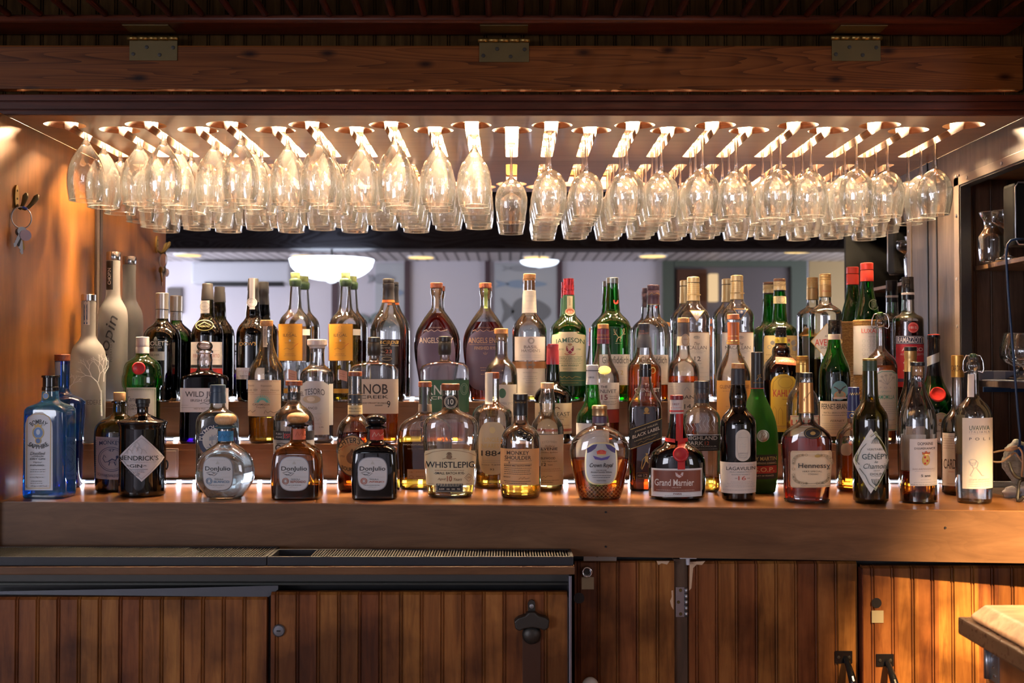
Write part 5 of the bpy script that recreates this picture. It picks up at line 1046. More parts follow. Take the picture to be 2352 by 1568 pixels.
b.label('ellipse', 150, 350, 1012, 1212, paper((.02, .035, .09)), [('d', 250, 1112, 73, 73, (.55, .56, .55)), ('t', 'PLYMOUTH', 250, 1112, 200, 22, (.72, .72, .72), {'ring': 84, 'ang': -22, 'bold': 1}), ('p', [(216, 1132), (290, 1132), (280, 1150), (226, 1150)], (.12, .16, .25)), ('l', [(236, 1132), (236, 1076)], 3, (.12, .16, .25)), ('l', [(262, 1132), (262, 1068)], 3, (.12, .16, .25)), ('p', [(220, 1088), (254, 1084), (252, 1108), (218, 1112)], (.3, .36, .44)), ('p', [(246, 1076), (282, 1082), (278, 1112), (246, 1108)], (.36, .4, .46)), ('b', 204, 1152, 296, 1156, (.2, .25, .35))], nx=20)
b = Bottle('tequila_bottle', 'clear bottle with a black and red labelled band behind the square brown one', 'B', 743, 0, [(770, 40), (800, 38), (870, 40), (890, 52), (915, 88), (945, 114), (975, 126), (1010, 128), (1400, 126), (1430, 118)], M['gclear'], liq=(M['lwater'], 985))
b.cap(0, 0, [(740, 50), (743, 53), (770, 53)], M['redcap_wood'], 'stopper'); b.cap(0, 0, [(812, 41), (860, 41)], M['black'], 'neck_band')
b.marks([('p', [(737, 850), (743, 824), (749, 850)], WH), ('p', [(725, 838), (740, 850), (746, 850), (760, 838), (743, 856)], WH)], b.fwd(840), b.root, off=.0012)
b.label('rect', 616, 870, 1053, 1240, paper((.40, .40, .40)), [('b', 616, 1053, 868, 1110, BK), ('t', 'PURO', 652, 1072, 34, 13, WH), ('t', 'AGAVE', 652, 1092, 38, 12, WH), ('b', 678, 1062, 680, 1102, WH), ('t', 'ESPOLON', 744, 1083, 120, 28, (.65, .03, .02), {'bold': 1}), ('d', 650, 1160, 20, 22, BK), ('d', 650, 1158, 12, 12, WH), ('l', [(630, 1220), (650, 1180), (690, 1150), (700, 1200)], 7, BK), ('l', [(640, 1135), (670, 1128), (700, 1132)], 4, BK), ('l', [(800, 1130), (830, 1160), (850, 1220)], 7, BK)], nx=22)
b = Bottle('bourbon_bottle', 'clear bottle with a round kraft label behind the black-brown square one', 'C', 96, 0, [(712, 41), (740, 41), (950, 44), (965, 56), (990, 84), (1030, 105), (1075, 113), (1300, 112), (1415, 110), (1432, 102)], M['gclear'], liq=(M['lred'], 1065))
b.cap(0, 0, [(683, 39), (686, 42), (713, 42)], M['redcap_wood'], 'stopper'); b.cap(0, 0, [(825, 44), (886, 44.5)], plain((.03, .03, .04), .4), 'neck_band'); b.cap(0, 0, [(890, 44.5), (948, 45.5)], paper((.62, .48, .26)), 'neck_label')
b.label('rect', 80, 108, 712, 826, plain((.05, .05, .06), .4), name='neck_strip', off=.001); b.marks([('d', 70, 856, 5, 5, CR), ('d', 118, 856, 5, 5, CR), ('l', [(52, 826), (138, 826)], 2, DGD), ('l', [(52, 884), (138, 884)], 2, DGD), ('t', 'SMALL BATCH', 94, 912, 66, 10, BK), ('f', 62, 128, 930, 2.5, BK)], b.fwd(880), b.root, off=.0014)
b.label('ellipse', -16, 172, 1074, 1334, paper((.05, .035, .03)), off=.0005, name='label_rim')
b.label('ellipse', -9, 165, 1081, 1327, paper((.55, .36, .18)), [('t', "MICHTER'S", 78, 1204, 196, 34, BK, {'ring': 96, 'ang': -26, 'bold': 1}), ('t', 'SMALL BATCH', 78, 1204, 110, 12, (.45, .08, .03), {'ring': 70, 'ang': -20}), ('t', 'BOURBON', 78, 1204, 120, 26, BK, {'ring': 104, 'ang': 0, 'under': 1}) if 0 else ('t', 'BOURBON', 70, 1290, 108, 24, BK, {'bold': 1, 'arch': -14}), ('d', 78, 1218, 34, 38, (.16, .09, .05)), ('p', [(60, 1190), (78, 1160), (96, 1190)], (.12, .07, .04)), ('d', 88, 1214, 14, 16, (.45, .28, .14)), ('t', '1753', 20, 1210, 26, 12, BK)], off=.0008, nx=22, ny=18)
b = Bottle('bourbon_bottle', 'flat rounded amber flask partly hidden behind the broad-shouldered rye bottle', 'C', 530, 0, [(780, 38), (800, 38), (930, 42), (950, 62), (975, 108), (1005, 145), (1045, 166), (1100, 170), (1250, 168), (1395, 162), (1418, 150)], M['gclear'], sec=(.45, 3), liq=(M['lgold'], 1050))
b.cap(0, 0, [(745, 38), (748, 41), (780, 41)], M['redcap_wood'], 'stopper'); b.label('rect', 514, 542, 778, 930, plain((.05, .05, .055), .4), name='neck_strip', off=.001); b.cap(0, 0, [(885, 41), (935, 43)], plain((.22, .16, .12), .5), 'neck_band')
b.label('rect', 382, 690, 1128, 1352, plain((.06, .025, .015), .5), name='back_label', off=-.002, back=True)
b.marks([('t', 'WOODFORD RESERVE', 498, 1137, 206, 10, (.72, .62, .45)), ('t', 'KENTUCKY STRAIGHT BOURBON', 508, 1163, 166, 7, (.6, .5, .35)), ('r', 522, 1012, 26, 24, 3, (.5, .3, .2))], b.fwd(1137), b.root, off=.0008)
b.label('rect', 421, 531, 1290, 1350, paper((.48, .34, .26)), [('t', '1.0L', 446, 1308, 20, 9, BR), ('f', 474, 526, 1306, 2, BR), ('t', '43.2% ALC/VOL', 500, 1334, 46, 8, BK), ('r', 446, 1338, 14, 10, 2, BR)], name='small_label')
b = Bottle('whiskey_bottle', 'clear bottle with a white neck strip and a pale gold rounded label printed 1884', 'C', 948, 0, [(728, 42), (760, 42), (870, 44), (885, 62), (905, 96), (930, 118), (965, 126), (1010, 127), (1395, 125), (1416, 116)], M['gclear'], liq=(M['lgold'], 1318))
b.cap(0, 0, [(688, 41), (690, 43), (727, 43)], M['redcap_wood'], 'stopper'); b.label('rect', 906, 950, 690, 884, paper((.58, .54, .48)), name='neck_strip', off=.0012)
b.label('squircle', 862, 1034, 995, 1324, paper((.60, .50, .34)), [('d', 948, 1046, 18, 20, (.70, .58, .30)), ('t', 'UNCLE', 944, 1105, 88, 26, (.62, .44, .16)), ('t', 'NEAREST', 944, 1145, 124, 28, (.62, .44, .16)), ('t', '1884', 946, 1190, 130, 34, BK, {'bold': 1}), ('f', 890, 1004, 1236, 2, GY), ('f', 890, 1000, 1246, 2, GY), ('f', 884, 930, 1262, 2, BK), ('t', 'N. Lady Butler', 972, 1262, 56, 12, BK, {'italic': .3}), ('t', '93', 946, 1290, 24, 12, BK)], nx=20)
b = Bottle('malt_bottle', 'bottle with pale wooden stopper and tall cream label printed 12 beside the orange-labelled one', 'D', 317, 0, [(790, 40), (815, 41), (850, 47), (880, 50), (920, 47), (945, 50), (965, 66), (990, 86), (1020, 98), (1060, 101), (1300, 101), (1415, 100), (1432, 92)], M['gclear'], liq=(M['lpale'], 1380))
b.cap(0, 0, [(752, 39), (755, 41), (788, 41), (790, 38)], M['knobwood'], 'stopper')
b.label('rect', 222, 416, 1075, 1390, paper((.66, .53, .38)), [('t', 'SCOTCH WHISKY', 330, 1118, 92, 14, (.35, .25, .18), {'arch': 6}), ('t', 'Distilled at', 332, 1146, 58, 14, BR, {'italic': .3}), ('t', 'BALVENIE', 310, 1163, 136, 17, BK, {'bold': 1}), ('t', 'Distillery, Banffshire', 330, 1186, 96, 12, BR, {'italic': .3}), ('t', 'DOUBLEWOOD', 302, 1221, 124, 14, BK), ('t', 'AGED TWELVE YEARS', 330, 1240, 90, 6, BK), ('t', '12', 296, 1259, 26, 20, BK, {'bold': 1}), ('t', 'YEARS', 333, 1262, 30, 7, BK), ('f', 282, 396, 1288, 2, BR), ('f', 282, 402, 1300, 2, BR), ('l', [(284, 1340), (296, 1332), (306, 1340), (320, 1330), (346, 1334)], 2, BK), ('f', 284, 386, 1358, 2.4, BK), ('f', 284, 350, 1370, 2.4, BK), ('b', 355, 1060, 416, 1061, BR)], nx=20)
b = Bottle('malt_bottle', 'green bottle with a white capsule and white label behind the cut-glass crown bottle', 'D', 597, 0, [(765, 38), (800, 42), (850, 46), (885, 54), (920, 76), (950, 94), (985, 102), (1200, 102), (1410, 100), (1426, 92)], M['ggreen'], liq=(M['lgreen'], 1000))
b.cap(0, 0, [(642, 35), (645, 38), (672, 38), (675, 36), (765, 41)], plain((.70, .68, .68), .4), 'capsule'); b.marks([('t', '1815', 590, 720, 30, 10, BK), ('b', 562, 676, 632, 680, BK)], b.fwd(780), b.root, off=.002)
b.label('rect', 496, 700, 1005, 1280, paper((.62, .60, .58)), nx=20)
b = Bottle('blended_whisky_bottle', 'tall square brown bottle with a slanted black and gold label', 'D', 925, 0, [(715, 34), (740, 37), (790, 50), (840, 72), (880, 94), (905, 100), (930, 102), (1200, 103), (1410, 103), (1428, 96)], M['gclear'], sec=(.95, 5.5), rot=-8, liq=(M['ldark'], 905))
b.cap(0, 0, [(635, 34), (638, 36), (668, 36), (670, 38), (716, 37)], M['gloss_black'], 'cap')
b.label('rect', 832, 1027, 1005, 1135, paper((.02, .018, .018)), [('l', [(834, 1010), (1026, 1010)], 3, GD), ('l', [(834, 1130), (1026, 1130)], 3, GD), ('t', 'JOHNNIE WALKER', 930, 1035, 138, 15, (.70, .60, .40)), ('t', 'BLACK LABEL', 930, 1062, 164, 21, (.78, .72, .60), {'bold': 1}), ('t', 'BLENDED SCOTCH WHISKY', 930, 1092, 142, 8, (.6, .5, .3)), ('l', [(880, 1118), (900, 1106), (915, 1116), (940, 1106), (960, 1114), (985, 1106)], 2.4, DGD)], tilt=-.36, nx=20)
b.marks([('d', 932, 922, 14, 16, DGD), ('b', 915, 938, 950, 946, DGD), ('d', 934, 1198, 6, 7, GD), ('b', 926, 1190, 942, 1194, GD), ('p', [(924, 1206), (944, 1208), (938, 1244), (922, 1240)], GD), ('l', [(936, 1240), (950, 1262), (944, 1286)], 6, GD), ('l', [(926, 1240), (916, 1266), (904, 1290)], 6, GD), ('l', [(924, 1212), (908, 1230), (900, 1284)], 3, GD), ('t', 'AGED', 893, 1328, 26, 10, CR), ('t', '12', 926, 1328, 22, 20, CR, {'bold': 1}), ('l', [(876, 1312), (940, 1312), (940, 1344), (876, 1344), (876, 1312)], 2, DGD)], b.fwd(1200), b.root, off=.0008)
b = Bottle('malt_bottle', 'clear embossed bottle with a patterned dark cap and black label behind the ribboned one', 'E', 247, 0, [(878, 47), (895, 50), (915, 78), (945, 108), (980, 119), (1040, 120), (1200, 116), (1400, 112), (1434, 104)], M['gclear'], sec=(.6, 2.6), liq=(M['lgold'], 1342))
b.cap(0, 0, [(742, 44), (745, 47), (785, 47), (787, 45), (800, 46), (878, 48)], plain((.035, .035, .045), .35))
b.marks([('l', [(200 + q, 850), (210 + q, 815), (222 + q, 860), (232 + q, 820)], 2.6, (.22, .12, .08)) for q in range(0, 80, 16)], b.fwd(880), b.root, off=.0012)
b.marks([('l', [(160 + q * 26 + 9 * sin(j), 960 + j * 10) for j in range(10)], 1.4, (.62, .62, .60, 1)) for q in range(7)], b.fwd(1000), b.root, off=.0001)
b.label('rect', 155, 357, 1080, 1176, paper(BK), [('t', 'HIGHLAND', 250, 1096, 186, 24, (.62, .60, .58), {'bold': 1}), ('t', 'PARK', 208, 1128, 100, 24, (.62, .60, .58), {'bold': 1}), ('t', '12', 280, 1128, 26, 24, (.6, .12, .05), {'bold': 1}), ('t', 'VIKING HONOUR', 252, 1148, 170, 9, LG), ('b', 156, 1074, 356, 1079, SL), ('f', 170, 340, 1164, 2.4, LG)], nx=20)
b = Bottle('cognac_bottle', 'slender-shouldered frosted green bottle with a silver medal and a red-banded black label', 'E', 593, 0, [(790, 38), (820, 44), (870, 66), (930, 94), (990, 114), (1050, 124), (1110, 128), (1200, 128), (1320, 124), (1430, 118), (1444, 108)], M['ggreenfrost'], liq=(M['ldark'], 1340))
b.cap(0, 0, [(562, 34), (565, 37), (640, 37), (786, 40)], plain((.018, .018, .02), .35), 'capsule'); b.marks([('b', 553, 786, 632, 790, RD), ('t', 'RÉMY MARTIN', 600, 752, 56, 10, DGD), ('l', [(590, 735), (600, 722), (596, 708), (610, 700), (606, 716), (616, 722)], 4, DGD)], b.fwd(800), b.root, off=.0012)
b.label('ellipse', 591, 665, 1045, 1120, foil((.55, .50, .38)), [('r', 628, 1082, 30, 31, 3, (.25, .2, .1)), ('l', [(612, 1100), (622, 1080), (618, 1066), (634, 1062), (642, 1072), (630, 1090)], 4, (.25, .2, .1))], off=.0015, name='medal')
b.label('rect', 505, 712, 1200, 1352, paper(BK), [('b', 505, 1268, 712, 1316, (.35, .02, .02)), ('t', 'REMY MARTIN', 622, 1224, 178, 24, (.55, .42, .16), {'bold': 1}), ('t', 'FINE CHAMPAGNE COGNAC', 622, 1251, 170, 10, (.6, .55, .4)), ('t', 'V.S.O.P.', 616, 1292, 160, 28, (.62, .50, .25), {'bold': 1}), ('t', 'PRODUCT OF FRANCE', 622, 1330, 140, 8, CR), ('b', 505, 1256, 712, 1258, DGD)], nx=24)
b = Bottle('aperitif_bottle', 'clear bottle with a ridged gold cap behind the gold-foiled cognac bottle', 'E', 874, 0, [(690, 38), (720, 40), (770, 50), (810, 78), (845, 94), (880, 99), (920, 101), (1200, 101), (1410, 100), (1426, 92)], M['gclear'], liq=(M['lpale'], 985))
cbands(b, 587, 640, 40, foil((.72, .42, .12)), 4); b.cap(0, 0, [(640, 40), (690, 41)], foil((.72, .42, .12)), 'capsule')
b.label('rect', 798, 975, 956, 1300, paper((.74, .66, .50)), [('t', 'LILLET', 886, 1000, 160, 34, (.55, .06, .03), {'bold': 1}), ('l', [(802, 962), (972, 962), (972, 1290), (802, 1290), (802, 962)], 3, (.5, .06, .03)), ('b', 806, 1030, 970, 1033, DGD)], nx=20)
b = Bottle('bourbon_bottle', 'clear rounded bottle with a navy and gold capsule, half full of amber spirit', 'F', 165, 0, [(975, 40), (1000, 44), (1020, 62), (1045, 88), (1075, 105), (1110, 113), (1160, 115), (1400, 113), (1436, 104)], M['gclear'], liq=(M['lwhisky'], 1200))
b.cap(0, 0, [(780, 34), (783, 36), (820, 37), (935, 42), (975, 42)], plain((.02, .03, .13), .3), 'capsule'); b.marks([('l', [(140 + q, 830), (146 + q, 815), (152 + q, 830)], 3, GD) for q in range(0, 60, 12)] + [('r', 154, 958, 12, 14, 3, GD), ('b', 130, 930, 215, 933, GD)], b.fwd(990), b.root, off=.0012)
b.label('squircle', 86, 150, 1135, 1206, paper((.50, .44, .38)), name='small_label')
b = Bottle('brandy_bottle', 'dark bottle with a gold capsule behind the crested white-labelled one', 'F', 520, 0, [(685, 41), (720, 42), (780, 48), (820, 60), (860, 74), (900, 84), (960, 88), (1200, 88), (1410, 87), (1425, 80)], M['gdkolive'], liq=(M['lblack'], 900))
b.cap(0, 0, [(530, 38), (533, 40), (556, 40)], M['black']); b.cap(0, 0, [(556, 40), (600, 40), (610, 37), (620, 40), (686, 41)], foil((.72, .48, .20), .35), 'capsule')
b.label('rect', 484, 604, 1025, 1230, paper((.52, .44, .36)), [('r', 540, 1060, 12, 12, 3, GY), ('f', 500, 590, 1035, 3, GY)], nx=16)
b = Bottle('amaro_bottle', 'bottle of red amaro with gold lettered cap and cream label beside the swing-top grappa', 'F', 812, 0, [(720, 36), (750, 38), (900, 40), (930, 52), (965, 86), (1000, 102), (1040, 108), (1200, 108), (1435, 106), (1457, 98)], M['gclear'], liq=(M['ldark'], 1065))
b.cap(0, 0, [(582, 38), (585, 41), (620, 41), (720, 42)], foil((.72, .40, .10), .35), 'capsule'); b.marks([('t', 'CARDAMARO', 822, 665, 96, 40, (.12, .06, .02), {'bold': 1})], b.fwd(740), b.root, off=.0014)
b.label('rect', 716, 914, 1066, 1395, paper((.62, .54, .48)), [('t', 'CARDAMARO', 812, 1258, 172, 62, (.05, .03, .02), {'bold': 1}), ('t', 'VINO AMARO', 800, 1306, 96, 10, (.4, .08, .05)), ('f', 726, 800, 1085, 2, BR), ('f', 726, 806, 1100, 2, BR), ('f', 726, 798, 1115, 2, BR), ('f', 726, 804, 1130, 2, BR), ('f', 726, 800, 1145, 2, BR), ('f', 726, 806, 1160, 2, BR), ('f', 750, 800, 1380, 2, BR)], nx=22)

# ===== middle row on the lower step
b = Bottle('vodka_bottle', 'frosted bottle etched with white trees, leftmost on the lower step', 'A', 510, 1, [(330, 40), (345, 44), (380, 43), (530, 43), (560, 56), (590, 82), (625, 98), (665, 104), (720, 104), (1000, 103), (1150, 100)], M['gfrost'], liq=(liquid('frosted_spirit', (.70, .72, .74), .9), 880))
b.cap(0, 0, [(293, 42), (297, 45), (330, 45), (333, 42)], M['chrome'])
b.label('rect', 486, 521, 332, 470, paper((.72, .70, .68)), [('b', 488, 334, 508, 466, (.04, .11, .22)), ('t', 'BELVEDERE', 498, 378, 74, 12, (.62, .62, .62), {'rot': -90}), ('t', 'B', 499, 447, 14, 18, (.7, .7, .7), {'bold': 1, 'rot': -90})], name='neck_label')
tr = []
random.seed(3)
Bottle.tree(b, 590, 1000, -.02, 150, 9, 0, tr); Bottle.tree(b, 586, 860, -.35, 62, 7, 5, tr); Bottle.tree(b, 588, 800, .05, 48, 6, 4, tr); Bottle.tree(b, 424, 870, .15, 40, 5, 4, tr)
b.marks([('l', [(max(412, min(606, x)), y) for x, y in q], w, (.80, .79, .80)) for q, w in tr] + [('t', 'BELVEDERE', 514, 918, 104, 26, (.10, .09, .10))], b.fwd(760), b.root, off=.0002)
b = Bottle('gin_bottle', 'green shaker-shaped gin bottle with a round red wax seal', 'A', 825, 1, [(635, 38), (650, 42), (668, 68), (690, 96), (720, 108), (755, 112), (768, 118), (800, 120), (828, 117), (838, 110), (900, 108), (1050, 106), (1150, 100)], M['ggreen'], sec=(.88, 2.2), Yc=2.764, liq=(M['lgreen'], 860))
b.cap(0, 0, [(540, 37), (543, 40), (555, 39), (560, 40), (575, 39), (580, 40), (594, 39.5), (598, 38), (602, 40), (636, 40)], plain((.70, .68, .70), .35, .3))
x_, z_ = b.loc(806, 722, b.fwd(720)); q = b.surf(x_, z_, .001)
o = MB().lathe([(.0165, .004), (.0160, -.001), (.0135, -.003), (.0115, -.0015), (.001, -.002)], (0, 0, 0), 30, 'y').build('wax_seal', plain((.50, .02, .03), .3), b.root, smooth=True); o.location = q
b.label('rect', 735, 906, 834, 1082, paper((.60, .62, .58)), [('l', [(742, 842), (899, 842), (899, 1074), (742, 1074), (742, 842)], 6, (.30, .36, .28)), ('t', 'Tanqueray', 800, 905, 130, 36, (.16, .18, .20), {'italic': .3}), ('t', 'LONDON', 800, 938, 104, 14, (.10, .12, .12)), ('t', 'DRY GIN', 800, 958, 100, 14, (.10, .12, .12)), ('f', 770, 830, 980, 2, GY)] + [('r', 750 + i * 12, 850, 4, 4, 1.5, (.3, .36, .28)) for i in range(13)], nx=22)
b = Bottle('gin_bottle', 'dark purple gin bottle with a sculpted clear glass stopper', 'B', 188, 1, [(676, 52), (684, 58), (694, 90), (708, 132), (722, 148), (745, 151), (900, 151), (1090, 155), (1116, 150)], M['gpurple'], sec=(.55, 5), liq=(liquid('purple_spirit', (.25, .08, .42), .5), 730))
b.cap(0, 0, [(492, 12), (497, 30), (508, 44), (525, 51), (540, 48), (546, 42), (550, 46), (556, 53), (568, 53), (573, 45), (585, 44), (610, 49), (640, 47), (665, 46), (678, 52)], glass('stopper_glass', (.82, .80, .80), (.35, .33, .33), k=2.4, wav=.5), 'stopper')
b.label('rect', 38, 336, 786, 936, paper((.68, .66, .70)), [('t', 'WILD JUNE', 186, 829, 232, 44, (.07, .07, .09), {'bold': 1}), ('t', 'IRISH GIN', 170, 863, 132, 16, (.07, .07, .09), {'bold': 1}), ('l', [(160, 884), (184, 876), (206, 886), (232, 878)], 2.6, BK), ('b', 46, 906, 326, 908, GY), ('f', 46, 92, 893, 2, GY), ('t', 'WEST & WILD', 158, 914, 70, 8, BK)], nx=24)
b = Bottle('tequila_bottle', 'tall clear tequila bottle with kraft label, teal sunburst and pale gold tequila', 'B', 572, 1, [(400, 34), (420, 38), (440, 38), (460, 36), (520, 44), (580, 62), (620, 82), (655, 102), (690, 112), (740, 114), (900, 113), (1090, 110), (1118, 102)], M['gclear'], liq=(M['lgold'], 965))
b.cap(0, 0, [(365, 37), (368, 40), (398, 40), (402, 38)], M['woodcap'], 'stopper'); b.label('rect', 552, 577, 402, 532, paper((.42, .34, .28)), [('t', 'HAND MADE', 564, 470, 100, 8, BK, {'rot': -90})], name='neck_strip')
sb = [('p', [(505 + 8, 876), (585, 876), (580, 862), (566, 848), (548, 843), (530, 848), (518, 862)], (.10, .36, .34))] + [('l', [(549 + 34 * cos(a), 874 - 32 * sin(a)), (549 + 46 * cos(a), 874 - 44 * sin(a))], 4, (.14, .42, .40)) for a in [pi * i / 12 for i in range(13)]]
b.label('rect', 458, 662, 737, 962, paper((.50, .38, .28)), [('t', 'LOS CASAMIGOS DE AZUL', 560, 745, 180, 8, (.2, .15, .12)), ('t', 'Tequila', 478, 772, 40, 14, (.15, .11, .09), {'italic': .2}), ('t', 'Reposado', 572, 773, 66, 14, (.15, .11, .09), {'italic': .2}), ('t', 'Lote 1024', 490, 798, 56, 13, (.15, .11, .09), {'italic': .2}), ('t', 'Jalisco, Mexico', 594, 801, 110, 13, (.15, .11, .09), {'italic': .2}), ('f', 462, 500, 815, 2, BR), ('f', 540, 630, 815, 2, BR), ('b', 462, 825, 654, 826, BR)] + sb + [('t', 'CASAMIGOS', 542, 888, 98, 12, (.10, .07, .06), {'bold': 1}), ('t', 'Tequila', 538, 906, 54, 14, (.12, .08, .06), {'italic': .2}), ('l', [(464, 940), (480, 926), (492, 938), (510, 924)], 2.4, BK), ('l', [(560, 944), (566, 924), (580, 940), (596, 928), (612, 940), (640, 930)], 2.4, BK)], nx=22)
b = Bottle('tequila_bottle', 'clear stubby bottle with a silver arched label and pale stopper', 'B', 886, 1, [(538, 50), (545, 46), (560, 44), (640, 47), (655, 62), (675, 92), (705, 105), (745, 107), (900, 106), (1095, 104), (1118, 96)], M['gclear'], liq=(M['lwater'], 765))
b.cap(0, 0, [(484, 59), (488, 62), (518, 62), (524, 56), (530, 48), (542, 48)], plain((.62, .52, .48), .3, name='pale_cap'), 'stopper')
b.label('lowarch', 783, 962, 742, 1076, paper((.46, .46, .48)), [('t', 'EL', 796, 822, 20, 26, (.08, .08, .09), {'bold': 1}), ('t', 'TESORO', 872, 806, 122, 38, (.08, .08, .09), {'bold': 1, 'arch': 9}), ('d', 855, 856, 52, 24, (.42, .34, .24)), ('d', 850, 854, 24, 15, (.60, .50, .38)), ('r', 855, 856, 54, 26, 2, GY), ('t', 'BLANCO', 849, 910, 76, 15, (.07, .07, .08), {'bold': 1}), ('t', 'TEQUILA', 850, 926, 44, 7, GY), ('f', 800, 915, 945, 2, GY), ('l', [(860, 980), (880, 965), (890, 990), (905, 970), (915, 1000)], 2, GY), ('l', [(862, 1005), (915, 1010)], 2, GY), ('t', '1L 40%', 912, 1028, 26, 8, BK)], nx=20)
b.label('rect', 960, 986, 760, 1018, paper((.62, .62, .58)), name='side_strip')
kc = lambda lab, crop, cx, y0, col, tcol, x0, x1, ly0, ly1, liq: (lab, crop, cx, y0, col, tcol, x0, x1, ly0, ly1, liq)
for lab, crop, cx, y0, col, tcol, x0, x1, ly0, ly1, lq, nine in (('clear rectangular bottle with cream label printed 9 and black cap', 'C', 214, 470, (.58, .48, .38), (.03, .025, .025), 68, 364, 730, 945, (M['lwhisky'], 942), 1), ('clear rectangular bottle with dark green label and black cap', 'C', 652, 465, (.025, .10, .055), (.62, .62, .56), 506, 802, 736, 936, (M['lwhisky'], 1000), 0)):
    b = Bottle('bourbon_bottle', lab, crop, cx, 1, [(y0 + 112, 30), (y0 + 145, 32), (y0 + 156, 48), (y0 + 166, 100), (y0 + 184, 140), (y0 + 210, 152), (y0 + 260, 152), (1000, 150), (1095, 148), (1118, 142)], M['gclear'], sec=(.46, 5), liq=lq)
    b.cap(0, 0, [(y0, 35), (y0 + 4, 38), (y0 + 30, 38), (y0 + 33, 35), (y0 + 40, 40), (y0 + 100, 41), (y0 + 104, 38), (y0 + 116, 38)], M['black'])
    mk = [('t', 'KNOB', cx - 14, ly0 + 62, 196, 62, tcol, {'bold': 1}), ('t', 'CREEK', cx + 2, ly0 + 111, 170, 20, tcol, {'bold': 1})]
    if nine: mk += [('t', 'KENTUCKY STRAIGHT BOURBON', cx - 12, 879, 178, 10, tcol), ('t', 'WHISKEY', cx + 28, 894, 48, 9, tcol), ('t', '9', cx + 88, 886, 20, 42, tcol, {'bold': 1})]
    else: mk += [('r', 770, 792, 22, 36, 2, (.3, .4, .33)), ('r', 770, 792, 14, 26, 2, (.3, .4, .33))]
    b.label('rect', x0, x1, ly0, ly1, paper(col), mk, nx=24)
b = Bottle('whiskey_bottle', 'clear bottle with a white label bearing a dark green spot and a pale wood stopper', 'C', 1003, 1, [(450, 34), (470, 40), (490, 37), (590, 40), (615, 56), (640, 82), (670, 96), (710, 101), (760, 102), (1090, 100), (1118, 94)], M['gclear'], liq=(M['lpale'], 762))
b.cap(0, 0, [(417, 40), (420, 43), (448, 43), (451, 39)], M['woodcap'], 'stopper'); b.cap(0, 0, [(452, 32), (490, 32)], M['cork'], 'cork')
b.label('rect', 985, 1098, 764, 1020, paper((.56, .52, .46)), [('d', 1010, 818, 22, 30, (.03, .10, .06)), ('t', 'GREEN SPOT', 1034, 881, 94, 15, GY)], nx=16)
b = Bottle('whiskey_bottle', 'dark green bottle with a maroon capsule and cream label in the lower step row', 'D', 352, 1, [(640, 38), (690, 42), (750, 46), (775, 70), (800, 98), (835, 115), (870, 118), (1000, 118), (1100, 116), (1134, 108)], M['gdkgreen'], liq=(M['lblack'], 820))
b.cap(0, 0, [(512, 32), (515, 35), (545, 34), (548, 36), (640, 38)], plain((.28, .03, .045), .3), 'capsule')
b.label('rect', 240, 468, 880, 1072, paper((.66, .56, .38)), [('t', 'REDBREAST', 360, 948, 190, 24, BK), ('t', 'SINGLE POT STILL', 390, 967, 100, 8, BR), ('t', 'Whiskey', 400, 981, 34, 12, BK, {'italic': .2}), ('l', [(362, 910), (378, 904), (392, 916), (384, 908)], 6, BR), ('b', 242, 1040, 467, 1056, (.35, .10, .06)), ('f', 380, 450, 1018, 2, BR)], nx=22)
b = Bottle('malt_bottle', 'clear bottle with a purple neck capsule and white label printed 15 over dark red', 'D', 664, 1, [(510, 38), (540, 42), (590, 50), (630, 62), (670, 84), (700, 97), (735, 101), (900, 101), (1100, 99), (1128, 92)], M['gclear'], liq=(M['lred'], 920))
b.cap(0, 0, [(388, 32), (391, 35), (418, 35)], M['woodcap'], 'stopper'); b.cap(0, 0, [(419, 37), (470, 38), (512, 39)], plain((.14, .03, .06), .35), 'capsule')
b.marks([('t', 'THE GLENLIVET', 662, 458, 66, 12, DGD), ('b', 626, 478, 700, 481, DGD)], b.fwd(530), b.root, off=.002)
b.label('ellipse', 632, 710, 648, 702, paper((.68, .62, .18)), [('r', 671, 675, 30, 19, 2, (.4, .36, .1))], name='oval_sticker', off=.0012)
b.label('rect', 570, 762, 753, 918, paper((.70, .66, .62)), [('t', 'THE', 668, 778, 42, 15, BK, {'bold': 1}), ('t', 'GLENLIVET', 668, 806, 150, 22, BK), ('t', '15', 671, 843, 38, 32, (.20, .03, .05), {'bold': 1}), ('t', 'YEARS OF AGE', 726, 838, 52, 6, BK), ('f', 702, 750, 850, 2, BK), ('t', 'SINGLE MALT', 700, 872, 76, 8, BK), ('t', 'SCOTCH WHISKY', 700, 886, 82, 8, BK)], nx=20)
b.label('rect', 570, 762, 920, 1002, paper((.20, .02, .025)), name='lower_label', nx=20)
b = Bottle('malt_bottle', 'amber bottle with a navy lettered cap behind the slanted-label bottle', 'D', 918, 1, [(535, 46), (560, 50), (590, 60), (620, 84), (645, 102), (675, 107), (800, 107), (1090, 104), (1120, 96)], M['gclear'], liq=(M['lwhisky'], 640))
b.cap(0, 0, [(384, 33), (388, 36), (410, 36), (414, 34), (460, 36), (475, 44), (535, 48)], plain((.035, .04, .06), .35), 'capsule')
b.marks([('t', 'THE', 906, 432, 26, 9, (.3, .12, .08)), ('t', 'GLENLIVET', 916, 446, 60, 11, (.35, .14, .1))], b.fwd(560), b.root, off=.0022)
b.marks([('t', 'THE', 946, 766, 50, 22, WH), ('t', 'GLENLIVET', 936, 798, 152, 24, (.75, .72, .68), {'bold': 1}), ('t', '18', 938, 826, 26, 20, (.7, .62, .4)), ('r', 970, 676, 16, 20, 3, (.62, .58, .2))], b.fwd(790), b.root, off=.0008)
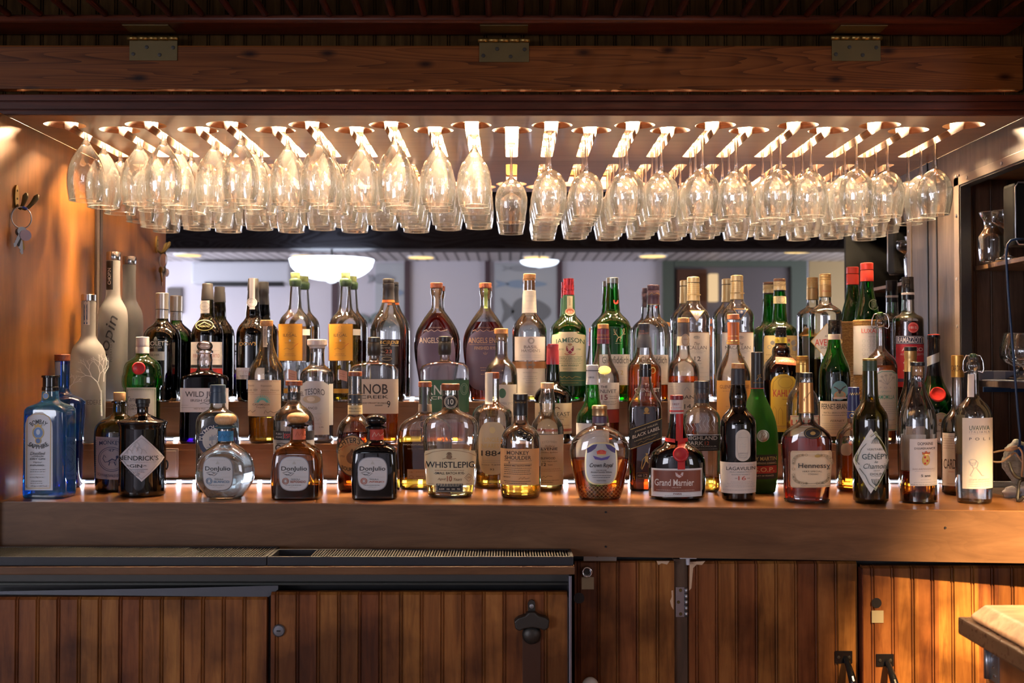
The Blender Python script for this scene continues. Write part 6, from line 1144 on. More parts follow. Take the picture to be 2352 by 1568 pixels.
b = Bottle('malt_bottle', 'clear bottle with wood stopper, grey capsule and small cream oval on its neck', 'E', 136, 1, [(465, 36), (500, 38), (560, 40), (595, 52), (625, 80), (655, 96), (690, 100), (900, 100), (1095, 97), (1118, 90)], M['gclear'], liq=(M['lwhisky'], 712))
b.cap(0, 0, [(350, 34), (353, 37), (380, 37)], M['woodcap'], 'stopper'); b.cap(0, 0, [(381, 36), (425, 37), (428, 36), (466, 38)], plain((.10, .085, .09), .4), 'capsule')
b.label('rect', 96, 166, 466, 522, paper((.60, .50, .36)), name='neck_label', off=.0012); b.label('ellipse', 122, 168, 450, 528, paper((.45, .38, .30)), [('r', 145, 488, 19, 34, 2, BR), ('t', 'OBAN', 146, 484, 26, 7, BR)], name='oval_label', off=.002)
b.label('rect', 38, 234, 752, 1005, paper((.55, .48, .42)), [('r', 155, 795, 34, 30, 3, LG), ('l', [(140, 800), (155, 780), (172, 800)], 4, GY), ('t', 'OBAN', 140, 842, 120, 22, BK), ('t', '14', 160, 900, 40, 30, BK), ('f', 60, 215, 872, 2, GY), ('f', 60, 215, 930, 2, GY), ('f', 50, 110, 778, 2, GY), ('f', 50, 105, 792, 2, GY)], nx=20)
b = Bottle('malt_bottle', 'slim-necked clear bottle with an orange-brown capsule and orange label', 'E', 446, 1, [(515, 37), (545, 40), (590, 58), (630, 80), (670, 98), (710, 106), (760, 108), (1090, 104), (1118, 96)], M['gclear'], liq=(M['lgold'], 745))
b.cap(0, 0, [(328, 36), (331, 38), (360, 38)], plain((.48, .16, .07), .5), 'stopper'); b.cap(0, 0, [(378, 38), (460, 36), (518, 38)], plain((.40, .12, .045), .35), 'capsule'); b.marks([('b', 406, 488, 478, 494, GD), ('b', 406, 500, 478, 512, DGD), ('b', 406, 462, 478, 464, GD)], b.fwd(530), b.root, off=.002)
b.label('rect', 342, 550, 740, 1000, paper((.62, .30, .07)), [('t', 'GLENMORANGIE', 452, 778, 180, 22, (.16, .05, .02)), ('f', 380, 520, 805, 2, BR), ('f', 400, 500, 900, 2, BR)], nx=20)
b = Bottle('liqueur_bottle', 'round-shouldered brown coffee liqueur bottle with yellow arched label and black cap', 'E', 742, 1, [(505, 36), (525, 38), (535, 52), (560, 58), (580, 56), (600, 72), (630, 98), (665, 110), (700, 114), (900, 112), (1100, 108), (1138, 100)], M['gbrown'], liq=(M['lblack'], 690))
cbands(b, 407, 470, 35, M['gloss_black'], 5); b.cap(0, 0, [(472, 36.5), (508, 37)], plain((.66, .50, .05), .45), 'neck_band'); b.marks([('t', '1936', 718, 491, 26, 16, (.15, .1, .02))], b.fwd(515), b.root, off=.0014)
b.label('rect', 706, 832, 596, 640, paper((.52, .07, .02)), [('t', 'IMPORTED', 772, 617, 92, 13, (.7, .5, .2), {'arch': 4, 'bold': 1})], name='shoulder_label', tilt=.08)
b.label('arch', 676, 838, 700, 1058, paper((.66, .42, .03)), [('t', 'KAHLÚA', 766, 812, 146, 56, (.50, .05, .02), {'bold': 1}), ('l', [(690, 800), (694, 750), (720, 722), (760, 712), (800, 716)], 3, (.3, .18, .02)), ('r', 768, 752, 46, 36, 4, (.5, .28, .02)), ('t', 'RUM AND COFFEE', 780, 856, 60, 8, BR), ('t', 'LIQUEUR', 788, 892, 56, 9, BR), ('l', [(690, 1010), (690, 920), (700, 900), (712, 920), (712, 1010)], 3, (.45, .24, .02)), ('l', [(724, 1010), (724, 930), (736, 906), (750, 930), (750, 1010)], 3, (.45, .24, .02)), ('p', [(780, 990), (786, 940), (800, 930), (814, 990)], (.42, .25, .05)), ('t', 'THE ORIGINAL', 760, 1030, 120, 14, (.5, .3, .1)), ('b', 680, 1020, 836, 1022, BR)], nx=20, ny=20)
b = Bottle('amaro_bottle', 'green and black bottle with ridged black cap and a round eagle picture over cream label', 'F', 47, 1, [(487, 38), (510, 41), (560, 52), (610, 74), (650, 90), (690, 97), (750, 99), (1090, 97), (1118, 90)], M['ggreen'], liq=(M['lblack'], 685))
cbands(b, 364, 452, 39, M['gloss_black'], 6); b.cap(0, 0, [(453, 40), (486, 40)], paper((.62, .52, .44)), 'neck_label')
b.label('ellipse', 26, 128, 742, 862, paper((.16, .40, .50)), [('d', 78, 830, 36, 24, (.62, .36, .2)), ('d', 78, 826, 24, 16, (.35, .42, .3)), ('l', [(42, 780), (62, 790), (78, 812), (96, 786), (114, 776)], 7, (.08, .06, .08)), ('d', 76, 808, 8, 14, (.10, .07, .08)), ('b', 38, 842, 118, 854, (.7, .6, .55))], name='picture_label', off=.0008)
b.label('rect', -44, 142, 868, 1086, paper((.60, .50, .40)), [('t', 'FERNET-BRANCA', 62, 901, 190, 34, BK, {'bold': 1}), ('t', 'FRATELLI BRANCA DISTILLERIE', 60, 940, 160, 10, BK), ('f', -30, 136, 955, 2.6, BK), ('t', 'FERNET', 64, 990, 84, 11, BK, {'italic': .3}), ('f', -30, 136, 1008, 2.6, GY), ('f', -30, 136, 1020, 2.6, GY), ('f', -30, 136, 1032, 2.6, GY), ('f', -30, 136, 1044, 2.6, GY), ('f', -20, 120, 1066, 2.6, GY)], nx=22)
b = Bottle('liqueur_bottle', 'clear swing-top bottle with a flower label and peach liqueur', 'F', 334, 1, [(330, 24), (345, 30), (362, 26), (372, 36), (390, 34), (405, 25), (540, 28), (565, 48), (595, 82), (625, 100), (660, 107), (900, 106), (1115, 104), (1140, 96)], M['gclear'], liq=(M['lpeach'], 645))
swing(b, 326, 418, 334, 48)
b.label('lowarch', 300, 438, 675, 1053, paper((.66, .60, .50)), [('l', [(308, 700), (340, 684), (400, 684), (431, 700), (431, 1046), (308, 1046)], 3.5, (.06, .30, .2)), ('t', 'P  O  L  I', 372, 784, 92, 12, GY), ('t', 'Liquore', 358, 808, 76, 18, (.35, .45, .4), {'italic': .3}), ('t', 'CAMOMILLA', 360, 842, 110, 26, (.05, .30, .2), {'bold': 1}), ('f', 325, 425, 880, 2, GY), ('f', 325, 425, 893, 2, GY), ('f', 325, 425, 906, 2, GY), ('f', 325, 425, 919, 2, GY), ('f', 325, 425, 932, 2, GY), ('f', 325, 425, 945, 2, GY), ('t', 'LIQUEUR', 380, 985, 72, 9, GY), ('f', 335, 422, 1015, 2, GY)] + [('l', [(372, 765), (x, y)], 2, GY) for x, y in ((340, 720), (362, 712), (390, 708), (405, 725), (330, 745))] + [('d', x, y, 9, 7, (.45, .40, .34)) for x, y in ((340, 716), (362, 708), (390, 704), (405, 722), (330, 742))], nx=18)
b = Bottle('liqueur_bottle', 'green flared bottle with red wax seal and a slanted silver neck strap', 'F', 665, 1, [(520, 38), (640, 38), (690, 44), (740, 58), (790, 82), (840, 108), (880, 126), (930, 134), (990, 134), (1100, 128), (1138, 116)], M['ggreen'], liq=(M['lblack'], 960))
b.cap(0, 0, [(455, 36), (460, 41), (480, 42), (485, 38), (640, 40), (720, 50), (760, 60)], M['gloss_black'], 'capsule'); b.cap(0, 0, [(452, 34), (454, 38), (459, 38)], plain((.5, .04, .03), .4), 'cap_top')
b.label('rect', 610, 692, 583, 640, foil((.60, .60, .58), .5), name='neck_strap', tilt=-.45, off=.002)
x_, z_ = b.loc(687, 826, b.fwd(826)); q = b.surf(x_, z_, .0015)
o = MB().lathe([(.0195, .005), (.0195, -.001), (.017, -.004), (.0145, -.002), (.001, -.0025)], (0, 0, 0), 30, 'y').build('wax_seal', plain((.50, .025, .02), .3), b.root, smooth=True); o.location = q; o.rotation_euler = (radians(-22), 0, radians(10))
b.label('ellipse', 640, 775, 938, 1130, paper((.56, .54, .50)), [('r', 708, 1034, 62, 90, 3, GY), ('t', 'D.O.M.', 705, 1012, 80, 16, BK), ('d', 703, 988, 9, 11, (.6, .3, .1)), ('t', 'BÉNÉDICTINE', 706, 1052, 100, 14, BK)], nx=18)

# ===== back row on the upper step
b = Bottle('vodka_bottle', 'tallest frosted bottle at the far left with black brush script', 'A', 652, 2, [(98, 40), (115, 42), (140, 40), (290, 42), (320, 48), (345, 62), (375, 78), (410, 86), (450, 88), (800, 87), (905, 82)], M['gfrost'], liq=(liquid('frosted_spirit', (.70, .72, .74), .9), 456))
b.cap(0, 0, [(47, 40), (52, 43), (92, 42), (98, 40)], M['chrome'])
b.label('rect', 618, 656, 98, 266, plain(BK, .4), [('t', 'CHOPIN', 636, 188, 96, 17, WH, {'rot': -90, 'bold': 1})], name='neck_label')
b.marks([('t', 'Chopin', 618, 590, 350, 80, BK, {'rot': -74, 'italic': .35}), ('t', 'POTATO VODKA', 645, 585, 200, 12, (.1, .1, .1), {'rot': -90})], b.fwd(560), b.root, off=.0003)
b = Bottle('gin_bottle', 'dark green gin bottle with a silver and gold cap on the upper step', 'A', 938, 2, [(434, 36), (450, 40), (470, 60), (495, 90), (525, 106), (560, 112), (620, 112), (800, 111), (903, 104)], M['gdkgreen'], liq=(M['lblack'], 560))
b.cap(0, 0, [(285, 36), (288, 39), (380, 38)], foil((.66, .60, .54), .3)); b.cap(0, 0, [(382, 36), (435, 38)], foil((.60, .60, .64), .25), 'collar'); b.cap(0, 0, [(379, 38.5), (383, 38.5)], M['black'], 'cap_ring')
b.marks([('t', "NOLET'S", 912, 577, 128, 26, (.50, .54, .52), {'bold': 1}), ('t', 'DRY GIN', 905, 601, 68, 11, (.42, .46, .44)), ('p', [(893, 560), (898, 544), (905, 538), (912, 544), (917, 560)], (.35, .40, .37))], b.fwd(580), b.root, off=.0005)
b.label('rect', 862, 957, 625, 676, foil((.45, .45, .44), .5), [('t', 'SILVER', 900, 645, 52, 11, BK)], name='label')
b = Bottle('port_bottle', 'dark olive port bottle with white paper seal and embossed oval, beside the black port bottle', 'B', 203, 2, [(240, 38), (300, 42), (345, 44), (365, 56), (395, 80), (430, 96), (465, 100), (520, 100), (800, 99), (860, 92)], M['gdkolive'], liq=(M['lblack'], 440))
b.cap(0, 0, [(138, 32), (142, 34), (170, 34), (174, 36), (240, 40)], plain((.035, .032, .035), .4), 'capsule')
b.label('rect', 168, 218, 243, 322, paper((.58, .56, .56)), [('r', 192, 280, 27, 26, 3, GY), ('t', 'PORTO', 192, 280, 34, 9, GY)], name='neck_seal', off=.002)
b.marks([('r', 189, 396, 54, 35, 4, (.30, .29, .12)), ('l', [(150, 398), (188, 376), (228, 398)], 4, (.30, .29, .12)), ('t', 'PORTO', 189, 404, 60, 10, (.30, .29, .12))], b.fwd(400), b.root, off=.0008)
b.label('rect', 102, 297, 500, 702, paper((.66, .60, .60)), [('t', 'FINE RUBY PORTO', 200, 586, 160, 22, (.42, .16, .12)), ('f', 120, 280, 555, 2, GY), ('f', 120, 280, 612, 2, GY), ('b', 102, 642, 297, 660, BK), ('b', 102, 664, 297, 702, (.45, .03, .03))], nx=22)
b = Bottle('port_bottle', 'black port bottle with a white paper strip down its neck', 'B', 487, 2, [(250, 38), (290, 41), (320, 45), (350, 46), (370, 60), (400, 86), (435, 101), (470, 104), (800, 103), (858, 96)], M['gblack'], liq=(M['lblack'], 400))
b.cap(0, 0, [(107, 31), (111, 33), (140, 33), (143, 35), (180, 36), (184, 34), (255, 39)], plain((.02, .018, .02), .4), 'capsule')
b.label('rect', 469, 500, 104, 298, paper((.64, .60, .62)), [], name='neck_strip', off=.002); b.label('ellipse', 455, 512, 226, 286, paper((.64, .60, .62)), [('r', 483, 256, 24, 25, 3, GY), ('f', 468, 498, 256, 2.5, GY)], name='neck_seal', off=.0024)
b.marks([('t', "DOW'S", 459, 511, 102, 24, (.62, .36, .10), {'bold': 1}), ('l', [(440, 468), (458, 450), (476, 468)], 3, (.4, .38, .4)), ('t', 'PORTO', 458, 478, 46, 9, (.4, .38, .4)), ('f', 440, 476, 490, 2, (.4, .38, .4))], b.fwd(480), b.root, off=.0006)
b.label('rect', 385, 560, 660, 732, paper((.58, .54, .56)), [('f', 400, 470, 680, 3, (.5, .3, .3)), ('t', '10', 442, 688, 28, 16, (.45, .35, .3)), ('f', 410, 470, 710, 2.4, BK)], nx=20, name='lower_label')
def mezcal(lab, crop, cx, lm, capc):
    b = Bottle('mezcal_bottle', lab, crop, cx, 2, [(150, 30), (190, 33), (250, 38), (295, 43), (320, 60), (350, 88), (385, 102), (420, 104), (700, 103), (830, 102), (866, 94)], M['gclear'], liq=lm)
    b.cap(0, 0, [(70, 29), (73, 30), (110, 28)], plain((.30, .36, .14), .7), 'cork'); b.cap(0, 0, [(104, 28), (112, 36), (122, 39), (142, 38), (156, 34)], plain((.035, .07, .035), .35), 'wax')
    x = cx - 30; b.label('rect', x - 72, x + 74, 388, 616, paper((.72, .34, .03)), [('t', 'ILEGAL', x, 458, 82, 18, (.10, .05, .02)), ('t', 'MEZCAL', x, 441, 26, 5, BR), ('t', 'JOVEN' if lm[1] > 600 else 'REPOSADO', x, 472, 26, 5, BR), ('d', x, 492, 6, 7, (.75, .65, .5)), ('f', x - 30, x + 30, 506, 1.6, BR), ('l', [(x + 24, 530), (x + 50, 508)], 3, (.55, .12, .03)), ('l', [(x - 36, 546), (x - 16, 538), (x + 4, 548), (x + 26, 536)], 2, BR), ('f', x - 28, x + 28, 575, 2, BR), ('f', x - 34, x + 34, 585, 2, BR), ('l', [(x - 72, 388), (x + 74, 388), (x + 74, 616), (x - 72, 616), (x - 72, 388)], 3, (.30, .10, .02)), ('l', [(x - 10, 412), (x, 394), (x + 10, 412)], 2, (.5, .22, .03))], nx=20)
    b.label('rect', cx + 44, cx + 92, 420, 458, paper((.66, .63, .60)), name='white_sticker', off=.0012)
    b.label('rect', cx - 40, cx + 12, 676, 738, paper((.55, .28, .22)), [('f', cx - 30, cx, 700, 2.4, BR), ('f', cx - 30, cx + 4, 714, 2.4, BR)], name='pink_sticker', off=.001, tilt=.3)
    b.label('rect', cx - 95, cx + 98, 790, 818, paper((.66, .34, .05)), name='foot_label', nx=20)
mezcal('clear mezcal bottle with orange label and green cork, clear inside', 'B', 749, (M['lwater'], 625), 0); mezcal('mezcal bottle with orange label and green cork holding olive-gold mezcal', 'B', 1062, (M['lolive'], 392), 0)
b = Bottle('rum_bottle', 'tall bottle with a black and red-gold capsule and gold script on dark rum', 'C', 301, 2, [(255, 39), (275, 46), (310, 62), (345, 86), (385, 104), (425, 112), (480, 113), (820, 111), (866, 102)], M['gclear'], liq=(M['ldark'], 486))
b.cap(0, 0, [(108, 34), (112, 36), (132, 36), (136, 33), (140, 37), (165, 37), (168, 35), (240, 39)], plain((.035, .032, .035), .4), 'capsule'); b.cap(0, 0, [(240, 39), (257, 40)], plain((.55, .14, .03), .35), 'capsule_band')
b.label('rect', 196, 360, 484, 640, plain((.02, .014, .012), .3), [], name='label', nx=20)
b.marks([('t', 'Zacapa', 286, 502, 160, 40, (.70, .45, .14), {'italic': .3, 'bold': 1}), ('l', [(255, 524), (270, 522), (300, 518)], 3, (.65, .6, .5)), ('t', 'Centenario', 340, 522, 46, 7, CR), ('t', 'SISTEMA', 286, 537, 58, 9, LG), ('t', 'No.', 270, 560, 26, 14, LG), ('t', '23', 304, 559, 38, 22, (.72, .22, .16), {'bold': 1}), ('t', 'SOLERA', 288, 581, 62, 9, LG), ('r', 294, 604, 30, 12, 3, (.45, .35, .2))], b.fwd(540), b.root, off=.0014)
def angel(lab, cx, ly, fin):
    b = Bottle('bourbon_bottle', lab, 'C', cx, 2, [(167, 36), (200, 37), (215, 31), (285, 31), (310, 46), (345, 72), (385, 98), (430, 122), (480, 135), (525, 138), (580, 134), (650, 124), (730, 110), (800, 99), (848, 92)], M['gclear'], sec=(.42, 2.3), liq=(M['lred'], ly))
    b.cap(0, 0, [(134, 37), (137, 39), (165, 39), (168, 37)], M['redcap_wood'], 'stopper'); b.cap(0, 0, [(178, 28), (212, 27)], M['cork'], 'cork')
    b.label('rect', cx - 7, cx + 14, 168, 292, paper((.34, .26, .20) if not fin else (.26, .36, .10)), name='neck_strip', off=.001)
    b.label('squircle', cx - 118, cx + 118, 430, 800, plain((.105, .075, .125), .35), name='tinted_print', off=.0003)
    c1 = (.78, .62, .48) if not fin else (.52, .32, .20)
    mk = [('t', "ANGEL'S ENVY" if 0 else 'ANGELS ENVY', cx, 490, 206, 34, c1, {'bold': 1}), ('t', 'FROM THE CELLARS OF', cx - 6, 411, 74, 7, c1), ('l', [(cx - 76, 432), (cx - 60, 424), (cx - 50, 436), (cx - 30, 424), (cx - 12, 436), (cx + 8, 424), (cx + 26, 434), (cx + 66, 424)], 3, c1)]
    if fin: mk += [('t', 'FINISHED RYE', cx, 538, 130, 20, c1, {'bold': 1}), ('l', [(cx - 12, 566), (cx - 4, 580), (cx, 560), (cx + 4, 580), (cx + 12, 566)], 3, c1), ('b', cx - 96, 515, cx + 96, 516.5, c1), ('f', cx - 30, cx + 30, 660, 3, c1), ('f', cx - 26, cx + 26, 676, 3, c1), ('f', cx - 26, cx + 26, 700, 3, c1)]
    b.marks(mk, b.fwd(490), b.root, off=.0008)
angel('teardrop-shaped bourbon bottle with a brown strip over its stopper', 600, 322, 0); angel('teardrop-shaped whiskey bottle with a green strip over its stopper', 904, 376, 1)
b = Bottle('bourbon_bottle', 'clear bottle with a copper band across a tall white label', 'D', 206, 2, [(120, 36), (180, 36), (320, 43), (340, 56), (365, 78), (395, 97), (425, 105), (470, 106), (700, 104), (830, 102), (866, 94)], M['gclear'], liq=(M['lgold'], 838))
b.cap(0, 0, [(78, 37), (81, 39), (108, 38), (112, 34), (120, 36)], M['woodcap'], 'stopper'); b.cap(0, 0, [(120, 34), (182, 35)], plain((.50, .28, .12), .5), 'cork_neck'); b.cap(0, 0, [(181, 40), (322, 45)], paper((.70, .64, .58)), 'neck_label')
b.marks([('f', 175, 235, 215, 2, LG), ('f', 172, 240, 245, 2, LG), ('f', 170, 240, 290, 2, LG), ('d', 180, 250, 7, 9, CR)], b.fwd(330), b.root, off=.002)
b.label('rect', 114, 302, 467, 616, paper((.70, .64, .60)), [('d', 216, 492, 21, 20, (.42, .38, .34)), ('d', 216, 494, 11, 11, (.7, .66, .6)), ('t', 'BASIL', 214, 531, 84, 18, (.16, .13, .12)), ('t', "HAYDEN'S", 214, 554, 112, 18, (.16, .13, .12)), ('t', 'KENTUCKY STRAIGHT', 216, 583, 132, 8, LG), ('t', 'BOURBON WHISKEY', 216, 596, 110, 6, LG)], nx=20)
b.label('rect', 114, 302, 664, 832, paper((.70, .64, .58)), [('t', 'ARTFULLY AGED', 210, 690, 90, 7, GY), ('f', 175, 250, 715, 2, GY), ('f', 165, 255, 728, 2, GY), ('f', 185, 232, 740, 2, GY), ('b', 180, 752, 245, 754, GY), ('f', 180, 245, 778, 2, LG), ('f', 175, 250, 810, 2, LG)], name='lower_label', nx=20)
b.label('rect', 101, 309, 621, 664, foil((.48, .24, .12), .4), [('l', [(194, 614), (194, 668)], 9, (.28, .22, .18)), ('l', [(226, 614), (226, 668)], 9, (.28, .22, .18)), ('b', 184, 636, 240, 648, (.30, .24, .20))], name='copper_band', nx=22, off=.001)
b = Bottle('whiskey_bottle', 'green bottle with red cap and cream arched label with a red crest, upper step centre', 'D', 450, 2, [(208, 34), (250, 36), (310, 38), (340, 48), (365, 72), (395, 96), (425, 106), (460, 108), (830, 106), (872, 98)], M['ggreen'], liq=(M['lgreen'], 690))
cbands(b, 107, 180, 34, plain((.42, .03, .045), .28, .3), 4); b.cap(0, 0, [(180, 34), (210, 35)], plain((.42, .03, .045), .28, .3), 'capsule')
b.cap(0, 0, [(212, 37), (300, 39), (330, 43)], plain((.02, .075, .035), .4), 'neck_foil')
b.label('rect', 440, 471, 215, 300, paper((.62, .55, .36)), [('t', 'WHISKEY', 455, 250, 50, 10, BR, {'rot': -90})], name='neck_strip', off=.002); b.label('ellipse', 430, 482, 288, 338, paper((.55, .14, .08)), [('r', 456, 313, 24, 23, 3, (.7, .6, .4)), ('t', 'JJS', 456, 313, 26, 13, CR)], name='neck_seal', off=.0026)
b.label('lowarch', 344, 556, 438, 684, paper((.72, .66, .44)), [('t', 'JAMESON', 456, 492, 178, 38, (.03, .10, .06), {'bold': 1, 'arch': 12}), ('p', [(434, 526), (480, 526), (480, 550), (470, 566), (457, 573), (444, 566), (434, 550)], (.28, .03, .07)), ('l', [(438, 530), (476, 566)], 4, CR), ('l', [(476, 530), (438, 566)], 4, CR), ('l', [(424, 572), (440, 580), (457, 574), (474, 580), (490, 572)], 4, (.5, .12, .08)), ('d', 457, 516, 13, 7, (.45, .3, .15)), ('t', 'ESTD', 406, 546, 28, 9, GR), ('t', '1780', 509, 546, 26, 10, GR), ('t', 'TRIPLE DISTILLED', 457, 602, 130, 12, GR), ('b', 388, 590, 530, 591.5, GR), ('b', 388, 612, 530, 613.5, GR), ('f', 392, 522, 620, 2.4, GR), ('f', 392, 522, 632, 2.4, GR), ('t', 'IRISH WHISKEY', 457, 646, 104, 11, GR, {'bold': 1}), ('t', 'PRODUCT OF IRELAND', 457, 667, 80, 6, GR)], nx=24)
b.label('rect', 343, 557, 686, 772, paper((.02, .075, .045)), [('l', [(396, 712), (410, 724), (424, 712), (436, 724), (452, 714), (470, 726), (490, 714), (522, 720)], 3, DGD), ('b', 350, 738, 550, 740, DGD), ('f', 396, 510, 754, 2.4, DGD)], name='lower_label', nx=22)
b = Bottle('malt_bottle', 'green three-sided bottle with a silver cap and a gold stag on its front', 'D', 722, 2, [(138, 38), (160, 38), (250, 43), (315, 48), (335, 64), (360, 90), (390, 110), (420, 115), (460, 116), (820, 112), (868, 104)], M['ggreen'], sec=(.9, 2.6), liq=(M['lgreen'], 780))
b.cap(0, 0, [(102, 37), (105, 39), (138, 39)], foil((.30, .32, .30), .35))
st = (.72, .62, .36); b.marks([('p', [(726, 236), (756, 236), (754, 256), (741, 265), (728, 256)], (.60, .05, .03)), ('l', [(744, 500), (752, 478), (762, 470), (774, 474), (766, 484), (770, 498)], 6, st), ('l', [(756, 470), (744, 452), (732, 440), (730, 420)], 4, st), ('l', [(744, 452), (728, 454)], 3, st), ('l', [(738, 444), (744, 424)], 3, st), ('l', [(768, 470), (784, 452), (792, 436), (790, 416)], 4, st), ('l', [(784, 452), (798, 450)], 3, st), ('l', [(786, 446), (780, 424)], 3, st), ('b', 738, 508, 776, 510, st)], b.fwd(470), b.root, off=.0006)
b.label('rect', 640, 828, 577, 768, paper((.68, .64, .58)), [('t', 'Glenfiddich', 738, 611, 160, 44, (.08, .09, .08)), ('b', 706, 652, 820, 653, GY), ('t', '12', 770, 690, 34, 26, (.55, .45, .2)), ('f', 712, 815, 722, 2, LG), ('f', 712, 815, 735, 2, LG)], nx=20)
b = Bottle('malt_bottle', 'clear three-sided bottle with a dark purple cap and white label', 'D', 976, 2, [(265, 40), (310, 42), (345, 46), (365, 66), (390, 90), (420, 102), (460, 106), (820, 104), (868, 98)], M['gclear'], sec=(.9, 2.6), liq=(M['lwhisky'], 768))
b.cap(0, 0, [(147, 37), (150, 39), (178, 39), (181, 37), (188, 40), (218, 40), (222, 38), (268, 41)], plain((.10, .055, .08), .4), 'capsule'); b.marks([('l', [(952, 206), (966, 194), (978, 208), (992, 196), (1010, 204)], 3, DGD), ('p', [(982, 278), (998, 278), (994, 290), (988, 294)], (.6, .05, .03)), ('b', 944, 266, 1022, 268, GD)], b.fwd(290), b.root, off=.002)
b.label('rect', 886, 1066, 580, 764, paper((.70, .64, .58)), [('t', 'Glenfiddich', 978, 611, 158, 44, (.08, .08, .08)), ('b', 896, 640, 1058, 641, GY), ('f', 910, 1048, 722, 2, LG)], nx=20)
def mac(lab, cx, y0, tc, tnum, capm):
    b = Bottle('malt_bottle', lab, 'E', cx, 2, [(y0 + 148, 40), (y0 + 165, 44), (y0 + 185, 60), (y0 + 210, 84), (y0 + 240, 100), (y0 + 270, 104), (y0 + 310, 100), (y0 + 350, 104), (820, 102), (866, 94)], M['gclear'], sec=(.9, 2.3), liq=(M['lwhisky'], 842))
    b.cap(0, 0, [(y0, 36), (y0 + 4, 39), (y0 + 36, 39)], capm); b.cap(0, 0, [(y0 + 36, 38.4), (y0 + 39, 38.4)], M['black'], 'cap_ring'); b.cap(0, 0, [(y0 + 39, 39), (y0 + 110, 40), (y0 + 150, 42)], capm, 'capsule')
    b.marks([('l', [(cx - 34, y0 + 47 + 12 * j), (cx + 34, y0 + 47 + 12 * j)], 1.4, (.42, .28, .10)) for j in range(5)] + [('b', cx - 38, y0 + 104, cx + 38, y0 + 113, (.40, .28, .12))], b.fwd(y0 + 160), b.root, off=.0018)
    b.label('triangle', cx - 26, cx + 66, y0 + 206, y0 + 278, foil((.70, .50, .22)), name='triangle_rim', off=.0008)
    b.label('triangle', cx - 18, cx + 58, y0 + 211, y0 + 270, paper(tc), [('t', tnum, cx + 19, y0 + 228, 24, 17, WH if tc[0] < .3 else GD[:3], {'bold': 1})], name='triangle_label', off=.0014)
    b.label('rect', cx - 96, cx + 98, 440, 740, paper((.74, .68, .62)), [('b', cx - 96, 438, cx + 98, 442, BR), ('d', cx + 18, 472, 20, 11, LG), ('l', [(cx + 6, 476), (cx + 6, 464), (cx + 14, 468), (cx + 22, 464), (cx + 22, 476)], 4, GY), ('t', 'The', cx + 18, 511, 36, 20, (.12, .1, .1), {'italic': .4}), ('t', 'MACALLAN', cx + 2, 535, 152, 22, (.10, .08, .08)), ('t', 'HIGHLAND SINGLE MALT', cx + 16, 556, 124, 7, GY), ('t', 'SCOTCH WHISKY', cx + 14, 567, 90, 7, GY), ('t', tnum if tnum == '12' else '18', cx + 23, 604, 38, 28, (.10, .08, .08), {'bold': 1}), ('t', 'YEARS OLD', cx + 24, 634, 46, 6, GY), ('t', 'DOUBLE CASK', cx + 30, 660, 56, 7, LG), ('f', cx - 20, cx + 82, 690, 2, LG), ('f', cx - 20, cx + 82, 716, 2, LG)], nx=22)
cm = foil((.74, .56, .30), .45)
mac('clear bottle with cream-gold cap and a white triangle on its shoulder', 198, 97, (.68, .62, .58), '12', cm); mac('clear bottle with cream-gold cap and a navy triangle printed 18', 470, 87, (.03, .05, .12), '18', cm)
b = Bottle('liqueur_bottle', 'green bottle with ridged cream-gold cap and a yellow label of printed medals', 'E', 735, 2, [(182, 36), (215, 38), (300, 42), (365, 47), (385, 52), (400, 80), (418, 101), (440, 107), (480, 108), (820, 106), (866, 98)], M['ggreen'], liq=(M['lgreen'], 600))
b.cap(0, 0, [(108, 37), (111, 39), (124, 38)], plain((.20, .10, .06), .4, .4), 'cap_top'); cbands(b, 124, 180, 39.5, foil((.76, .62, .38), .4), 4); b.cap(0, 0, [(180, 37), (186, 37)], M['black'], 'cap_ring')
b.label('rect', 694, 776, 216, 262, paper((.68, .58, .32)), [('d', 742, 238, 24, 24, (.68, .60, .36)), ('r', 742, 238, 20, 20, 3, (.45, .38, .2))], name='neck_label', off=.001)
b.label('rounded', 634, 845, 460, 842, paper((.72, .55, .24)), [('d', 688, 505, 13, 13, (.30, .26, .22)), ('r', 670, 532, 12, 12, 3, GY), ('d', 814, 505, 14, 16, (.36, .34, .32)), ('d', 822, 540, 15, 16, (.36, .36, .38)), ('d', 788, 490, 7, 9, (.5, .14, .08)), ('d', 786, 516, 8, 8, (.12, .3, .14)), ('r', 822, 508, 20, 22, 3, GY), ('f', 650, 830, 580, 2.4, BR), ('f', 650, 830, 610, 2.4, BR)], nx=22)
b = Bottle('amaro_bottle', 'clear bottle with pale gold cap and an orange and white pointed label', 'E', 1018, 2, [(222, 36), (255, 37), (270, 46), (285, 70), (300, 92), (315, 102), (340, 104), (820, 102), (862, 96)], M['gclear'], liq=(M['lblack'], 606))
cbands(b, 78, 148, 38, foil((.70, .50, .24), .4), 4); b.cap(0, 0, [(148, 39), (222, 39.5)], foil((.62, .42, .20), .45), 'capsule'); b.marks([('t', 'Averna', 1022, 184, 46, 13, (.5, .1, .05), {'italic': .3})], b.fwd(240), b.root, off=.002)
b.label('hexagon', 926, 1124, 384, 608, paper((.72, .66, .58)), [('p', [(960, 452), (1000, 420), (1040, 396), (1085, 430), (1108, 452)], (.72, .30, .04)), ('t', 'AMARO', 1040, 464, 56, 12, BK), ('t', 'AVERNA', 1030, 503, 156, 40, (.58, .05, .03), {'bold': 1}), ('t', 'SICILIANO', 1034, 535, 96, 15, BK), ('l', [(928, 496), (1025, 386), (1122, 496), (1025, 606), (928, 496)], 4, (.55, .36, .10))], nx=26, ny=22)
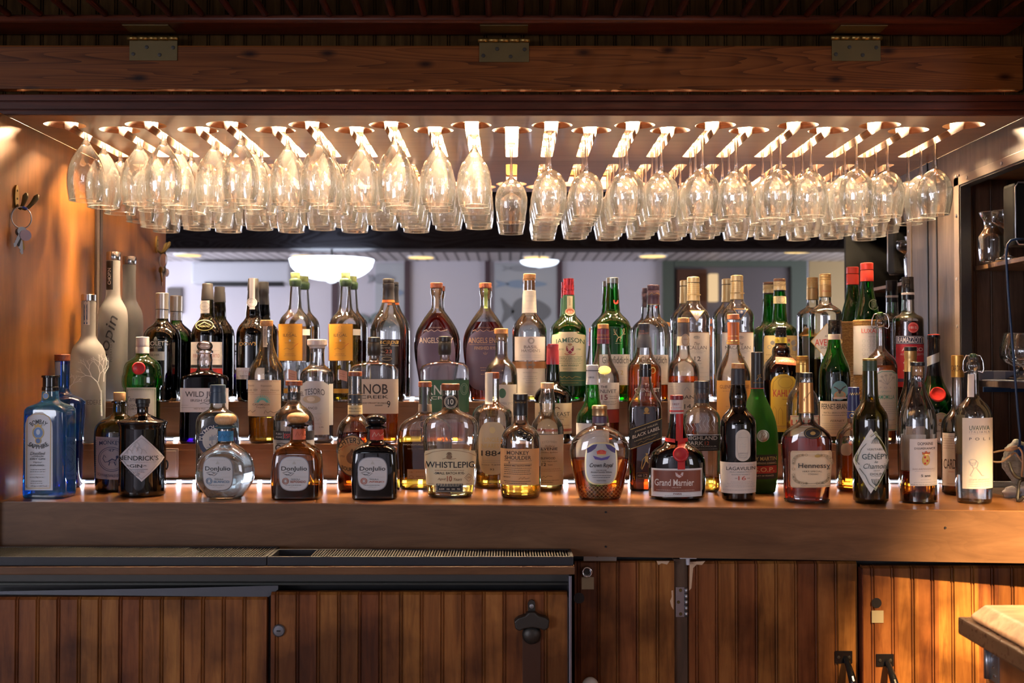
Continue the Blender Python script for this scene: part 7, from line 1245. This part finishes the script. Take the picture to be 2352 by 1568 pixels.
b = Bottle('cherry_liqueur_bottle', 'green bottle in a woven straw jacket with a bright red cap', 'F', 252, 2, [(124, 39), (160, 41), (220, 50), (280, 66), (330, 76), (370, 80), (500, 84), (820, 82), (858, 78)], M['ggreen'], liq=(M['lgreen'], 400))
b.cap(0, 0, [(10, 38), (13, 41), (54, 41)], plain((.68, .05, .03), .35)); b.cap(0, 0, [(56, 40), (60, 41.5), (124, 42), (126, 40)], plain((.68, .05, .03), .38), 'capsule')
b.cap(0, 0, [(54, 40), (56.5, 40)], M['brass'], 'cap_ring')
pr = [(362, 76), (364, 86)]
for i in range(46): y = 366 + i * 10.6; pr += [(y, 88), (y + 3, 91), (y + 7, 91), (y + 9.5, 88)]
b.cap(0, 0, pr + [(856, 86)], wood('straw', (.16, .07, .015), (.34, .17, .045), (.50, .28, .09), (14, 14, 26), 14, rough=.75, bump=.6), 'straw_jacket', n=48)
b.marks([('r', 288, 268, 30, 34, 3, (.5, .55, .4, 1))] + [('d', 275 + 7 * (i % 4), 246 + 9 * (i // 4), 2.2, 2.6, (.75, .8, .7, 1)) for i in range(22)], b.fwd(270), b.root, off=.0005)
b.label('rect', 172, 338, 400, 704, paper((.62, .58, .58)), [('t', 'LUXARDO', 288, 432, 140, 26, (.55, .05, .03), {'bold': 1}), ('l', [(216, 412), (216, 448), (336, 448)], 2, GY), ('f', 255, 330, 468, 2.4, GY)] + [('r', x, y, 10, 10, 3, LG) for x in (230, 258, 286, 314) for y in (495, 522, 549, 576)] + [('f', 222, 332, 610, 2.4, GY), ('f', 222, 332, 630, 2.4, GY), ('f', 222, 332, 650, 2.4, GY)], off=.0042, nx=22)
b = Bottle('amaro_bottle', 'bottle with black cap, red disc printed 1815 and a red label, on the upper step', 'F', 506, 2, [(212, 39), (250, 40), (318, 42), (330, 58), (342, 84), (355, 96), (380, 98), (700, 97), (820, 96), (860, 90)], M['gclear'], liq=(M['ldark'], 372))
cbands(b, 97, 175, 39, M['gloss_black'], 5); b.cap(0, 0, [(175, 40), (238, 41)], M['gloss_black'], 'capsule'); b.cap(0, 0, [(194, 41.5), (209, 41.5)], paper((.45, .40, .42)), 'capsule_band')
b.label('ellipse', 500, 566, 378, 444, paper((.58, .05, .05)), [('t', '1815', 532, 411, 42, 15, WH, {'bold': 1}), ('r', 532, 411, 29, 29, 2, (.7, .4, .4))], name='red_disc', off=.001)
b.label('rect', 428, 600, 462, 780, paper((.45, .02, .04)), [('b', 428, 462, 600, 514, (.03, .04, .09)), ('t', 'RAMAZZOTTI', 518, 487, 158, 34, (.80, .78, .78), {'bold': 1}), ('l', [(432, 466), (597, 466), (597, 508), (432, 508), (432, 466)], 2, WH), ('t', 'AMARO', 528, 546, 126, 22, (.75, .70, .68), {'bold': 1}), ('t', 'AUSANO RAMAZZOTTI', 526, 577, 140, 12, (.7, .6, .6)), ('d', 478, 630, 4, 5, WH), ('d', 476, 678, 4, 5, WH), ('b', 428, 728, 600, 748, (.03, .03, .12))], nx=22)

# ---------------------------------------------------------------- things in the right-hand niche
def clear_thing(name, label, cat, px, py, Y, prof, group=None):
    """prof in photo pixels: (y, halfwidth)"""
    zb = Z(prof[-1][0], Y); t = empty(name, (X(px, Y, py), Y, zb), 0, label, cat, group); k = Y / F
    rows = sorted([(Z(y, Y) - zb, h * k) for y, h in prof]); rows[0] = (0, rows[0][1])
    MB().lathe([(r, z) for z, r in pchip(rows, 30)], n=40, cap1=False).build('body', M['gclear'], t, smooth=True)
    MB().tube([(rows[-1][1] * cos(a), rows[-1][1] * sin(a), rows[-1][0]) for a in [2 * pi * i / 40 for i in range(40)]], .001, 6, closed=True).build('rim', M['gclear'], t, smooth=True); return t
c = clear_thing('carafe', 'small clear glass carafe at the left end of the upper niche shelf', 'carafe', 2277, 600, 2.67, [(491, 27), (500, 24), (512, 17), (523, 16), (535, 22), (548, 29), (575, 29), (598, 27), (606, 25)]); c.location.z = zsU + .0005
c = clear_thing('coupe_glass', 'clear stemmed glass standing right of the carafe', 'glass', 2312, 600, 2.60, [(489, 32), (500, 32), (512, 29), (522, 18), (530, 5), (545, 4), (575, 4), (590, 6), (597, 22), (601, 24)]); c.location.z = zsU + .0005
for px, Y, nm in ((2336, 2.62, 'deeper inside'), (2357, 2.50, 'nearer the opening')):
    k = 1; c = clear_thing('brandy_glass', 'short stemmed brandy glass on the lower niche shelf, %s' % nm, 'glass', px, 850, Y, [(767, 28), (785, 33), (805, 38), (820, 37), (833, 27), (841, 10), (848, 6), (860, 7), (868, 22), (872, 24)], 'brandy glasses in the niche'); c.location.z = zsL + .004
xc0 = X(2268, 2.60, 860); cl = MB().box(xc0, xc0 + .30, 2.40, 2.63, zsL + .0, zsL + .003, .001)
o = cl.build('checked_cloth', M['cloth']); tag(o, 'folded dark checked cloth lying under the brandy glasses', 'cloth')
fl = MB().box(xc0 - .008, xc0 + .30, 2.63, 2.66, zsL + .0005, zsL + .024, .003)
o2 = fl.build('fold', M['cloth'], None); adopt(o2, o); o2.matrix_parent_inverse = Matrix.Identity(4)
for q in (.028, .105): o3 = bx('check_stripe', xc0 + q, xc0 + q + .028, 2.6285, 2.63, zsL + .003, zsL + .023, plain((.20, .19, .21), .9), 0); o3.parent = o
pl = at(2322, 880, 2.48); t = empty('shelf_tag', (pl.x, 2.195, Z(880, 2.195)), 0); bpy.data.objects.remove(t)
yt = 2.68; p0, p1 = at(2322, 872, yt), at(2362, 892, yt)
tg = bx('shelf_tag', p0.x, p1.x, yt, yt + .001, p1.z, p0.z, paper((.62, .52, .42)), 0); tag(tg, 'cream paper tag lettered in capitals on the lower niche shelf edge', 'sign')
V, Fc = text_geo('SNIFFERS', True); w = p1.x - p0.x; me = mesh('print', [(p0.x + .002 + u * (w * 1.12), yt - .0004, p1.z + .003 + v * (p0.z - p1.z - .007)) for u, v in V], Fc, plain(BK, .5), tg)
# loudspeaker
ps = at(2333, 500, 2.52); sx0 = X(2330, 2.50, 500); z0, z1 = Z(562, 2.50), Z(417, 2.50)
sp = empty('loudspeaker', (sx0 + .09, 2.50, z0), 0, 'black loudspeaker with a round cone hanging inside the niche', 'speaker')
MB().box(-.09, .09, 0, .06, -.0, z1 - z0, .008).build('cabinet', plain((.01, .01, .01), .7, 0, **{'Specular IOR Level': .12}), sp)
MB().tube([(.088 * a + 0, -.002, (z1 - z0) / 2 + (z1 - z0) * .49 * b) for a, b in ((-1, -.85), (-1, .85), (-.93, 1), (.93, 1), (1, .85), (1, -.85), (.93, -1), (-.93, -1))], .0022, 8, closed=True).build('chrome_frame', M['steel'], sp, smooth=True)
MB().lathe([(.062, -.001), (.060, -.006), (.05, .0), (.035, .01), (.02, .004), (.001, -.002)], (0.0, -.002, (z1 - z0) * .52), 36, 'y').build('cone', plain((.05, .04, .035), .25, .3), sp, smooth=True)
MB().lathe([(.063, -.002), (.066, -.005), (.063, -.008)], (0, -.001, (z1 - z0) * .52), 36, 'y', cap0=False, cap1=False).build('surround', M['steel'], sp, smooth=True)
# blue cable
cb = [at(x, y, 2.42) for x, y in ((2352, 549), (2334, 549), (2322, 552), (2314, 562), (2311, 585), (2313, 625), (2317, 690), (2323, 760), (2329, 830), (2334, 900), (2339, 960), (2343, 1000), (2342, 1022))]
o = MB().tube(cb, .0026, 10).build('blue_cable', plain((.012, .04, .12), .4), smooth=True); tag(o, 'dark blue cable hanging down in front of the niche', 'cable')
pl = at(2340, 1035, 2.42); plg = MB().box(-.0085, .0085, -.008, .008, -.012, .013, .004).build('plug', plain((.015, .05, .18), .35), o); plg.location = pl
# clutter on the niche floor: beige cords, dark cord, shells and pebbles
def cord(name, label, pts, r, col, Y=2.40):
    P = [at(x, y, Y + d) for x, y, d in pts]; Q = []
    for i in range(len(P) - 1):
        p0 = P[max(0, i - 1)]; p1 = P[i]; p2 = P[i + 1]; p3 = P[min(len(P) - 1, i + 2)]
        for j in range(6):
            t = j / 6; Q.append(.5 * ((2 * p1) + (p2 - p0) * t + (2 * p0 - 5 * p1 + 4 * p2 - p3) * t * t + (3 * p1 - p0 - 3 * p2 + p3) * t ** 3))
    Q.append(P[-1]); o = MB().tube(Q, r, 8).build(name, plain(col, .5), smooth=True); tag(o, label, 'cable'); return o
cord('beige_cord', 'thin beige cord looping left from the plug beside the swing-top bottle', [(2352, 1030, .03), (2334, 1028, .02), (2310, 1033, 0), (2284, 1038, -.01), (2270, 1044, 0), (2276, 1058, .01), (2300, 1060, 0), (2318, 1048, -.01), (2332, 1040, 0), (2344, 1055, 0), (2356, 1070, 0)], .0021, (.36, .24, .16))
cord('beige_cord', 'beige cord falling down through the tangle at the far right', [(2340, 1027, -.02), (2348, 1040, -.02), (2349, 1070, -.02), (2347, 1090, -.01), (2353, 1105, -.01)], .0022, (.40, .25, .15))
cord('black_cord', 'black cord curling down over the shells to the counter', [(2318, 1062, -.03), (2324, 1082, -.04), (2336, 1096, -.04), (2352, 1100, -.04), (2342, 1106, -.04), (2339, 1125, -.04), (2338, 1150, -.05), (2352, 1140, -.06)], .0036, (.018, .014, .012))
kn = at(2322, 1030, 2.395); o = MB().tube([kn + Vector((-.012, 0, -.003)), kn, kn + Vector((.014, 0, .003))], [.003, .0055, .0045], 10).build('inline_switch', plain((.42, .29, .2), .5), smooth=True); tag(o, 'beige inline cord switch left of the blue plug', 'switch')
def lump(name, label, px, py, Y, rx, ry, rz, mat, seed, zrest=None, ridges=0):
    random.seed(seed); bm = bmesh.new(); bmesh.ops.create_icosphere(bm, subdivisions=4, radius=1.0); ph = [random.uniform(0, 6) for _ in range(6)]
    for v in bm.verts:
        c = v.co; d = 1 + .10 * sin(3 * c.x + ph[0]) * cos(4 * c.y + ph[1]) + .07 * sin(7 * c.z + ph[2]) + .05 * cos(9 * c.x + ph[3])
        if ridges: d += .035 * sin(ridges * atan2(c.z, c.x) + ph[4])
        v.co = Vector((c.x * rx * d, c.y * ry * d, c.z * rz * d))
    me = bpy.data.meshes.new(name); bm.to_mesh(me); bm.free(); me.materials.append(mat); me.polygons.foreach_set('use_smooth', [True] * len(me.polygons))
    o = bpy.data.objects.new(name, me); COL.objects.link(o); p = at(px, py, Y); zm = min(v.co.z for v in me.vertices); o.location = (p.x, Y, (ZC - .004) - zm + (zrest or 0)); return tag(o, label, 'shell' if 'shell' in name else 'stone')
shm = wood('shell', (.20, .21, .19), (.34, .35, .32), (.48, .48, .45), (3, 3, 30), 12, rough=.4, bump=.5); whm = plain((.50, .46, .46), .35)
lump('oyster_shell', 'tall ridged grey-green shell standing in the right niche', 2335, 1080, 2.47, .030, .016, .045, shm, 4, .026, ridges=26)
lump('white_shell', 'smooth pinkish-white shell lying beside the swing-top bottle', 2322, 1128, 2.43, .020, .013, .013, whm, 8); lump('white_shell', 'white shell half behind the black cord at the right edge', 2348, 1125, 2.44, .018, .014, .016, plain((.46, .44, .48), .35), 12)
vs = MB(); random.seed(5)
g = 26
V = [(XR - .030 + .17 * i / g, 2.30 + .16 * j / g, ZC - .003 + random.uniform(.0, .006) * (1 if 0 < i < g and 0 < j < g else 0)) for j in range(g + 1) for i in range(g + 1)]
vs.add(V, [(j * (g + 1) + i, j * (g + 1) + i + 1, (j + 1) * (g + 1) + i + 1, (j + 1) * (g + 1) + i) for j in range(g) for i in range(g)]); o = vs.build('crushed_shell', plain((.34, .28, .24), .8), smooth=True); tag(o, 'rough pinkish-grey crushed shell spread on the niche floor', 'crushed shell', kind='stuff')
struct(bx('trim_niche', XR - .01, 1.5, 2.66, 2.665, ZC - .004, ZC + .011, plain((.62, .68, .74), .3), 0))
